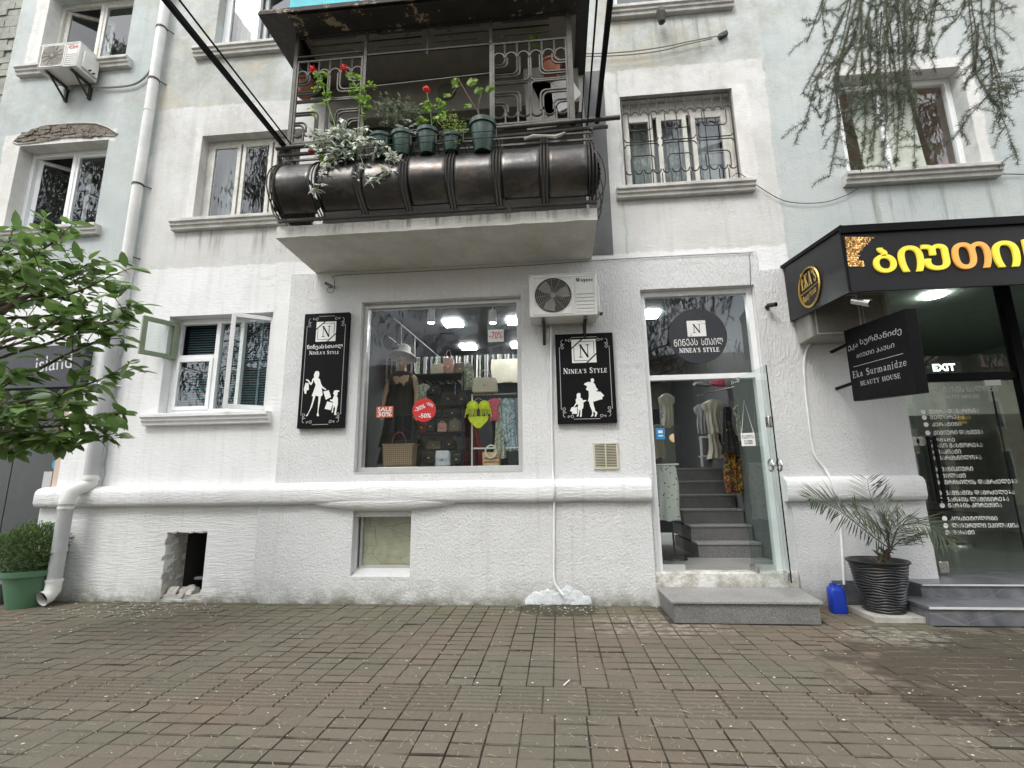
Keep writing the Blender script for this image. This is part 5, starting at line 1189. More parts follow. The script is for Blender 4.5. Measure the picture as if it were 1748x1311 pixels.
MB().tube([(BX0-.06, -1.05, 5.35), (.70, -1.05, 5.42)], .022, 8).build('handrail', M['ironrust'], BAL)
for s in (BX0+.03, BX1-.02): MB().tube([(s, -1.08, 5.40), (s, -.02, 5.40)], .02, 8).build('side_rail', M['ironrust'], BAL)
# roof
ZR = 7.12
tt = NT('peeling_dark_roof'); c = tt.mix(tt.ramp(tt.noise(3, 7, .7), (.3, 0.), (.7, 1.)), (.018, .017, .016), (.05, .042, .036)); f = tt.ramp(tt.noise(3.7, 8, .75, tt.vec(loc=(2, 8, 3))), (.58, 0.), (.60, 1.)); c = tt.mix(tt.math('MULTIPLY', f, .8), c, (.45, .36, .24))
M['roofdark'] = tt.fin(c, .8, tt.bump(tt.noise(8, 6), .4, .02))
MB().box(-3.53, .55, -1.36, -.003, ZR, ZR+.03).build('roof', M['iron'], BAL, smooth=False)
MB().box(-3.10, .40, -1.00, -.003, ZR-.06, ZR-.004).build('roof_underside', mat('olive_ceiling', (.20, .19, .16), .9, dirt=.3), BAL, smooth=False)
MB().box(-3.15, .42, -1.33, -1.005, ZR-.05, ZR-.006).build('roof_beam', M['roofdark'], BAL, smooth=False)
MB().box(-3.50, .53, -1.38, -1.363, ZR-.03, ZR+.03).build('roof_edge', M['roofdark'], BAL, smooth=False)
for x, wd in ((-3.17, .045), (.30, .06)):
    MB().box(x-wd/2, x+wd/2, -1.06, -1.01, 5.4, ZR).build('post', M['ironrust'], BAL, smooth=False)
for x in (-2.255, -.66): MB().box(x-.018, x+.018, -1.055, -1.02, 5.42, 7.05).build('post', M['ironrust'], BAL, smooth=False)
# corner sheet (left) closing the roof side
MB().prism([(-3.18, -1.04, ZR), (-3.18, -.003, ZR), (-3.18, -.003, 6.95), (-3.18, -1.04, 6.70)], (.01, 0, 0)).build('side_sheet', M['iron'], BAL, smooth=False)
yL = -1.045
def tb(mb, pts, r=.0135): mb.tube([(p[0], yL, p[1]) for p in pts], r, 5)
def A(cx, cz, rx, rz, a0, a1, n=7): return [(cx+rx*cos(radians(a0+(a1-a0)*i/n)), cz+rz*sin(radians(a0+(a1-a0)*i/n))) for i in range(n+1)]
def scroll_grille(x0, x1, z0, z1, label):
    mb = MB(); frame_rect(mb, x0, x1, z0, z1, yL-.012, yL+.012, .022); g = mb.build('scroll_grille', M['ironrust'], BAL, label=label, smooth=False)
    mb = MB(); W_ = x1-x0; H2 = z1-z0; xm = (x0+x1)/2; zm = (z0+z1)/2; u = W_/6
    for s in (-.012, .012):
        for sx in (-1, 1): tb(mb, [(xm+sx*W_/2, zm+s), (xm+sx*.06, zm+s)]+A(xm+sx*.06, zm+s+.05*(1 if s > 0 else -1), .05, .05, -90 if s > 0 else 90, (-180 if sx > 0 else 0) if s > 0 else (180 if sx > 0 else 0)))
    for sx in (-.012, .012): tb(mb, [(xm+sx, zm+.05), (xm+sx, z1-.25)]); tb(mb, [(xm+sx, zm-.05), (xm+sx, z0+.12)])
    for k in range(6):
        xc = x0+u*(k+.5)
        tb(mb, A(xc, z1-.22, u/2-.006, .07, 0, 180)); tb(mb, A(xc, z0+.16, u/2-.006, .07, 180, 360))
        if k: tb(mb, [(x0+u*k, z1), (x0+u*k, z1-.25)]); tb(mb, [(x0+u*k, z0), (x0+u*k, z0+.20)])
    for sx in (-1, 1):
        for sz in (-1, 1):
            e = x0 if sx < 0 else x1; zt_ = z1 if sz > 0 else z0; off = .22 if sz > 0 else .16
            for (d, hgt) in ((u, .20), (u+.03, .235), (2*u, .34), (2*u+.03, .375)):
                px_ = e-sx*d*1.; zz_ = zt_-sz*(off+hgt-.1)
                tb(mb, [(e, zz_), (px_+sx*.07, zz_)]+A(px_+sx*.07, zz_+sz*.07, .07, .07, -90*sz, (-180 if sz > 0 else 180) if sx > 0 else 0, 5)+[(px_, zt_-sz*off)])
    mb.build('scrollwork', M['ironrust'], g)
scroll_grille(-3.14, -2.28, 5.50, 6.69, 'left scroll grille behind the geraniums'); scroll_grille(-.64, .265, 5.55, 6.70, 'right scroll grille')
# valance under the roof: long horizontal scrolls
z0, z1 = 6.74, 7.07
mb = MB(); mb.bar((-3.15, yL, z1), (.27, yL, z1), .02); mb.bar((-2.25, yL, z0-.04), (-.65, yL, z0-.04), .02); mb.bar((-3.15, yL, z0+.02), (-2.3, yL, z0+.02), .018); g = mb.build('valance', M['iron'], BAL, smooth=False)
mb = MB()
for xc in (-2.255, -.66):
    for sx in (-1, 1):
        if True:
            for sz in (-1, 1): tb(mb, [(xc+sx*.72, (z0+z1)/2), (xc+sx*.05, (z0+z1)/2)]+A(xc+sx*.05, (z0+z1)/2+sz*.05, .05, .05, -90*sz, (-180*sz if sx > 0 else 0), 4), .009)
            tb(mb, [(xc+sx*.72, z1-.07), (xc+sx*.18, z1-.07)]+A(xc+sx*.18, z1-.02, .05, .05, 270, 180 if sx > 0 else 360, 4), .009); tb(mb, [(xc+sx*.72, z0+.07), (xc+sx*.18, z0+.07)]+A(xc+sx*.18, z0+.02, .05, .05, 90, 180 if sx > 0 else 0, 4), .009)
for sx in (-1, 1):
    for q in (.10, .24): tb(mb, A(-1.457+sx*.30, z0+q, .05, .03, 90, 270 if sx > 0 else -90, 8), .009)
mb.build('scrollwork', M['iron'], g)
MB().tube([(-1.457, yL, z1), (-1.457, yL, z0-.05), (-1.457, yL-.03, z0-.16), (-1.47, yL-.06, z0-.14)], .013, 6).build('hook', M['ironrust'], BAL)
# room side of the balcony
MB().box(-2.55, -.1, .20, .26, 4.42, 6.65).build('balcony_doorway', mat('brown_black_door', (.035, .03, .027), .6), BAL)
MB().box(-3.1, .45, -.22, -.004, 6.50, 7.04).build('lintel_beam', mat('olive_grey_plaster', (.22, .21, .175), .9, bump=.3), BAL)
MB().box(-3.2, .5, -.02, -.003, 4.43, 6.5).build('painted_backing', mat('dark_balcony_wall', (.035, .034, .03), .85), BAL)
MB().box(.535, .82, -.012, .004, 4.33, 7.16).build('painted_panel', mat('slate_grey_panel', (.125, .13, .13), .7), BAL)
# turquoise awning cloth on the storey above
tag(MB().box(-3.12, -2.25, -1.36, -1.33, 7.155, 8.0).build('turquoise_sheet', mat('turquoise_cloth', (.02, .42, .50), .6)), 'bright turquoise sheet above the balcony roof', 'sheet')
# clothes-line arms: poles reaching out over the street
def arm(x, z, L, r_, lab, dx=0): tag(MB().bar((x, -1.0, z), (x+dx, -1.0-L, z+.0), r_).build('clothesline_pole', M['black'], smooth=False), lab, 'pole')
arm(-3.20, 5.45, 2.6, .045, 'thick black pole reaching out from the left end of the balcony'); tag(MB().tube([(-3.14, -1.0, 5.50), (-3.12, -3.4, 5.50)], .010, 6).build('clothesline', M['black']), 'thin black line beside the left pole of the balcony', 'clothesline')
arm(.585, 5.53, 2.6, .05, 'thick black pole reaching out from the right end of the balcony'); tag(MB().tube([(.47, -1.0, 5.50), (.47, -3.4, 5.55)], .010, 6).build('clothesline', M['black']), 'thin black line beside the right pole of the balcony', 'clothesline')
tag(MB().tube([(.40, -1.0, 5.50), (.40, -3.4, 5.55)], .006, 6).build('clothesline', M['black']), 'thinnest black line inside the right pole of the balcony', 'clothesline')
tag(MB().tube([(-2.26, -1.0, 6.28), (-.66, -1.0, 6.33)], .004, 5).build('washing_line', M['lightgrey']), 'thin grey line strung between the two scroll grilles', 'clothesline')
# things kept on the balcony
def board(pts, lab, mt): tag(MB().prism([P3(*p, -.6) for p in pts], (0, .02, 0)).build('leaning_board', mt, smooth=False), lab, 'board')
board([(893,118),(935,112),(950,215),(900,222)], 'grey upright board behind the right scroll grille', M['acgrey']); board([(905,140),(972,128),(992,160),(965,185),(935,200)], 'pale board leaning at an angle behind the right scroll grille', M['sillw'])
p = P3(762, 155, -.25); tag(MB().prism([(p.x+.13*cos(t*pi/12), p.y, p.z+.13*sin(t*pi/12)) for t in range(24)], (0, .03, 0)).build('round_plate', mat('dull_plate', (.12, .115, .09), .7)), 'dull round plate hanging in the dark of the balcony', 'plate')
p = P3(925, 237, -1.12); mb = MB(); mb.tube([P3(895, 238, -1.1), P3(910, 234, -1.12), P3(930, 233, -1.1), P3(948, 235, -1.12), P3(965, 227, -1.1)], [.02, .03, .02, .03, .015], 7); tag(mb.build('rag', mat('grey_rag', (.3, .28, .25), .9)), 'twisted grey rag lying on the balcony rail', 'rag')
p = P3(850, 345, -1.06); tag(MB().tube([P3(858, 335, -1.14), P3(872, 362, -1.12)], [.012, .02], 6).build('metal_latch', M['ironrust']), 'rusty latch hanging at the foot of the balcony panels', 'latch')
# pots on the rail
M['potgreen'] = mat('dark_green_plastic', (.015, .048, .038), .4, var=.15, vs=6, dirt=.25); M['terracotta'] = mat('terracotta', (.34, .13, .075), .8, var=.15); M['soil'] = mat('potting_soil', (.04, .03, .02), .95, bump=.8)
def pot(c, r, h, mt, label, rim=True, tap=.68, group=None, cat='plant pot', name='plant_pot'):
    t = thing(name, label, cat, c, group); c = Vector(c)
    MB().lathe([(r*tap*.98, 0), (r*tap, .004), (r*.93, h*.86), (r*.93, h), (r*.86, h), (r*.84, h*.8)], c, 28).build('body', mt, t, ang=30)
    if rim: MB().lathe([(r*.93, h*.84), (r*1.04, h*.86), (r*1.06, h*1.0), (r*1.0, h*1.01), (r*.93, h)], c, 28).build('rim', mt, t, ang=30)
    MB().lathe([(r*.85, h*.86), (0, h*.9)], c, 20).build('soil', M['soil'], t)
    return t
PY = -1.25
def railpot(px, ptop, pbot, wpx, label):
    a = P3(px, pbot, PY); b = P3(px, ptop, PY); r_ = (P3(px+wpx/2, ptop, PY).x-P3(px-wpx/2, ptop, PY).x)/2
    pot((a.x, PY, a.z), r_*.96, b.z-a.z, M['potgreen'], label, tap=.66); return Vector((a.x, PY, b.z))
PT = [railpot(650, 237, 268, 40, 'dark green pot under the variegated trailing plant, furthest left'), railpot(687, 232, 268, 40, 'dark green pot holding the small dark-leaved bush'), railpot(729, 226, 265, 38, 'dark green pot holding the geranium with one red flower'),
      railpot(771, 236, 261, 36, 'shorter green pot overgrown by fine light foliage'), railpot(824, 212, 262, 46, 'largest dark green pot at the right, with a sparse fig seedling'), railpot(590, 248, 280, 44, 'green pot hidden under the white-leaved trailing plant')]
for k, (px, py) in enumerate(((520, 150), (940, 118))):
    p = P3(px, py, -.82); pot((p.x, -.82, p.z-.12), .13, .19, M['terracotta'], ('terracotta pot behind the left scroll grille', 'terracotta pot behind the right scroll grille')[k])
mb = MB()
for z_ in (5.20, 5.12): mb.tube([(P3(560, 255, PY).x, -1.40, z_+.0), (P3(862, 245, PY).x, -1.40, z_+.0)], .005, 5)
for px in (560, 610, 668, 708, 750, 795, 850): x = P3(px, 250, PY).x; mb.tube([(x, -1.07, 5.30), (x, -1.10, 5.10), (x, -1.40, 5.10), (x, -1.40, 5.22)], .005, 5)
tag(mb.build('pot_holder', M['iron']), 'wire shelf hooked on the balcony rail carrying the row of green pots', 'pot holder')
# ============================================================ right-hand shop
def PX(px, py, X):
    d = ray(px, py); t = X/d.x; return Vector((X, -DIST+d.y*t, EYE+d.z*t))
x0, x1, z0, z1 = SALON
mb = MB(); mb.box(x0+.003, x0+.05, .13, .19, z0, z1-.002); mb.box(5.50, 5.61, .10, .20, z0, z1-.002); mb.box(x0+.05, 5.50, .12, .19, 2.535, 2.62); mb.box(5.61, x1-.05, .12, .19, 2.535, 2.62); mb.box(x1-.05, x1-.003, .13, .19, z0, z1-.002)
SF = mb.build('shop_window', M['black'], BLD, label='black framed glass front of the right-hand shop', smooth=False)
pane(SF, x0+.05, 5.50, 2.62, z1-.01, .155, 'salonglass'); pane(SF, 5.61, x1-.05, 2.62, z1-.01, .155, 'salonglass'); pane(SF, 5.61, x1-.05, z0+.01, 2.535, .155, 'salonglass'); pane(SF, x0+.05, 4.30, z0+.01, 2.535, .155, 'salonglass')
GD = thing('glass_door', 'closed glass door of the right-hand shop lettered with a white service list', 'door', (4.31, .15, .31))
MB().box(4.308, 5.485, .150, .160, .315, 2.52).build('pane', M['salonglass'], GD, smooth=False)
p = P3(1613, 978, .14); MB().box(p.x-.05, p.x+.05, .13, .149, .33, .45).build('hinge', M['steel'], GD, bevel=.004)
a = P3(1582, 745, .1); b = P3(1600, 858, .1); mb = MB()
for dx in (0, .07): mb.bar((4.36+dx, .10, a.z), (4.36+dx, .10, b.z), .028)
mb.bar((4.36, .10, a.z-.03), (4.43, .10, a.z-.03), .03); mb.bar((4.36, .10, b.z+.03), (4.43, .10, b.z+.03), .03); mb.build('handle', M['black'], GD, smooth=False)
for px in (1561, 1573): p = P3(px, 753, .135); MB().tube([p, p+Vector((0,.012,0))], .055, 24).build('lock', M['lightgrey'], GD)
MB().box(5.20, 5.215, .149, .161, .32, 2.52).build('door_edge', M['black'], GD)
a = P3(1680, 652, .14); MB().box(a.x, a.x+.18, .135, .148, a.z-.045, a.z+.02).build('door_closer', M['white'], GD)
# white lettering on the glass: (text, left px, baseline px y, right px)
LI = [('ᲡᲘᲚᲐᲛᲐᲖᲘᲡ ᲡᲐᲚᲝᲜᲘ', 1575, 671, 1702, 658, 10, 0), ('BEAUTY HOUSE', 1605, 681, 1672, 676, 6, 0),
 ('შეჭრა-დავარცხნა', 1586.5, 706.5, 1671, 701, 7.5, 1), ('მელირება', 1588.5, 716, 1645, 712, 7, 1), ('კერატინი', 1591.5, 728, 1641, 724, 7, 1), ('ქიმიური დახვევა', 1594.5, 742.5, 1678, 738, 7.5, 1),
 ('ომბრე', 1596.5, 754.5, 1630, 752, 6.5, 1), ('ბიო გასწორება', 1598.5, 764.5, 1677, 761, 7.5, 1), ('მაკიაჟი', 1600.5, 775, 1641, 773, 7.5, 1), ('ვარცხნილობა', 1603, 785.5, 1675.5, 783.5, 7.5, 1),
 ('მანიკიური', 1607, 804.5, 1661.5, 803, 7.5, 1), ('შილაქი', 1608.5, 816, 1649, 815, 7.5, 1), ('ფრჩხილის დაგრძელება', 1611, 827, 1737, 824, 7.5, 1),
 ('წამწამის დაგრძელება', 1614.5, 845, 1732, 842.5, 7.5, 1), ('წარბის ლამინირება', 1616.5, 856.5, 1722.5, 854, 7.5, 1), ('წარბის კორექცია', 1619.5, 866.5, 1710.5, 864.5, 7.5, 1),
 ('კოსმეტოლოგი', 1623.5, 888.5, 1703, 887.5, 7, 1), ('ლაზერული ეპილაცია', 1625.5, 901, 1739, 899, 7.5, 1), ('მასაჟი', 1628, 912.5, 1664, 912, 7.5, 1)]
M['bright'] = mat('white_vinyl', (.92, .92, .90), .6, var=.01); M['signsilver2'] = mat('silver_vinyl', (.6, .6, .58), .5, var=.02); YG = .146; tickmb = MB()
for k, (s, xa, ya, xb, yb, h, tk) in enumerate(LI):
    a = P3(xa, ya, YG); b = P3(xb, yb, YG); c = P3(xa-.3, ya-h, YG); b.z = a.z; c.x = a.x
    (text)(caps(s), a, b, c, M['bright'] if k > 1 else M['signsilver2'], GD, name='lettering', bold=.012)
    if tk:
        q = (a+c)/2+Vector((-.065, 0, 0)); r_ = .028
        tickmb.add([q+Vector((r_*cos(t*pi/8), 0, r_*sin(t*pi/8))) for t in range(16)], [tuple(range(16))])
tickmb.build('bullet_dot', M['bright'], GD, smooth=False, fix=False)
a, b, c = P3(1634, 718, YG-.003), P3(1657, 716, YG-.003), P3(1634, 710, YG-.003); text(caps('ღიაა'), a, b, c, M['gold'], GD, bold=.02); text('OPEN', P3(1637, 724, YG-.003), P3(1650, 723, YG-.003), P3(1637, 719.5, YG-.003), M['gold'], GD)
# stickers on the fixed pane
def gst(px0, py0, px1, py1, mt, lab): return sticker('notice_sticker', px0, py0, px1, py1, .143, mt, lab)
o, x, z, w_, h_ = gst(1527, 674, 1543, 682, M['black'], 'small black and red sticker under the projecting sign, on the right-hand glass'); MB().box(x+.01, x+w_-.01, .139, .141, z+h_*.6, z+h_*.9).build('print', M['red'], o)
o, x, z, w_, h_ = gst(1530, 686, 1548, 713, M['white'], 'white sticker with a yellow camera warning triangle on the right-hand glass'); yl = mat('warning_yellow', (.75, .60, .03), .5)
MB().prism([(x+w_*.1, .1405, z+h_*.45), (x+w_*.9, .1405, z+h_*.45), (x+w_*.5, .1405, z+h_*.98)], (0, -.001, 0)).build('warning_triangle', yl, o); MB().box(x+w_*.1, x+w_*.9, .1395, .1405, z+h_*.05, z+h_*.36).build('yellow_strip', yl, o); MB().box(x+w_*.35, x+w_*.66, .138, .139, z+h_*.56, z+h_*.68).build('camera_print', M['black'], o)
o, x, z, w_, h_ = gst(1544, 762, 1559, 778, mat('sticker_green', (.07, .22, .15), .5), 'green first aid sticker with white cross'); MB().box(x+w_*.4, x+w_*.6, .139, .141, z+h_*.2, z+h_*.8).build('cross', M['white'], o); MB().box(x+w_*.2, x+w_*.8, .1392, .1412, z+h_*.4, z+h_*.6).build('cross', M['white'], o)
o, x, z, w_, h_ = gst(1548, 783, 1562, 799, M['white'], 'white sticker with a red prohibition ring'); ring(o, 'prohibition_ring', M['red'], (x+w_/2, .1395, z+h_/2), w_*.36, h_*.36, .006); MB().bar((x+w_*.25, .139, z+h_*.7), (x+w_*.75, .139, z+h_*.3), .01).build('prohibition_bar', M['red'], o)
gst(1550, 801, 1562, 811, M['blush'], 'faded pink sticker, lowest on the right-hand glass')
# interior
MB().add([(4.0,.33,.30),(9.2,.33,.30),(9.2,5.5,.30),(4.0,5.5,.30)], [(0,1,2,3)]).build('salon_floor', mat('polished_floor', (.14,.15,.14), .18), BLD, smooth=False)
tt = mat('sage_wall', (.30, .34, .31), .7)
MB().box(3.98, 9.2, 5.5, 5.6, .2, 4.3).build('salon_back_wall', tt, BLD); MB().box(3.92, 4.02, .325, 5.5, .2, 4.3).build('salon_side_wall', tt, BLD); MB().box(9.2, 9.3, .325, 5.5, .2, 4.3).build('salon_side_wall', tt, BLD)
MB().box(4.02, 9.2, .325, 5.5, 4.05, 4.2).build('salon_ceiling', tt, BLD)
MB().box(4.02, 9.2, 3.4, 3.5, 2.5, 3.1).build('salon_bulkhead', mat('bulkhead_white', (.50, .51, .48), .8), BLD)
p = PZ(1594, 506, 4.03); CLG = thing('ceiling_light', 'bright round ceiling light inside the right-hand shop', 'ceiling light', (p.x, p.y, 4.04)); MB().lathe([(.0,-.0), (.135,-.0),(.15,.01),(.15,.012)], (p.x, p.y, 4.03), 32).build('diffuser', lamp('round_light', (1, .99, .93), 110), CLG)
o, x, z, w_, h_ = sticker('exit_sign', 1587, 618, 1643, 638, .40, mat('exit_grey', (.20, .21, .20), .5), 'grey EXIT sign behind the right-hand transom glass', 'sign'); onface(o, 'EXIT', x, z, w_, h_, .397, lamp('exit_letters', (.9, 1, .92), 1.6), (.12, .2, .82, .8), .03)
# two hairdressing chairs and a mirror desk give the room depth
for k, (xx, yy) in enumerate(((4.9, 2.6), (6.4, 2.9))):
    r = thing('salon_chair', ('black salon chair nearer the glass door of the right-hand shop', 'black salon chair deeper in the right-hand shop')[k], 'chair', (xx, yy, .30))
    MB().lathe([(.26,0),(.25,.03),(.04,.05),(.04,.42)], (xx, yy, .30), 20).build('base', M['steel'], r); MB().box(xx-.27, xx+.27, yy-.27, yy+.27, .72, .84).build('seat', M['blackleather'], r, bevel=.03); MB().box(xx-.25, xx+.25, yy+.2, yy+.3, .84, 1.35).build('backrest', M['blackleather'], r, bevel=.03)
    for s in (-1, 1): MB().box(xx+s*.27-.03, xx+s*.27+.03, yy-.2, yy+.2, .95, 1.0).build('armrest', M['blackleather'], r, bevel=.015)
DK = thing('mirror_desk', 'white dressing desk with mirror at the back of the right-hand shop', 'desk', (5.6, 5.2, .30)); MB().box(4.8, 6.6, 5.0, 5.49, 1.0, 1.06).build('desktop', M['whitewall'], DK); MB().box(4.9, 6.5, 5.44, 5.48, 1.2, 2.4).build('mirror', M['steel'], DK)
for xx in (4.85, 6.5): MB().box(xx, xx+.05, 5.0, 5.45, .30, 1.0).build('leg', M['whitewall'], DK)
# canopy box with gold lettering
CAN = thing('shop_canopy', 'black box canopy with gold lettering over the right-hand shop', 'canopy', (5, 0, 3.2))
XS = 2.92; YF = -1.30; xe = 8.8
V_ = [(XS, -.003, 3.30), (XS, -.003, 4.02), (XS, YF, 3.845), (XS, YF, 3.185)]
MB().prism([Vector(v) for v in V_], (.03, 0, 0)).build('side_panel', M['fascia'], CAN, smooth=False)
MB().prism([(XS+.031, YF, 3.185), (XS+.031, YF, 3.845), (XS+.031, YF+.03, 3.848), (XS+.031, YF+.03, 3.185)], (xe-XS-.04, 0, 0)).build('front_panel', M['fascia'], CAN, smooth=False)
MB().prism([(XS+.031, YF+.031, 3.84), (XS+.031, -.004, 4.01), (XS+.031, -.004, 3.985), (XS+.031, YF+.031, 3.815)], (xe-XS-.04, 0, 0)).build('top_panel', M['fascia'], CAN, smooth=False)

mb = MB(); mb.bar((XS-.02, YF-.015, 3.835), (xe, YF-.015, 3.835), .035, .075); mb.bar((XS-.012, .0, 4.03), (XS-.012, YF-.03, 3.86), .02, .04); mb.bar((XS-.004, YF-.002, 3.82), (XS-.004, YF-.002, 3.185), .02); mb.bar((XS-.006, -.01, 4.0), (XS-.006, -.01, 3.30), .012); mb.build('trim', M['black'], CAN, smooth=False)
mb = MB().add([(XS+.02, -.01, 4.04), (xe, -.01, 4.04), (xe, YF-.03, 3.878), (XS+.0, YF-.03, 3.878)], [(0,1,2,3)]); mb.build('roof', M['ironrust'], CAN, smooth=False)
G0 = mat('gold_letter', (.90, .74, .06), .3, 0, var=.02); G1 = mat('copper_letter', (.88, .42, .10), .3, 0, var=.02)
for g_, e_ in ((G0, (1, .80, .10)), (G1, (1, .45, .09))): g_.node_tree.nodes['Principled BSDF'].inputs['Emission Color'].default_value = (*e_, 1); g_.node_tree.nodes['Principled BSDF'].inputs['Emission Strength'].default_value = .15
for k, (ch, xa, xb, yb_, yt_, mt_) in enumerate((('ბ', 465, 662, 437, 225, 0), ('ი', 685, 900, 428, 207, 0), ('უ', 895, 1120, 415, 195, 0), ('თ', 1150, 1482, 405, 180, 1), ('ი', 1497, 1727, 388, 165, 0), ('ს', 1770, 1960, 376, 150, 0), ('ალონი', 1990, 3000, 330, 100, 0))):
    q = lambda u, v: P3(1400+u/5.023, 380+v/5.023, YF-.004)
    if k > 5: continue
    a = q(xa, yb_); b = q(xb, yb_); c = q(xa, yt_); b.z = a.z; c.x = a.x
    text(caps(ch), a, b, c, G1 if mt_ else G0, CAN, depth=.02, bold=.018, label=None if not mt_ else 'copper coloured letter')
mb = MB(); q = lambda u, v: P3(1400+u/5.023, 380+v/5.023, YF-.006)
for i in range(15):
    v = 130+i*17; xr = (455-(v-130)*.95 if v < 270 else 335 if v < 330 else 372)
    u = 222+(v-130)*.11
    while u < xr:
        p = q(u, v); ti = Vector((random.uniform(-.4, .4), -1, random.uniform(-.4, .4))).normalized(); e1 = ti.cross(Vector((0,0,1))).normalized()*.012; e2 = e1.cross(ti).normalized()*.012
        mb.add([p+e1*cos(t*pi/3)+e2*sin(t*pi/3) for t in range(6)], [tuple(range(6))]); u += 13.5
mb.build('sequin_patch', mat('gold_sequin', (.85, .45, .16), .22, .9, var=.3, vs=60), CAN, kind='stuff', smooth=False, fix=False)
XL = XS-.006; c_ = PX(1382, 490, XL); top_ = PX(1382, 455, XL); l_ = PX(1360, 497, XL); rr = (top_.z-c_.z)
mb = MB(); mb.tube([(XL-.006, c_.y+rr*cos(t*pi/24), c_.z+rr*sin(t*pi/24)) for t in range(49)], .012, 5, caps=False); mb.tube([(XL-.006, c_.y+rr*.97, c_.z-.03), (XL-.006, c_.y-rr*.97, c_.z-.02)], .006, 5); mb.build('round_logo', M['gold'], CAN)
serif("EKA'S", (XL, c_.y+rr*.72, c_.z+.02), (XL, c_.y-rr*.74, c_.z+.02), (XL, c_.y+rr*.72, c_.z+.21), M['gold'], CAN, small=True, heavy=1.4, lift=.006)
text('Beauty House', (XL-.006, c_.y+rr*.72, c_.z-.17), (XL-.006, c_.y-rr*.60, c_.z-.13), (XL-.006, c_.y+rr*.74, c_.z-.06), M['gold'], CAN)
# projecting sign
XP = 3.30; PJ = thing('projecting_sign', 'black double-sided sign projecting from the wall below the canopy', 'sign', (XP, -.9, 2.25))
c4 = [PX(1440, 565, XP), PX(1545, 527, XP), PX(1588-21, 671, XP), PX(1457, 685, XP)]
ya = (c4[0].y+c4[3].y)/2; yb = (c4[1].y+c4[2].y)/2; zt = (c4[0].z+c4[1].z)/2; zb = (c4[2].z+c4[3].z)/2
MB().prism([c4[0], c4[1], c4[2], c4[3]], (.10, 0, 0)).build('board', M['black'], PJ, bevel=.004)
mb = MB()
for py in (593, 661): p = PX(1436, py, XP+.05); mb.bar((XP+.05, ya+.03, p.z), (XP+.05, -.03, p.z), .03)
mb.build('bracket', M['black'], PJ, smooth=False)
def z6(u, v): return PX(1410+u/6.9, 510+v/6.9, XP-.003)
M['signsilver'] = mat('silver_print', (.55, .56, .56), .5, var=.05)
text('ეკა', z6(262, 622), z6(375, 585), z6(258, 560), M['signsilver'], PJ); text('სურმანიძე', z6(402, 560), z6(890, 425), z6(398, 475), M['signsilver'], PJ)
text(caps('ბიუთი'), z6(362, 700), z6(568, 640), z6(358, 655), M['signsilver'], PJ); text(caps('ჰაუსი'), z6(594, 634), z6(806, 570), z6(590, 586), M['signsilver'], PJ)
MB().tube([z6(325, 803), z6(905, 645)], .003, 4).build('rule', M['signsilver'], PJ)
serif('Eka Surmanidze', z6(320, 935), z6(955, 785), z6(312, 862), M['signsilver'], PJ, heavy=1.0); serif('BEAUTY HOUSE', z6(412, 1022), z6(880, 930), z6(406, 975), M['signsilver'], PJ, heavy=1.2)
# salon steps
MS = thing('stone_steps', 'two dark grey marble steps with pale nosings before the right-hand shop', 'steps', (6, -.4, 0))
MB().box(3.50, 9, -.76, -.30, 0, .145).build('step', M['marble'], MS, smooth=False); MB().box(3.49, 9, -.77, -.30, .1455, .172).build('tread', M['marble'], MS, smooth=False); MB().box(3.50, 9, -.779, -.7705, .150, .170).build('nosing', M['edge'], MS, smooth=False)
MB().box(2.98, 4.10, -.10, -.075, 0, .285).build('skirting', M['marble'], MS, smooth=False)
MB().box(3.72, 9, -.35, .40, 0, .283).build('step', M['marble'], MS, smooth=False); MB().box(3.72, 9, -.36, .40, .2835, .302).build('tread', M['marble'], MS, smooth=False); MB().box(3.73, 9, -.369, -.3605, .285, .300).build('nosing', M['edge'], MS, smooth=False)
# shop step (granite)
GS = thing('door_step', 'low grey granite step below the open shop door', 'step', (1.8, -.4, 0)); mb = MB()
mb.prism([(1.10, -.09, 0), (1.115, -.765, 0), (2.50, -.765, 0), (2.58, -.09, 0)], (0, 0, .185)); mb.build('base', M['granited'], GS, smooth=False)
MB().prism([(1.075, -.092, .186), (1.085, -.79, .186), (2.53, -.79, .186), (2.62, -.092, .186)], (0, 0, .024)).build('slab', M['granite'], GS, bevel=.003)

# ============================================================ shop at the far left
MB().box(-9.4, -6.5, 1.2, 1.25, -.2, 3.3).build('left_shop_back', M['dark'], BLD)
MB().box(-6.76, -6.662, .02, .33, 0, 3.15).build('pink_jamb', mat('peach_tile', (.55, .42, .34), .5, var=.1, vs=3), BLD)
tt = mat('charcoal_door', (.045, .048, .05), .4)
for k in range(3): MB().box(-6.78-(k+1)*.82, -6.78-k*.82-.012, .20, .24, .1, 2.7).build('shop_door_panel', tt, BLD, smooth=False, bevel=.004)
IS = thing('shop_sign', 'dark navy shop sign with pale lettering behind the broad-leaved tree', 'sign', (-7.6, -.12, 2.76)); MB().box(-9.6, -6.43, -.12, -.004, 2.75, 3.35).build('board', mat('navy_board', (.012, .014, .022), .35), IS, bevel=.005)
text('island', P3(60, 636, -.122), P3(122, 628, -.122), P3(62, 610, -.122), M['signsilver'], IS)
p = P3(73, 792, -.0); tag(MB().tube([(p.x, .19, p.z), (p.x, .198, p.z)], .07, 20).build('round_sticker', mat('cyan_print', (.03, .35, .5), .5)), 'round cyan sticker on the dark door at the far left', 'sticker')
a = P3(66, 860, .19); b = P3(80, 805, .19); tag(MB().box(a.x, a.x+.13, .190, .198, a.z, b.z).build('paper_notice', M['lightgrey']), 'long narrow paper notice under the cyan sticker', 'notice')

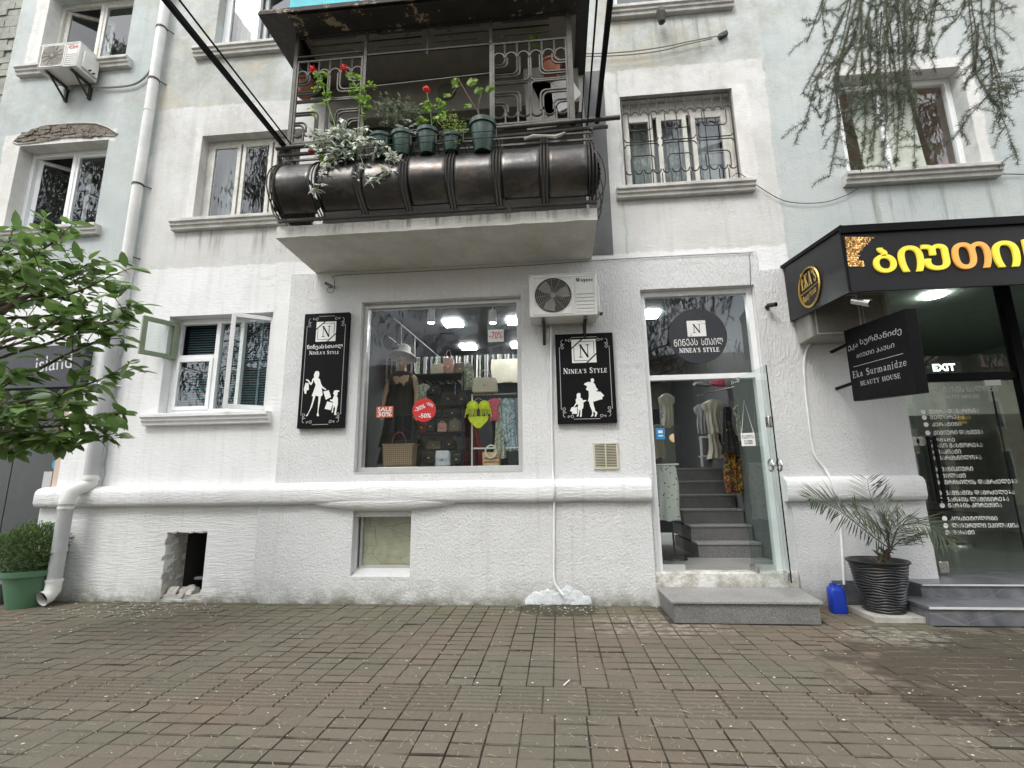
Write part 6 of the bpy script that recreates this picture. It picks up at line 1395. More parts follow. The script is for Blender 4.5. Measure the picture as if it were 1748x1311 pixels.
# ============================================================ downpipe
DP = thing('downpipe', 'tall rain downpipe, white above and grey below, left of the facade', 'downpipe', (-6.05, -.12, 0))
MB().tube([(-6.03, -.11, 10.6), (-6.03, -.11, 4.0), (-6.055, -.11, 3.72)], .070, 14).build('upper_pipe', M['pvcw'], DP)
MB().tube([(-6.06, -.11, 3.75), (-6.07, -.11, 1.50)], .084, 14).build('lower_pipe', M['pvc'], DP)
MB().tube([(-6.07, -.11, 1.56), (-6.07, -.11, 1.47), (-6.09, -.14, 1.42), (-6.13, -.24, 1.38), (-6.15, -.29, 1.34), (-6.16, -.30, 1.22)], .086, 14).build('offset_bend', M['pvcw'], DP)
MB().tube([(-6.16, -.30, 1.26), (-6.16, -.30, .22)], .078, 14).build('shoe_pipe', M['pvc'], DP)
mb = MB().tube([(-6.16, -.30, .30), (-6.16, -.30, .18), (-6.17, -.34, .12), (-6.18, -.40, .10)], [.084,.084,.084,.088], 14, caps=False); mb.build('outlet', M['pvcw'], DP); MB().tube([(-6.175, -.36, .105), (-6.176, -.361, .104)], .07, 14).build('outlet_bore', M['black'], DP)
for (x, y, z, r, mt_) in ((-6.03,-.11,8.5,.078,'iron'),(-6.03,-.11,7.0,.075,'pvcw'),(-6.03,-.11,7.55,.078,'iron'),(-6.03,-.11,5.75,.078,'iron'),(-6.045,-.11,4.62,.078,'iron'),(-6.06,-.11,3.76,.092,'pvcw'),(-6.07,-.11,1.50,.096,'pvcw'),(-6.16,-.30,1.20,.088,'pvcw'),(-6.16,-.30,1.14,.088,'pvcw'),(-6.16,-.30,.62,.084,'pvc'),(-6.16,-.30,.28,.09,'pvcw'),(-6.065,-.11,2.75,.088,'steel')):
    mb = MB().tube([(x, y, z), (x, y, z+.03)], r, 14); mb.bar((x+.06, y, z+.015), (x+.12, -.0, z+.015), .012) if mt_ in ('iron', 'steel') else None; mb.build('clamp', M[mt_], DP)

# ============================================================ pavement
def paver_material():
    t = NT('worn_brown_pavers'); x, y, z = t.sep()[:3]
    cell = t.vec((1/.1885, 1/.128, 0)); wn = t.node('ShaderNodeTexWhiteNoise'); wn.noise_dimensions = '2D'; fl = t.node('ShaderNodeVectorMath', operation='FLOOR'); t.link(cell, fl.inputs[0]); t.link(fl.outputs[0], wn.inputs['Vector'])
    at = t.node('ShaderNodeAttribute'); at.attribute_name = 'tone'; oi = t.node('ShaderNodeObjectInfo')
    rv = t.math('FRACT', t.math('ADD', at.outputs['Fac'], t.math('MULTIPLY', oi.outputs['Random'], 3.7)))
    big = t.noise(.55, 4, .6); big2 = t.noise(.8, 4, .6, t.vec(loc=(7, 3, 0)))
    c = t.mix(rv, (.098, .083, .060), (.138, .118, .088))
    c = t.mix(t.math('MULTIPLY', t.ramp(big, (.48, 0.), (.60, 1.)), .7), c, (.150, .095, .068))
    c = t.mix(t.math('MULTIPLY', t.ramp(big2, (.50, 0.), (.62, 1.)), .6), c, (.078, .086, .058))
    c = t.mix(t.math('MULTIPLY', t.ramp(t.noise(120, 3, .8), (.52, 0.), (.66, 1.)), .5), c, (.24, .215, .17))
    c = t.mix(.42, c, t.mix(t.noise(38, 6, .75), (.045, .039, .030), (.22, .195, .15)), 'MIX')
    # moss close to the wall, wet patches below the drain and before the right-hand steps
    nr = t.math('MULTIPLY', t.math('ADD', y, 1.15), 1.1, clamp=True)
    c = t.mix(t.math('MULTIPLY', t.math('MULTIPLY', nr, t.ramp(t.noise(3.3, 6, .65), (.45, 0.), (.62, 1.))), .6), c, (.12, .13, .06))
    def blob(cx, cy, rx, ry, nz_=.5):
        a = t.math('POWER', t.math('DIVIDE', t.math('SUBTRACT', x, cx), rx), 2); b = t.math('POWER', t.math('DIVIDE', t.math('SUBTRACT', y, cy), ry), 2)
        d = t.math('ADD', t.math('ADD', a, b), t.math('MULTIPLY', t.math('SUBTRACT', t.noise(3.0, 5, .6), .5), 2.4)); return t.ramp(d, (.75, 1.), (1.1, 0.))
    w1 = blob(-.02, -.22, .50, .36); w2 = blob(3.85, -2.2, 1.9, 1.35); w2 = t.math('MULTIPLY', w2, .85)
    wet = t.math('ADD', w1, w2, clamp=True)
    c = t.mix(t.math('MULTIPLY', w1, .85), c, (.030, .032, .014)); c = t.mix(t.math('MULTIPLY', w2, .95), c, (.046, .035, .024))
    pale = t.math('ADD', blob(.95, -.85, .75, .45), t.math('MULTIPLY', blob(2.95, -1.1, .5, .35), .9), clamp=True); pale = t.math('MULTIPLY', pale, t.ramp(t.noise(12, 5, .7), (.45, 0.), (.6, 1.)))
    c = t.mix(t.math('MULTIPLY', pale, .55), c, (.36, .34, .29))
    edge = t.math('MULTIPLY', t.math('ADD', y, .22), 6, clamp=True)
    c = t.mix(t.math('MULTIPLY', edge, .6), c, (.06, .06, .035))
    rough = t.math('SUBTRACT', .86, t.math('MULTIPLY', wet, .10))
    return t.fin(c, rough, t.bump(t.noise(85, 4, .7), .45, .004), spec=.35)
M['paver'] = paver_material()
jt = NT('joint_sand'); jc = jt.mix(jt.ramp(jt.noise(1.9, 7, .7), (.40, 0.), (.62, 1.)), (.034, .029, .020), (.135, .118, .088)); M['joint'] = jt.fin(jc, .95, jt.bump(jt.noise(70, 3), .6, .005))
GROUND = MB().add([(-400,-400,-.06),(400,-400,-.06),(400,400,-.06),(-400,400,-.06)], [(0,1,2,3)]).build('ground', mat('packed_earth', (.13, .12, .10), .95, var=.2, vs=1), kind='structure', smooth=False)
MB().add([(-60,-15,-.05),(60,-15,-.05),(60,-8.2,-.05),(-60,-8.2,-.05)], [(0,1,2,3)]).build('road', mat('asphalt', (.05, .05, .052), .9, var=.15, vs=8, bump=.4, bs=90), kind='structure', smooth=False)
PV = MB().box(-14, 14, -8.0, .05, -.04, -.014).build('pavement', M['joint'], kind='structure', smooth=False)
tag(MB().box(-60, 60, -8.2, -8.002, -.2, .01).build('kerb', M['concrete'], bevel=.01), 'concrete kerb along the outer edge of the pavement', 'kerb')
def brick_geo(w, d, h=.035, ch=.006):
    a, b = w/2, d/2; cx = .003; cy = .0055
    return [(-a,-b,-h),(a,-b,-h),(a,b,-h),(-a,b,-h),(-a,-b,-ch),(a,-b,-ch),(a,b,-ch),(-a,b,-ch),(-a+cx,-b+cy,0),(a-cx,-b+cy,0),(a-cx,b-cy,0),(-a+cx,b-cy,0)], \
           [(0,1,5,4),(1,2,6,5),(2,3,7,6),(3,0,4,7),(4,5,9,8),(5,6,10,9),(6,7,11,10),(7,4,8,11),(8,9,10,11)]
rnd = random.Random(11)
PWX, PWY = .1885, .128
cells = []
def proj(x, y):
    v = Vector((x, y+DIST, -EYE)); c = v.dot(CF)
    if c < .2: return None
    return (CX+FPX*v.dot(CR)/c, CY-FPX*v.dot(CU)/c, c)
y = -2.83-PWY/2; rows_y = []
k = 0
while y > -6.9: rows_y.append((y, PWY)); y -= PWY
y = -2.42+.125/2
while y < -.06: rows_y.append((y, .125)); y += .125
for (yy, ph) in rows_y:
    off = -.249+(.0 if yy < -2.6 else -.013)
    for i in range(-50, 36):
        xx = off+PWX*(i+.5)
        if xx < -9 or xx > 6.6: continue
        if yy > -.80 and 1.12 < xx < 2.5: continue
        if yy > -.76 and xx > 3.6: continue
        cells.append((xx, yy, ph))
def vis(c):
    q = proj(c[0], c[1]); return (0 if q is None or not (-30 < q[0] < 1778 and q[1] < 1330) else 1/q[2]**3)
cells.sort(key=lambda c: -vis(c))
variants = []
for k in range(6):
    vs, fs = brick_geo(PWX-.005-.002*rnd.random(), PWY-.007-.003*rnd.random()); me = bpy.data.meshes.new('paver'); me.from_pydata(vs, [], fs); me.materials.append(M['paver']); me.materials.append(M['joint']); me.polygons.foreach_set('material_index', [1]*8+[0])
    at = me.attributes.new('tone', 'FLOAT', 'POINT'); at.data.foreach_set('value', [rnd.random()]*len(vs)); variants.append(me)
for c in cells[:300]:
    o = bpy.data.objects.new('paver', variants[rnd.randrange(6)]); C.objects.link(o); o.parent = PV
    o.location = (c[0]+rnd.gauss(0, .0012), c[1]+rnd.gauss(0, .0012), rnd.gauss(0, .0018)); o.rotation_euler = (rnd.gauss(0, .006), rnd.gauss(0, .005), rnd.gauss(0, .005))
mb = MB(); tones = []
for c in cells[300:]:
    w_ = PWX-.005-.003*rnd.random(); vs, fs = brick_geo(w_, c[2]-.009-.005*rnd.random()); q = Vector((c[0]+rnd.gauss(0, .0012), c[1]+rnd.gauss(0, .0012), rnd.gauss(0, .002))); sx, sy, rz = rnd.gauss(0, .007), rnd.gauss(0, .009), rnd.gauss(0, .005)
    mb.add([q+Vector((v[0]-v[1]*rz, v[1]+v[0]*rz, v[2]+v[0]*sx+v[1]*sy)) for v in vs], fs); tones += [rnd.random()]*12
o = mb.build('paver_field', [M['paver'], M['joint']], PV, kind='stuff', smooth=False, fix=False); at = o.data.attributes.new('tone', 'FLOAT', 'POINT'); at.data.foreach_set('value', tones[:len(o.data.vertices)]); o.data.polygons.foreach_set('material_index', ([1]*8+[0])*(len(o.data.polygons)//9))
# ribbed tactile strip
TW = .287; vs = []; fs = []; mb = MB(); mb.box(-TW/2+.004, TW/2-.004, -.202, .202, -.035, -.012)
for k in range(7): yk = -.172+k*.0573; mb.prism([(-TW/2+.006, yk-.022, -.0122), (-TW/2+.006, yk-.016, .003), (-TW/2+.006, yk+.016, .003), (-TW/2+.006, yk+.022, -.0122)], (TW-.012, 0, 0))
t0 = mb.build('tactile_tile', M['paver'], PV, smooth=False); at = t0.data.attributes.new('tone', 'FLOAT', 'POINT'); at.data.foreach_set('value', [.3]*len(t0.data.vertices))
for i in range(-22, 17):
    o = t0 if i == -22 else t0.copy()
    if i != -22: C.objects.link(o)
    o.parent = PV; o.location = (-.14+TW*(i+.5)+rnd.gauss(0, .001), -2.625, rnd.gauss(0, .002)-.001); o.rotation_euler = (rnd.gauss(0, .004), rnd.gauss(0, .004), rnd.gauss(0, .003))
# fallen petals, twigs and plaster flecks
mb = MB(); mg = MB()
for k in range(700):
    if k < 230: x = rnd.gauss(-4.9, .55); y = -.12-abs(rnd.gauss(0, .45))
    elif k < 300: x = rnd.gauss(.0, .35); y = -.12-abs(rnd.gauss(0, .25))
    else: x = rnd.uniform(-6, 5); y = rnd.uniform(-3.6, -.1)
    r_ = rnd.uniform(.004, .013) if k < 300 else rnd.uniform(.003, .010); t = rnd.random()*6; z = .004+.002*rnd.random()
    mb.add([(x+r_*cos(t+q)*(1.3 if q < 2 else .8), y+r_*sin(t+q), z+.002*rnd.random()) for q in (0, 1.3, 2.6, 4, 5.2)], [(0,1,2,3,4)])
for k in range(1800):
    x = rnd.uniform(-5, 4.6); y = -3.5+abs(rnd.gauss(0, .9)); t = rnd.random()*pi; L = rnd.uniform(.008, .028); d = Vector((cos(t), sin(t), 0)); e = Vector((-sin(t), cos(t), 0))*.0013; p = Vector((x, y, .005))
    if y > -.12: continue
    mg.add([p-d*L-e, p+d*L-e+Vector((0,0,.001)), p+d*L*.9+e, p-d*L+e], [(0,1,2,3)])
tag(mb.build('fallen_petals', mat('dry_white_flakes', (.62, .60, .54), .8, var=.15), kind='stuff', smooth=False, fix=False), 'scattered pale petals and plaster flecks on the pavement', 'petals')
tag(mg.build('fallen_needles', mat('dry_needles', (.33, .29, .20), .8, var=.2), kind='stuff', smooth=False, fix=False), 'dry conifer needles scattered over the pavement', 'needles')
p = PZ(962, 1170, .006); tag(MB().bar(p, PZ(965.5, 1166, .008)+Vector((.03,.06,0)), .008, .004).build('twig', M['cablew']), 'short white stick lying on the pavement near the ribbed strip', 'stick')
# ============================================================ plants
def leafmat(name, a, b, tr=.35, rough=.4):
    t = NT(name); oi = t.node('ShaderNodeObjectInfo'); f = t.math('FRACT', t.math('ADD', t.math('MULTIPLY', oi.outputs['Random'], 1.0), t.noise(7, 2)))
    c = t.mix(t.ramp(f, (.15, 0.), (.85, 1.)), a, b); t.fin(c, rough, spec=.5)
    ts = t.node('ShaderNodeBsdfTranslucent'); t.link(t.mix(.5, c, tuple(min(1, k*1.9) for k in b)), ts.inputs[0]); ms = t.node('ShaderNodeMixShader'); ms.inputs[0].default_value = tr
    out = [n for n in t.n if n.type == 'OUTPUT_MATERIAL'][0]; t.link(t.b.outputs[0], ms.inputs[1]); t.link(ts.outputs[0], ms.inputs[2]); t.link(ms.outputs[0], out.inputs[0]); return t.m
M['bigleaf'] = leafmat('broad_leaf', (.036, .078, .022), (.13, .215, .055), .35, .35); M['twig'] = mat('brown_twig', (.09, .065, .045), .85, var=.2)
M['thuja'] = leafmat('thuja_leaf', (.035, .075, .025), (.095, .16, .045), .15, .6); M['cedar'] = leafmat('cedar_needle', (.042, .062, .028), (.10, .13, .062), .1, .6); M['palm'] = leafmat('palm_leaf', (.024, .036, .020), (.07, .088, .046), .15, .4)
M['geran'] = leafmat('geranium_leaf', (.10, .20, .03), (.22, .36, .06), .35, .5); M['variegated'] = leafmat('variegated_leaf', (.42, .48, .36), (.80, .82, .72), .25, .5); M['darkbush'] = leafmat('glossy_dark_leaf', (.07, .10, .055), (.36, .40, .30), .15, .3); M['finegreen'] = leafmat('fine_green_leaf', (.12, .20, .03), (.30, .38, .10), .3, .5)
M['petal'] = mat('red_petal', (.75, .02, .03), .6, var=.2, vs=40)
def leaf(mb, b, d, up, L, W, bend=.25, seg=3, shape=(0, .75, 1, .0)):
    b = Vector(b); d = Vector(d).normalized(); s = d.cross(Vector(up)); s = s.normalized() if s.length > 1e-4 else d.orthogonal().normalized(); n = s.cross(d).normalized()
    ws = [.08, .8, 1., .62, .0]; ts = [0, .25, .5, .8, 1.]
    o = len(mb.v)
    for w_, t in zip(ws, ts):
        c = b+d*L*t-n*bend*L*t*t; mb.v += [c-s*W/2*w_+n*.10*W*w_, c, c+s*W/2*w_+n*.10*W*w_]
    for i in range(4):
        a = o+i*3; mb.f += [(a, a+1, a+4, a+3), (a+1, a+2, a+5, a+4)]
def spline(P, k=6):
    P = [Vector(p) for p in P]; out = []
    for i in range(len(P)-1):
        a = P[max(0, i-1)]; b = P[i]; c = P[i+1]; d = P[min(len(P)-1, i+2)]
        for q in range(k): t = q/k; out.append(.5*((2*b)+(-a+c)*t+(2*a-5*b+4*c-d)*t*t+(-a+3*b-3*c+d)*t**3))
    return out+[P[-1]]
R2_ = random.Random(5)
# broad-leaved tree at the left: trunk left of the frame, sprays reaching in
TX, TY = -5.6, -2.2
TR = thing('magnolia_tree', 'broad-leaved green tree leaning in at the left edge', 'tree', (TX, TY, 0))
MB().tube([(TX, TY, 0), (TX+.05, TY, 1.2), (TX, TY+.03, 2.2), (TX+.08, TY, 3.0), (TX+.2, TY-.05, 3.7)], [.10, .085, .07, .045, .02], 10).build('trunk', M['twig'], TR)
ends = [(108,400,-2.2),(148,470,-2.1),(150,450,-2.3),(220,525,-2.1),(205,540,-2.0),(190,470,-2.4),(60,430,-2.5),(15,415,-2.1),(180,575,-2.3),(100,540,-2.6),(190,640,-2.2),(150,660,-2.0),(195,705,-2.1),(185,745,-2.3),(110,750,-2.4),(60,700,-2.7),(30,640,-2.5),(10,560,-2.7),(120,690,-2.6),(70,470,-2.6),(-20,470,-2.3),(-40,620,-2.2),(-60,720,-2.5),(90,455,-2.0),(30,770,-2.0),(130,520,-2.0),(10,500,-2.0),(0,690,-2.0),(165,540,-2.5),(40,745,-2.4),(150,720,-2.5)]
bmb = MB(); sites = []
for (px, py, Yq) in ends:
    e = P3(px, py, Yq); hz = min(3.3, max(1.9, e.z-.35-R2_.random()*.3)); s = Vector((TX+.04, TY, hz))
    m1 = s.lerp(e, .45)+Vector((R2_.gauss(0, .06), R2_.gauss(0, .06), .02)); P = spline([s, m1, s.lerp(e, .75)+Vector((0, 0, -.02)), e], 5); n = len(P)
    bmb.tube(P, [.018*(1-i/n)+.004 for i in range(n)], 5)
    for i in range(int(n*.45), n):
        for q in range(3 if i < n-1 else 6): sites.append((P[i], (P[i]-P[i-1]).normalized(), i == n-1))
        if R2_.random() < .5:                # side twig
            d = (P[i]-P[i-1]).normalized(); sd_ = Vector((R2_.uniform(-1,1), R2_.uniform(-1,1), R2_.uniform(-.3,.5))).normalized(); tip = P[i]+(d+sd_*1.2).normalized()*R2_.uniform(.12, .25); bmb.tube([P[i], tip], .004, 4)
            for q in range(4): sites.append((tip, (tip-P[i]).normalized(), True))
bmb.build('branch', M['twig'], TR)
lv = []
for k in range(5):
    mb = MB(); leaf(mb, (0,0,0), (1,0,0), (0,0,1), 1, (.46,.5,.42,.55,.48)[k], (.12,.25,.35,.05,.2)[k]); me = bpy.data.meshes.new('leaf'); me.from_pydata([tuple(v) for v in mb.v], [], mb.f); me.materials.append(M['bigleaf']); me.polygons.foreach_set('use_smooth', [True]*len(me.polygons)); lv.append((me, mb))
ls = []
for (p, d, tip) in sites:
    a = R2_.uniform(0, 2*pi); o_ = Vector((cos(a), sin(a), R2_.uniform(-.7, .45))); dd = (d*(.9 if tip else .35)+o_).normalized(); L = R2_.uniform(.08, .20)
    x_ = dd; up = Vector((R2_.gauss(0, .5), R2_.gauss(-.45, .5), 1)).normalized(); y_ = up.cross(x_).normalized(); z_ = x_.cross(y_)
    Mx = Matrix((x_*L, y_*L, z_*L)).transposed().to_4x4(); Mx.translation = p+Vector((R2_.gauss(0,.02), R2_.gauss(0,.02), R2_.gauss(0,.015)))
    if -6.2 < TX+(p.x-TX) < -4.40 and 2.42 < p.z < 2.72 and p.x > -4.85 and R2_.random() < .75: continue
    ls.append((Mx, R2_.randrange(5)))
def depthkey(q): c = (q[0].translation-Vector((0,-DIST,EYE))).dot(CF); pr = CX+FPX*(q[0].translation-Vector((0,-DIST,EYE))).dot(CR)/c; return c+(10 if pr < -25 else 0)
ls.sort(key=depthkey); T0 = Matrix.Translation(-WL[TR.name])
for Mx, k in ls[:300]:
    o = bpy.data.objects.new('leaf', lv[k][0]); C.objects.link(o); o.parent = TR; o.matrix_basis = T0@Mx
mb = MB()
for Mx, k in ls[300:]:
    src = lv[k][1]; mb.add([Mx@v for v in src.v], src.f)
mb.build('foliage', M['bigleaf'], TR, kind='stuff', fix=False)
# potted thuja, green pot
pc = PZ(45, 1034, 0); TP = pot((pc.x, pc.y, 0), .285, .42, mat('leaf_green_plastic', (.075, .165, .095), .4, var=.06), 'wide green plastic pot on the pavement at the far left', tap=.66)
pot((pc.x-.50, pc.y+.10, 0), .18, .25, mat('grey_plastic_pot', (.16, .16, .17), .5), 'small grey pot at the left edge beside the green pot')
TH = thing('thuja_shrub', 'round clipped conifer shrub growing in the green pot', 'shrub', (pc.x, pc.y, .36))
mb = MB(); cc = Vector((pc.x-.05, pc.y, .66))
for k in range(6000):
    u = R2_.gauss(0,1), R2_.gauss(0,1), R2_.gauss(0,1); d = Vector(u).normalized(); rr = R2_.random()**.35; lump = 1+.12*mnoise.noise(d*2.3)+.10*mnoise.noise(d*6)
    p = cc+Vector((d.x*.35, d.y*.34, d.z*.31))*rr*lump; o_ = (d*.8+Vector((R2_.gauss(0,.45), R2_.gauss(0,.45), .35+R2_.gauss(0,.3)))).normalized(); s = o_.orthogonal().normalized(); s = Matrix.Rotation(R2_.random()*6, 3, o_)@s; L = R2_.uniform(.03, .06)
    mb.add([p, p+o_*L*.5+s*L*.13, p+o_*L, p+o_*L*.5-s*L*.13], [(0,1,2,3)])
    q = p+o_*L*.4; mb.add([q, q+(o_+s*.9)*L*.35, q+(o_*1.2+s*.5)*L*.4], [(0,1,2)])
mb.build('foliage', M['thuja'], TH, kind='stuff', smooth=False, fix=False)
mb = MB().tube([(pc.x, pc.y, .36), (pc.x+.02, pc.y, .62)], .02, 7)
for k in range(14): a = k*.9; mb.tube([(pc.x+.01, pc.y, .45+.01*k), (pc.x+.22*cos(a), pc.y+.22*sin(a), .62+.02*k)], .008, 5)
mb.build('stem', M['twig'], TH)
# palm in ribbed black pot on a stone slab
sl = [PZ(1467,1033,.055), PZ(1508,1057,.055), PZ(1562,1055,.055), PZ(1553,1036,.055)]
sx0, sx1, sy0, sy1 = 3.03, 3.50, -.70, -.22
tag(MB().box(sx0, sx1, sy0, sy1, 0, .06).build('stone_slab', M['concrete'], bevel=.006), 'square grey stone slab under the ribbed black pot', 'slab')
px_c = PZ(1516, 1040, .06); PC = Vector((3.27, -.46, .06))
PP = thing('plant_pot', 'tall black pot with wavy horizontal ribs standing on a stone slab', 'plant pot', PC)
pr = [(.165, 0), (.168, .004)]; n = 17; hP = .50
for i in range(n):
    z_ = .01+hP*.92*i/n; r_ = .168+(.262-.168)*(z_/hP)**.9
    pr += [(r_, z_+.003), (r_+.009, z_+hP*.92/n*.35), (r_+.009, z_+hP*.92/n*.6), (r_+.001, z_+hP*.92/n*.93)]
pr += [(.265, hP*.94), (.280, hP*.955), (.283, hP*.99), (.272, hP), (.255, hP*.98), (.245, hP*.80)]
mb = MB().lathe(pr, PC, 48)
for i, v in enumerate(mb.v):
    q = v-PC; a = math.atan2(q.y, q.x)
    if .02 < q.z < hP*.93: v.z += .007*sin(a*4+q.z*22)+.004*sin(a*7-q.z*31)
mb.build('body', mat('black_rattan_plastic', (.02, .02, .022), .4, var=.2), PP, ang=60); MB().lathe([(.248, hP*.84), (0, hP*.87)], PC, 20).build('soil', M['soil'], PP)
PL = thing('palm', 'small date palm with long dark fronds in the ribbed black pot', 'palm', PC+Vector((0,0,hP*.85)))
cr = P3(1519, 938, PC.y); cr.x = P3(1519, 950, PC.y).x; base = Vector((PC.x+.01, PC.y, PC.z+hP*.86))
mb = MB().tube([base, base.lerp(cr, .5)+Vector((.005,0,0)), cr], [.045, .038, .022], 9)
for k in range(16): a = k*2.4; q = base.lerp(cr, .1+.05*k); mb.tube([q, q+Vector((.06*cos(a), .06*sin(a), .05)), q+Vector((.10*cos(a), .09*sin(a), .07-.03*(k % 3)))], [.014, .009, .003], 5)
mb.build('trunk', M['twig'], PL)
zp = lambda u, v, dy=0: P3(1340+u/4.098, 780+v/4.098, PC.y+dy)
fr = [([(730,640,0),(600,545,-.12),(460,435,-.25),(350,355,-.33),(240,302,-.38),(165,290,-.42)], .20, .6, 0), ([(735,620,0),(700,500,.03),(650,390,.06),(600,280,.08),(575,150,.10)], .22, 1, 0), ([(745,620,0),(790,500,-.1),(880,465,-.25),(1000,478,-.4),(1100,545,-.5),(1190,600,-.55)], .19, 1, 0),
      ([(728,630,0),(680,540,-.15),(600,450,-.3),(520,400,-.4),(470,330,-.45)], .15, .8, 0), ([(745,630,0),(770,560,.1),(800,480,.14),(850,400,.18)], .15, 1, 0), ([(745,640,0),(800,590,-.15),(860,560,-.3),(930,550,-.4)], .13, .9, 0), ([(730,630,0),(715,540,-.1),(700,470,-.2),(660,420,-.28)], .14, 1, 0)]
for ptsx, L, dens, _ in fr:
    P = spline([zp(u, v, dy) for u, v, dy in ptsx], 8); n = len(P); f = MB().tube(P, [.0065*(1-.75*i/n) for i in range(n)], 5); lf = MB()
    for i in range(4, n):
        for q in range(1):
            t = i/n; d = (P[i]-P[i-1]).normalized(); p = P[i-1].lerp(P[i], q*.5); s = d.cross(Vector((0, -.75, .65))).normalized()
            for sg in (-1, 1):
                dr = (d*.75+s*sg*.8+Vector((R2_.gauss(0, .08), -.15, -.08+R2_.gauss(0, .14)))).normalized(); LL = 1.75*L*(sin(pi*min(1, .18+t*.8))**.6)*R2_.uniform(.75, 1.1); leaf(lf, p, dr, (0, -.6, .8), LL, .0115, .10)
    fo = f.build('frond', M['palm'], PL); lf.build('leaflets', M['palm'], fo, kind='stuff', fix=False)
# blue canister
bc = Vector((2.90, -.30, 0)); bw, bd, bh = .15, .13, .295
CN = thing('canister', 'blue plastic canister standing between the granite step and the palm', 'canister', bc); M['blue'] = mat('blue_plastic', (.012, .045, .42), .35, var=.08)
mb = MB(); prof2 = [(0, .90), (.02, 1.0), (.22, 1.0), (.245, .93), (.262, .7), (.268, .5)]; o = 0; n = 28
for z_, s in prof2:
    for k in range(n):
        t = 2*pi*k/n; ex_ = 5; cx = abs(cos(t))**(2/ex_)*(1 if cos(t) > 0 else -1); sy = abs(sin(t))**(2/ex_)*(1 if sin(t) > 0 else -1); mb.v.append(bc+Vector((cx*bw/2*s, sy*bd/2*s, z_)))
for i in range(len(prof2)-1):
    for k in range(n): a = i*n+k; b = i*n+(k+1) % n; mb.f.append((a, b, b+n, a+n))
mb.f.append(tuple(range(n))); mb.f.append(tuple((len(prof2)-1)*n+k for k in range(n))); mb.build('body', M['blue'], CN, ang=50)
MB().tube([bc+Vector((-.05,0,.255)), bc+Vector((-.045,0,.288)), bc+Vector((-.01,0,.292)), bc+Vector((.01,0,.262))], .013, 8).build('handle', M['blue'], CN); MB().tube([bc+Vector((.035,-.01,.255)), bc+Vector((.035,-.01,.285))], .022, 12).build('cap', M['blue'], CN)

# ---- balcony plants
def stemleaf(parent, mt, clusters, L, W, seed, up=(0,-.3,1), name='foliage', kind='stuff', droop=.2):
    """clusters: (px, py, Y, radius_m, count)"""
    r_ = random.Random(seed); mb = MB()
    for (px, py, Yq, rad, cnt) in clusters:
        c = P3(px, py, Yq)
        for k in range(cnt):
            d = Vector((r_.gauss(0,1), r_.gauss(0,.7), r_.gauss(0,.8))); p = c+d*rad*.5; dd = Vector((r_.gauss(0,1), r_.gauss(0,.8)-.3, r_.gauss(0,.5)+.1)).normalized(); leaf(mb, p, dd, (r_.gauss(0,.4), r_.gauss(-.4,.4), 1), L*r_.uniform(.7,1.2), W*r_.uniform(.7,1.2), droop)
    return mb.build(name, mt, parent, kind=kind, fix=False)
def flower(parent, px, py, Yq, r_=.045):
    mb = MB(); c = P3(px, py, Yq); q = random.Random(int(px))
    for k in range(60):
        d = Vector((q.gauss(0,1), q.gauss(0,1), q.gauss(0,1))).normalized(); p = c+d*r_*q.uniform(.6, 1); s = d.orthogonal().normalized()*.014; t = d.cross(s).normalized()*.014; mb.add([p-s, p+t+d*.004, p+s, p-t+d*.004], [(0,1,2,3)])
    mb.build('flower', M['petal'], parent, smooth=False, fix=False)
def stems(parent, lines, Yq, r_=.006, mt=None):
    mb = MB()
    for l in lines: mb.tube(spline([P3(a, b, Yq) for a, b in l], 3), r_, 5)
    mb.build('stem', mt or M['twig'], parent)
def plant(name, lab, px, py, Yq, cat='plant', group=None): return thing(name, lab, cat, P3(px, py, Yq), group)
g1 = plant('geranium', 'tall geranium with a red bloom before the left scroll grille', 575, 245, -1.22); stems(g1, [[(577,245),(572,215),(562,185),(552,150),(538,122)]], -1.2, .006, M['geran']); stemleaf(g1, M['geran'], [(540,130,-1.2,.05,10),(552,128,-1.2,.05,10),(548,143,-1.2,.06,14),(540,152,-1.2,.05,8),(558,163,-1.2,.05,9),(555,175,-1.2,.04,5),(535,185,-1.2,.03,3),(536,195,-1.2,.03,3)], .05, .055, 1); flower(g1, 534, 118, -1.2)
g2 = plant('geranium', 'leafy geranium with a red bloom in front of the grille post', 622, 245, -1.22); stems(g2, [[(618,245),(620,215),(618,190),(615,160),(600,135),(588,118)]], -1.2, .006, M['geran']); stemleaf(g2, M['geran'], [(601,128,-1.2,.05,10),(612,133,-1.2,.05,10),(605,145,-1.2,.05,8),(605,158,-1.2,.06,12),(620,150,-1.2,.07,16),(636,150,-1.2,.05,10),(612,170,-1.2,.06,14),(626,168,-1.2,.06,14),(620,180,-1.2,.06,12),(630,185,-1.2,.04,6),(622,197,-1.2,.03,5)], .05, .055, 2); flower(g2, 587, 116, -1.2, .05)
g3 = plant('geranium', 'short geranium with a single red bloom above the middle green pots', 729, 224, -1.25); stems(g3, [[(737,222),(735,190),(730,165),(728,155)],[(736,215),(748,195),(757,185)]], -1.22, .005, M['geran']); stemleaf(g3, M['geran'], [(731,175,-1.22,.03,4),(728,186,-1.22,.05,8),(740,183,-1.22,.04,6),(716,207,-1.22,.05,6),(725,207,-1.22,.05,6),(748,200,-1.22,.05,8),(756,178,-1.22,.05,9),(752,183,-1.22,.04,7),(760,192,-1.22,.03,4)], .05, .055, 3); flower(g3, 728, 153, -1.22, .042)
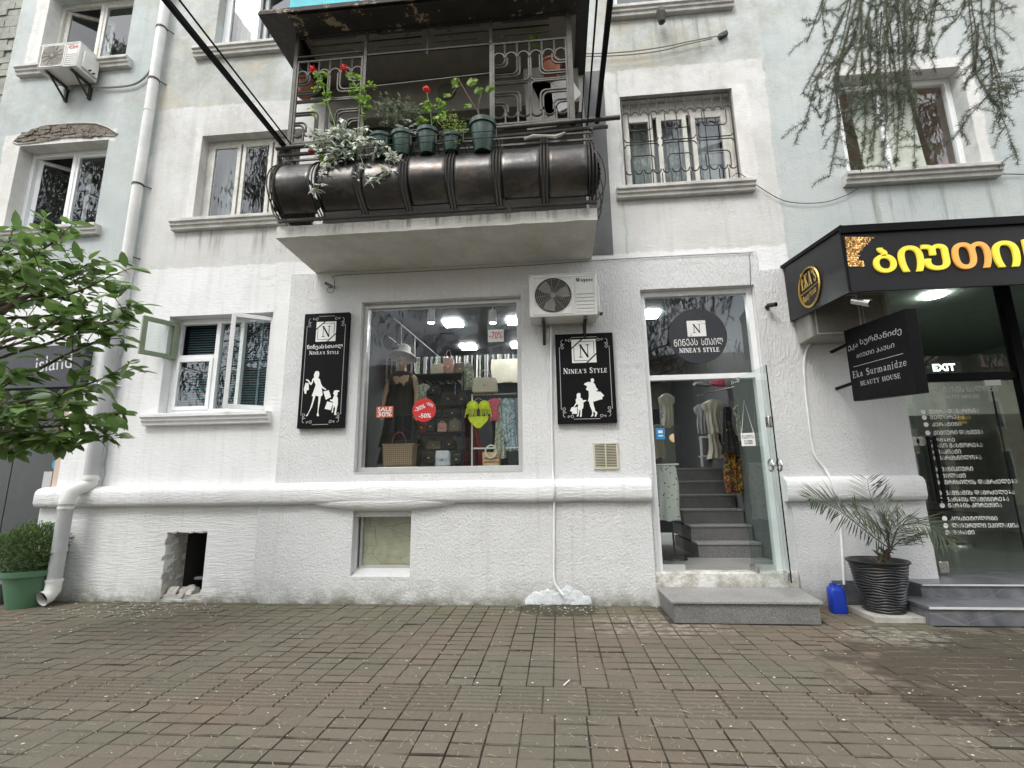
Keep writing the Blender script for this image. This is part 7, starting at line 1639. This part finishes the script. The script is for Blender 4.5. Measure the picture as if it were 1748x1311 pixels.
flower(plant('geranium', 'small red geranium bloom low at the left of the trailing white leaves', 545, 262, -1.3), 531, 258, -1.3, .03); g4 = [o for o in C.objects if o.name.startswith('geranium')][-1]; stemleaf(g4, M['geran'], [(543,265,-1.3,.05,8),(550,272,-1.3,.06,12),(560,277,-1.3,.06,12)], .05, .055, 4)
tv = plant('trailing_plant', 'trailing plant with white-edged leaves spilling over the balcony panels', 590, 245, -1.3); cl = []
for (px, py, n_, r_) in ((535,238,9,.06),(545,230,12,.07),(550,250,16,.08),(560,243,18,.08),(572,232,18,.08),(585,225,16,.07),(592,245,22,.09),(600,238,18,.08),(575,258,16,.08),(565,266,12,.07),(590,266,12,.07),(604,258,12,.07),(618,244,14,.07),(628,248,12,.07),(635,243,9,.06),(610,250,14,.08),(585,208,6,.03),(625,220,5,.03),(645,255,7,.05),(655,250,6,.04),(668,265,12,.05),(675,270,9,.05),(664,290,12,.05),(660,298,8,.04),(645,305,8,.04),(636,310,6,.04),(622,300,4,.03),(612,304,3,.02),(622,282,4,.03),(620,290,4,.02),(555,290,6,.05),(548,300,6,.05),(545,318,7,.04),(540,325,5,.03),(556,283,5,.04),(570,285,4,.03),(572,225,9,.05),(607,225,6,.04),(533,248,6,.04),(640,262,6,.04)): cl.append((px, py, -1.36, r_, n_))
cl = [(a, b, c, r*1.1, int(n*1.8)) for a, b, c, r, n in cl]; stemleaf(tv, M['variegated'], cl, .085, .034, 5, droop=.5); stems(tv, [[(592,250),(575,270),(555,290),(541,325)],[(612,250),(620,280),(640,306)],[(640,246),(662,270),(664,300),(640,308)],[(590,250),(560,240),(535,240)]], -1.36, .004, M['variegated'])
bu = plant('potted_bush', 'small bush with glossy dark leaves in the second visible pot', 687, 230, -1.25); stemleaf(bu, M['darkbush'], [(655,190,-1.2,.12,55),(665,180,-1.2,.14,70),(680,195,-1.2,.16,90),(695,190,-1.2,.14,80),(705,200,-1.2,.10,50),(670,205,-1.2,.13,60),(690,210,-1.2,.12,50),(663,172,-1.2,.06,25),(660,210,-1.2,.08,25),(710,190,-1.2,.05,20)], .06, .026, 6); stems(bu, [[(688,230),(680,205),(665,180)],[(688,230),(690,205),(700,188)],[(688,230),(672,212),(658,200)]], -1.2, .004)
wl = plant('trailing_plant', 'small sprig of pale variegated leaves between the bush and the geranium', 702, 232, -1.3); stemleaf(wl, M['variegated'], [(702,208,-1.3,.04,5),(697,220,-1.3,.05,5),(706,228,-1.3,.05,5)], .09, .03, 7)
fg = plant('potted_herb', 'fine light green herb overflowing the shorter green pot', 771, 236, -1.25); stemleaf(fg, M['finegreen'], [(757,208,-1.25,.10,40),(770,212,-1.25,.13,80),(782,216,-1.25,.12,70),(775,225,-1.28,.12,60),(765,230,-1.3,.09,40),(785,228,-1.3,.08,30),(773,200,-1.25,.08,30),(790,212,-1.25,.06,18),(780,245,-1.34,.06,12)], .035, .012, 8)
fg2 = plant('fig_seedling', 'sparse fig seedling with big lobed leaves in the largest green pot', 824, 210, -1.25); stems(fg2, [[(820,206),(815,190),(800,165),(790,148),(783,135)],[(818,200),(817,180),(820,165),(825,155)],[(788,146),(780,150),(772,160)]], -1.22, .007)
zq7 = lambda u, v: P3(640+u/7.283, 120+v/7.283, -1.22)
lobed = [(-.1,0),(.05,-.35),(.35,-.5),(.55,-.38),(.7,-.45),(.95,-.2),(.9,.02),(1.05,.2),(.75,.38),(.6,.3),(.4,.48),(.1,.36)]
for (u, v, s, a) in ((975,175,.10,60),(1030,195,.08,200),(1150,160,.13,5),(1240,270,.11,10),(1380,250,.11,15),(940,310,.09,190),(1200,440,.10,190),(660,480,.09,185),(780,590,.11,0)):
    c = zq7(u, v); ca, sa = cos(radians(a)), sin(radians(a)); mb = MB(); pts = [c+Vector(((q[0]*ca-q[1]*sa)*s, -.02*q[0]+.015*sin(q[1]*9), (q[0]*sa+q[1]*ca)*s*.8)) for q in lobed]
    mb.v = [c+Vector((.45*ca*s, -.02, .45*sa*s*.8))]+pts; mb.f = [(0, i+1, (i+1) % len(pts)+1) for i in range(len(pts))]; mb.build('leaf', M['geran'], fg2, smooth=False, fix=False)
tp = plant('potted_plant', 'green shoot growing from the terracotta pot behind the right scroll grille', 940, 115, -.85); stems(tp, [[(935,115),(925,85),(915,60)]], -.85, .006); stemleaf(tp, M['geran'], [(915,60,-.85,.05,6),(905,68,-.85,.06,7),(921,33,-.85,.05,5),(912,75,-.85,.05,6)], .09, .04, 9)
# ---- cedar: trunk right of the frame, weeping twigs in front of the upper window
CD = thing('cedar_tree', 'weeping cedar hanging its dark twigs in from the top right', 'tree', (8.6, -4.6, 0))
MB().tube([(8.6,-4.6,-.1),(8.5,-4.5,3),(8.6,-4.5,8),(8.5,-4.6,13)], [.42,.33,.24,.10], 14).build('trunk', mat('cedar_bark', (.12, .09, .07), .95, var=.3, vs=14, bump=1, bs=25), CD)
lim = MB()
for pts in (([(8.6,-4.5,6.0),(6.5,-3.6,7.6),(4.6,-2.5,7.9),(3.0,-2.0,7.5),(2.3,-1.8,7.0)]), ([(8.6,-4.5,6.8),(7,-3.4,8.2),(5.2,-2.3,8.1),(4.2,-2.0,7.4)])): P = spline(pts, 5); lim.tube(P, [.12*(1-i/len(P))+.012 for i in range(len(P))], 7)
lim.build('limb', M['twig'], CD)
st = [[(1425,-60),(1391,37),(1376,73)], [(1455,-70),(1443,18),(1401,101),(1370,159)], [(1440,20),(1401,122),(1385,171),(1373,214)], [(1480,-60),(1459,55),(1434,110),(1419,171),(1404,232)], [(1470,-20),(1428,128),(1434,207),(1422,268),(1416,302)], [(1480,-80),(1471,0),(1471,116),(1477,214),(1468,293)], [(1500,-80),(1495,0),(1498,92),(1495,183),(1489,275)],
      [(1530,-80),(1532,0),(1535,107),(1535,198),(1529,284)], [(1545,-40),(1544,31),(1544,122),(1559,198),(1562,284)], [(1522,-60),(1520,0),(1511,92),(1514,183),(1508,275)], [(1605,-60),(1599,0),(1587,61),(1584,92)], [(1580,-40),(1569,6),(1566,61),(1553,116)], [(1660,-60),(1654,0),(1660,61),(1666,122),(1688,159),(1709,195),(1735,270)], [(1680,-50),(1675,18),(1685,76),(1694,122),(1688,159),(1657,195),(1627,238)], [(1700,-50),(1697,0),(1700,76),(1709,122)],
      [(1688,152),(1710,150),(1733,143)], [(1650,-10),(1639,24),(1605,61)], [(1500,-60),(1480,40),(1455,120)], [(1510,-60),(1515,50),(1523,150),(1527,230)], [(1525,-60),(1508,30),(1480,90)], [(1550,-60),(1545,60),(1552,150)], [(1460,-40),(1440,60),(1418,120)], [(1535,-60),(1555,20),(1562,90)], [(1410,-40),(1404,20),(1410,60)], [(1670,40),(1668,90),(1662,130)], [(1690,80),(1705,150),(1715,200)], [(1505,20),(1500,120),(1505,200)], [(1519,40),(1530,130),(1540,200)], [(1465,80),(1455,160),(1452,220)], [(1485,30),(1487,130),(1492,190)]]
R3 = random.Random(9); nb = MB(); tw = MB()
def needles(P, dens=1.0):
    for i in range(1, len(P)):
        a, b = P[i-1], P[i]; d = (b-a); L = d.length; d.normalize(); m = max(1, int(L/.011*dens))
        for k in range(m):
            p = a+(b-a)*(k/m)
            for q in range(5):
                s = d.orthogonal().normalized(); s = Matrix.Rotation(R3.random()*2*pi, 3, d)@s; v = (s*.9+d*R3.uniform(.1, .8)).normalized(); LL = R3.uniform(.026, .048); e = v.cross(Vector((0, 1, 0))).normalized()*.0022; nb.add([p-e, p+e, p+v*LL], [(0,1,2)])
for l in st:
    for rep in range(2):
        if rep and R3.random() < .35: continue
        Yq = -2.0+R3.uniform(-.5, .5); j = lambda: R3.gauss(0, 5 if rep else 0)
        P = spline([P3(a+j(), b+j()*.6, Yq+R3.gauss(0, .05)) for a, b in l], 7); cut = len(P) if rep == 0 else int(len(P)*R3.uniform(.55, .9)); P = P[:cut]; n = len(P)
        tw.tube(P, [.0042*(1-i/n)+.0015 for i in range(n)], 4); needles(P)
        for i in range(3, n, 2):
            if R3.random() < .85:
                s = R3.choice((-1, 1)); tip = P[i]+Vector((s*R3.uniform(.03, .16), R3.gauss(0, .08), -R3.uniform(.04, .20))); Q = [P[i], P[i].lerp(tip, .5)+Vector((s*.015, 0, .01)), tip]; tw.tube(Q, .002, 4); needles(Q, 1.)
tw.build('twig', M['twig'], CD); nb.build('foliage', M['cedar'], CD, kind='stuff', smooth=False, fix=False)
# crown of the cedar above and beside the frame
R4 = random.Random(3)
def conifer_crown(c, H, R, n, seed):
    r_ = random.Random(seed); mb = MB(); tb_ = MB()
    for k in range(n):
        t = r_.random()**.8; z = H*(.22+.78*t); rad = R*(1-t)**.45*r_.uniform(.45, 1)+.3; a = r_.random()*2*pi
        s = Vector((c[0], c[1], z)); e = s+Vector((rad*cos(a), rad*sin(a), rad*.05)); tb_.tube([s, s.lerp(e, .6)+Vector((0,0,.15*rad)), e], [.05, .03, .01], 4, caps=False)
        for q in range(9):
            f = .25+.75*q/8; p = s.lerp(e, f)+Vector((r_.gauss(0,.25), r_.gauss(0,.25), .1*rad*sin(pi*f)))
            for w_ in range(22):
                L = r_.uniform(.10, .38); x_ = p+Vector((r_.gauss(0,.30), r_.gauss(0,.30), -abs(r_.gauss(0,.35)))); d = Vector((r_.gauss(0,.25), r_.gauss(0,.25), -1)).normalized(); sd_ = Vector((cos(r_.random()*6), sin(r_.random()*6), 0))*r_.uniform(.012, .028)
                mb.add([x_-sd_, x_+sd_, x_+d*L*.55+sd_*1.3, x_+d*L, x_+d*L*.55-sd_*1.3], [(0,1,2,3,4)])
    return mb, tb_
# row of cedars across the street (seen only in the window glass) and the house beyond
mb, tbm = conifer_crown((0,0), 22, 5.2, 130, 21)
t0 = thing('cedar_tree', 'x', 'tree', (0, 0, 0), 'cedars across the street mirrored in the windows'); WL[t0.name] = Vector((0,0,0)); mb.build('foliage', M['cedar'], t0, kind='stuff', smooth=False, fix=False); tbm.build('limb', M['twig'], t0); MB().tube([(0,0,-.1),(0,0,9),(0,0,20)], [.35,.24,.05], 10).build('trunk', M['twig'], t0)
for k, (x, y) in enumerate(((-19,-12),(-11.5,-14),(-3.6,-18),(3.4,-13.5),(13.2,-12.5))):
    lab = 'weeping cedar across the street behind the viewer'
    o = t0 if k == 0 else dup(t0, (0,0,0), lab); o['label'] = lab; o.location = (x, y, 0); o.rotation_euler.z = k*1.3
HB = thing('house', 'pale yellow two-storey house across the street behind the viewer', 'house', (0, -24, 0))
mb = MB().box(-16, 44, -30, -24, -.1, 7.6); mb.build('wall', mat('pale_yellow_wall', (.50, .46, .30), .85), HB, smooth=False); MB().prism([(-16.6,-23.4,7.6),(-16.6,-27,9.8),(-16.6,-30.6,7.6)], (61.2,0,0)).build('roof', mat('brown_roof', (.22,.14,.11), .85, bump=.5), HB, smooth=False)
for i in range(15):
    for j in range(2):
        x = -14+i*3.8; f = MB(); frame_rect(f, x, x+1.3, 1.2+j*2.9, 2.9+j*2.9, -24.0, -23.93, .09); f.box(x+.61, x+.69, -23.99, -23.94, 1.2+j*2.9, 2.9+j*2.9); wv = f.build('window', M['upvc'], HB, smooth=False); MB().box(x, x+1.3, -23.995, -23.985, 1.2+j*2.9, 2.9+j*2.9).build('pane', M['acdark'], wv, smooth=False)
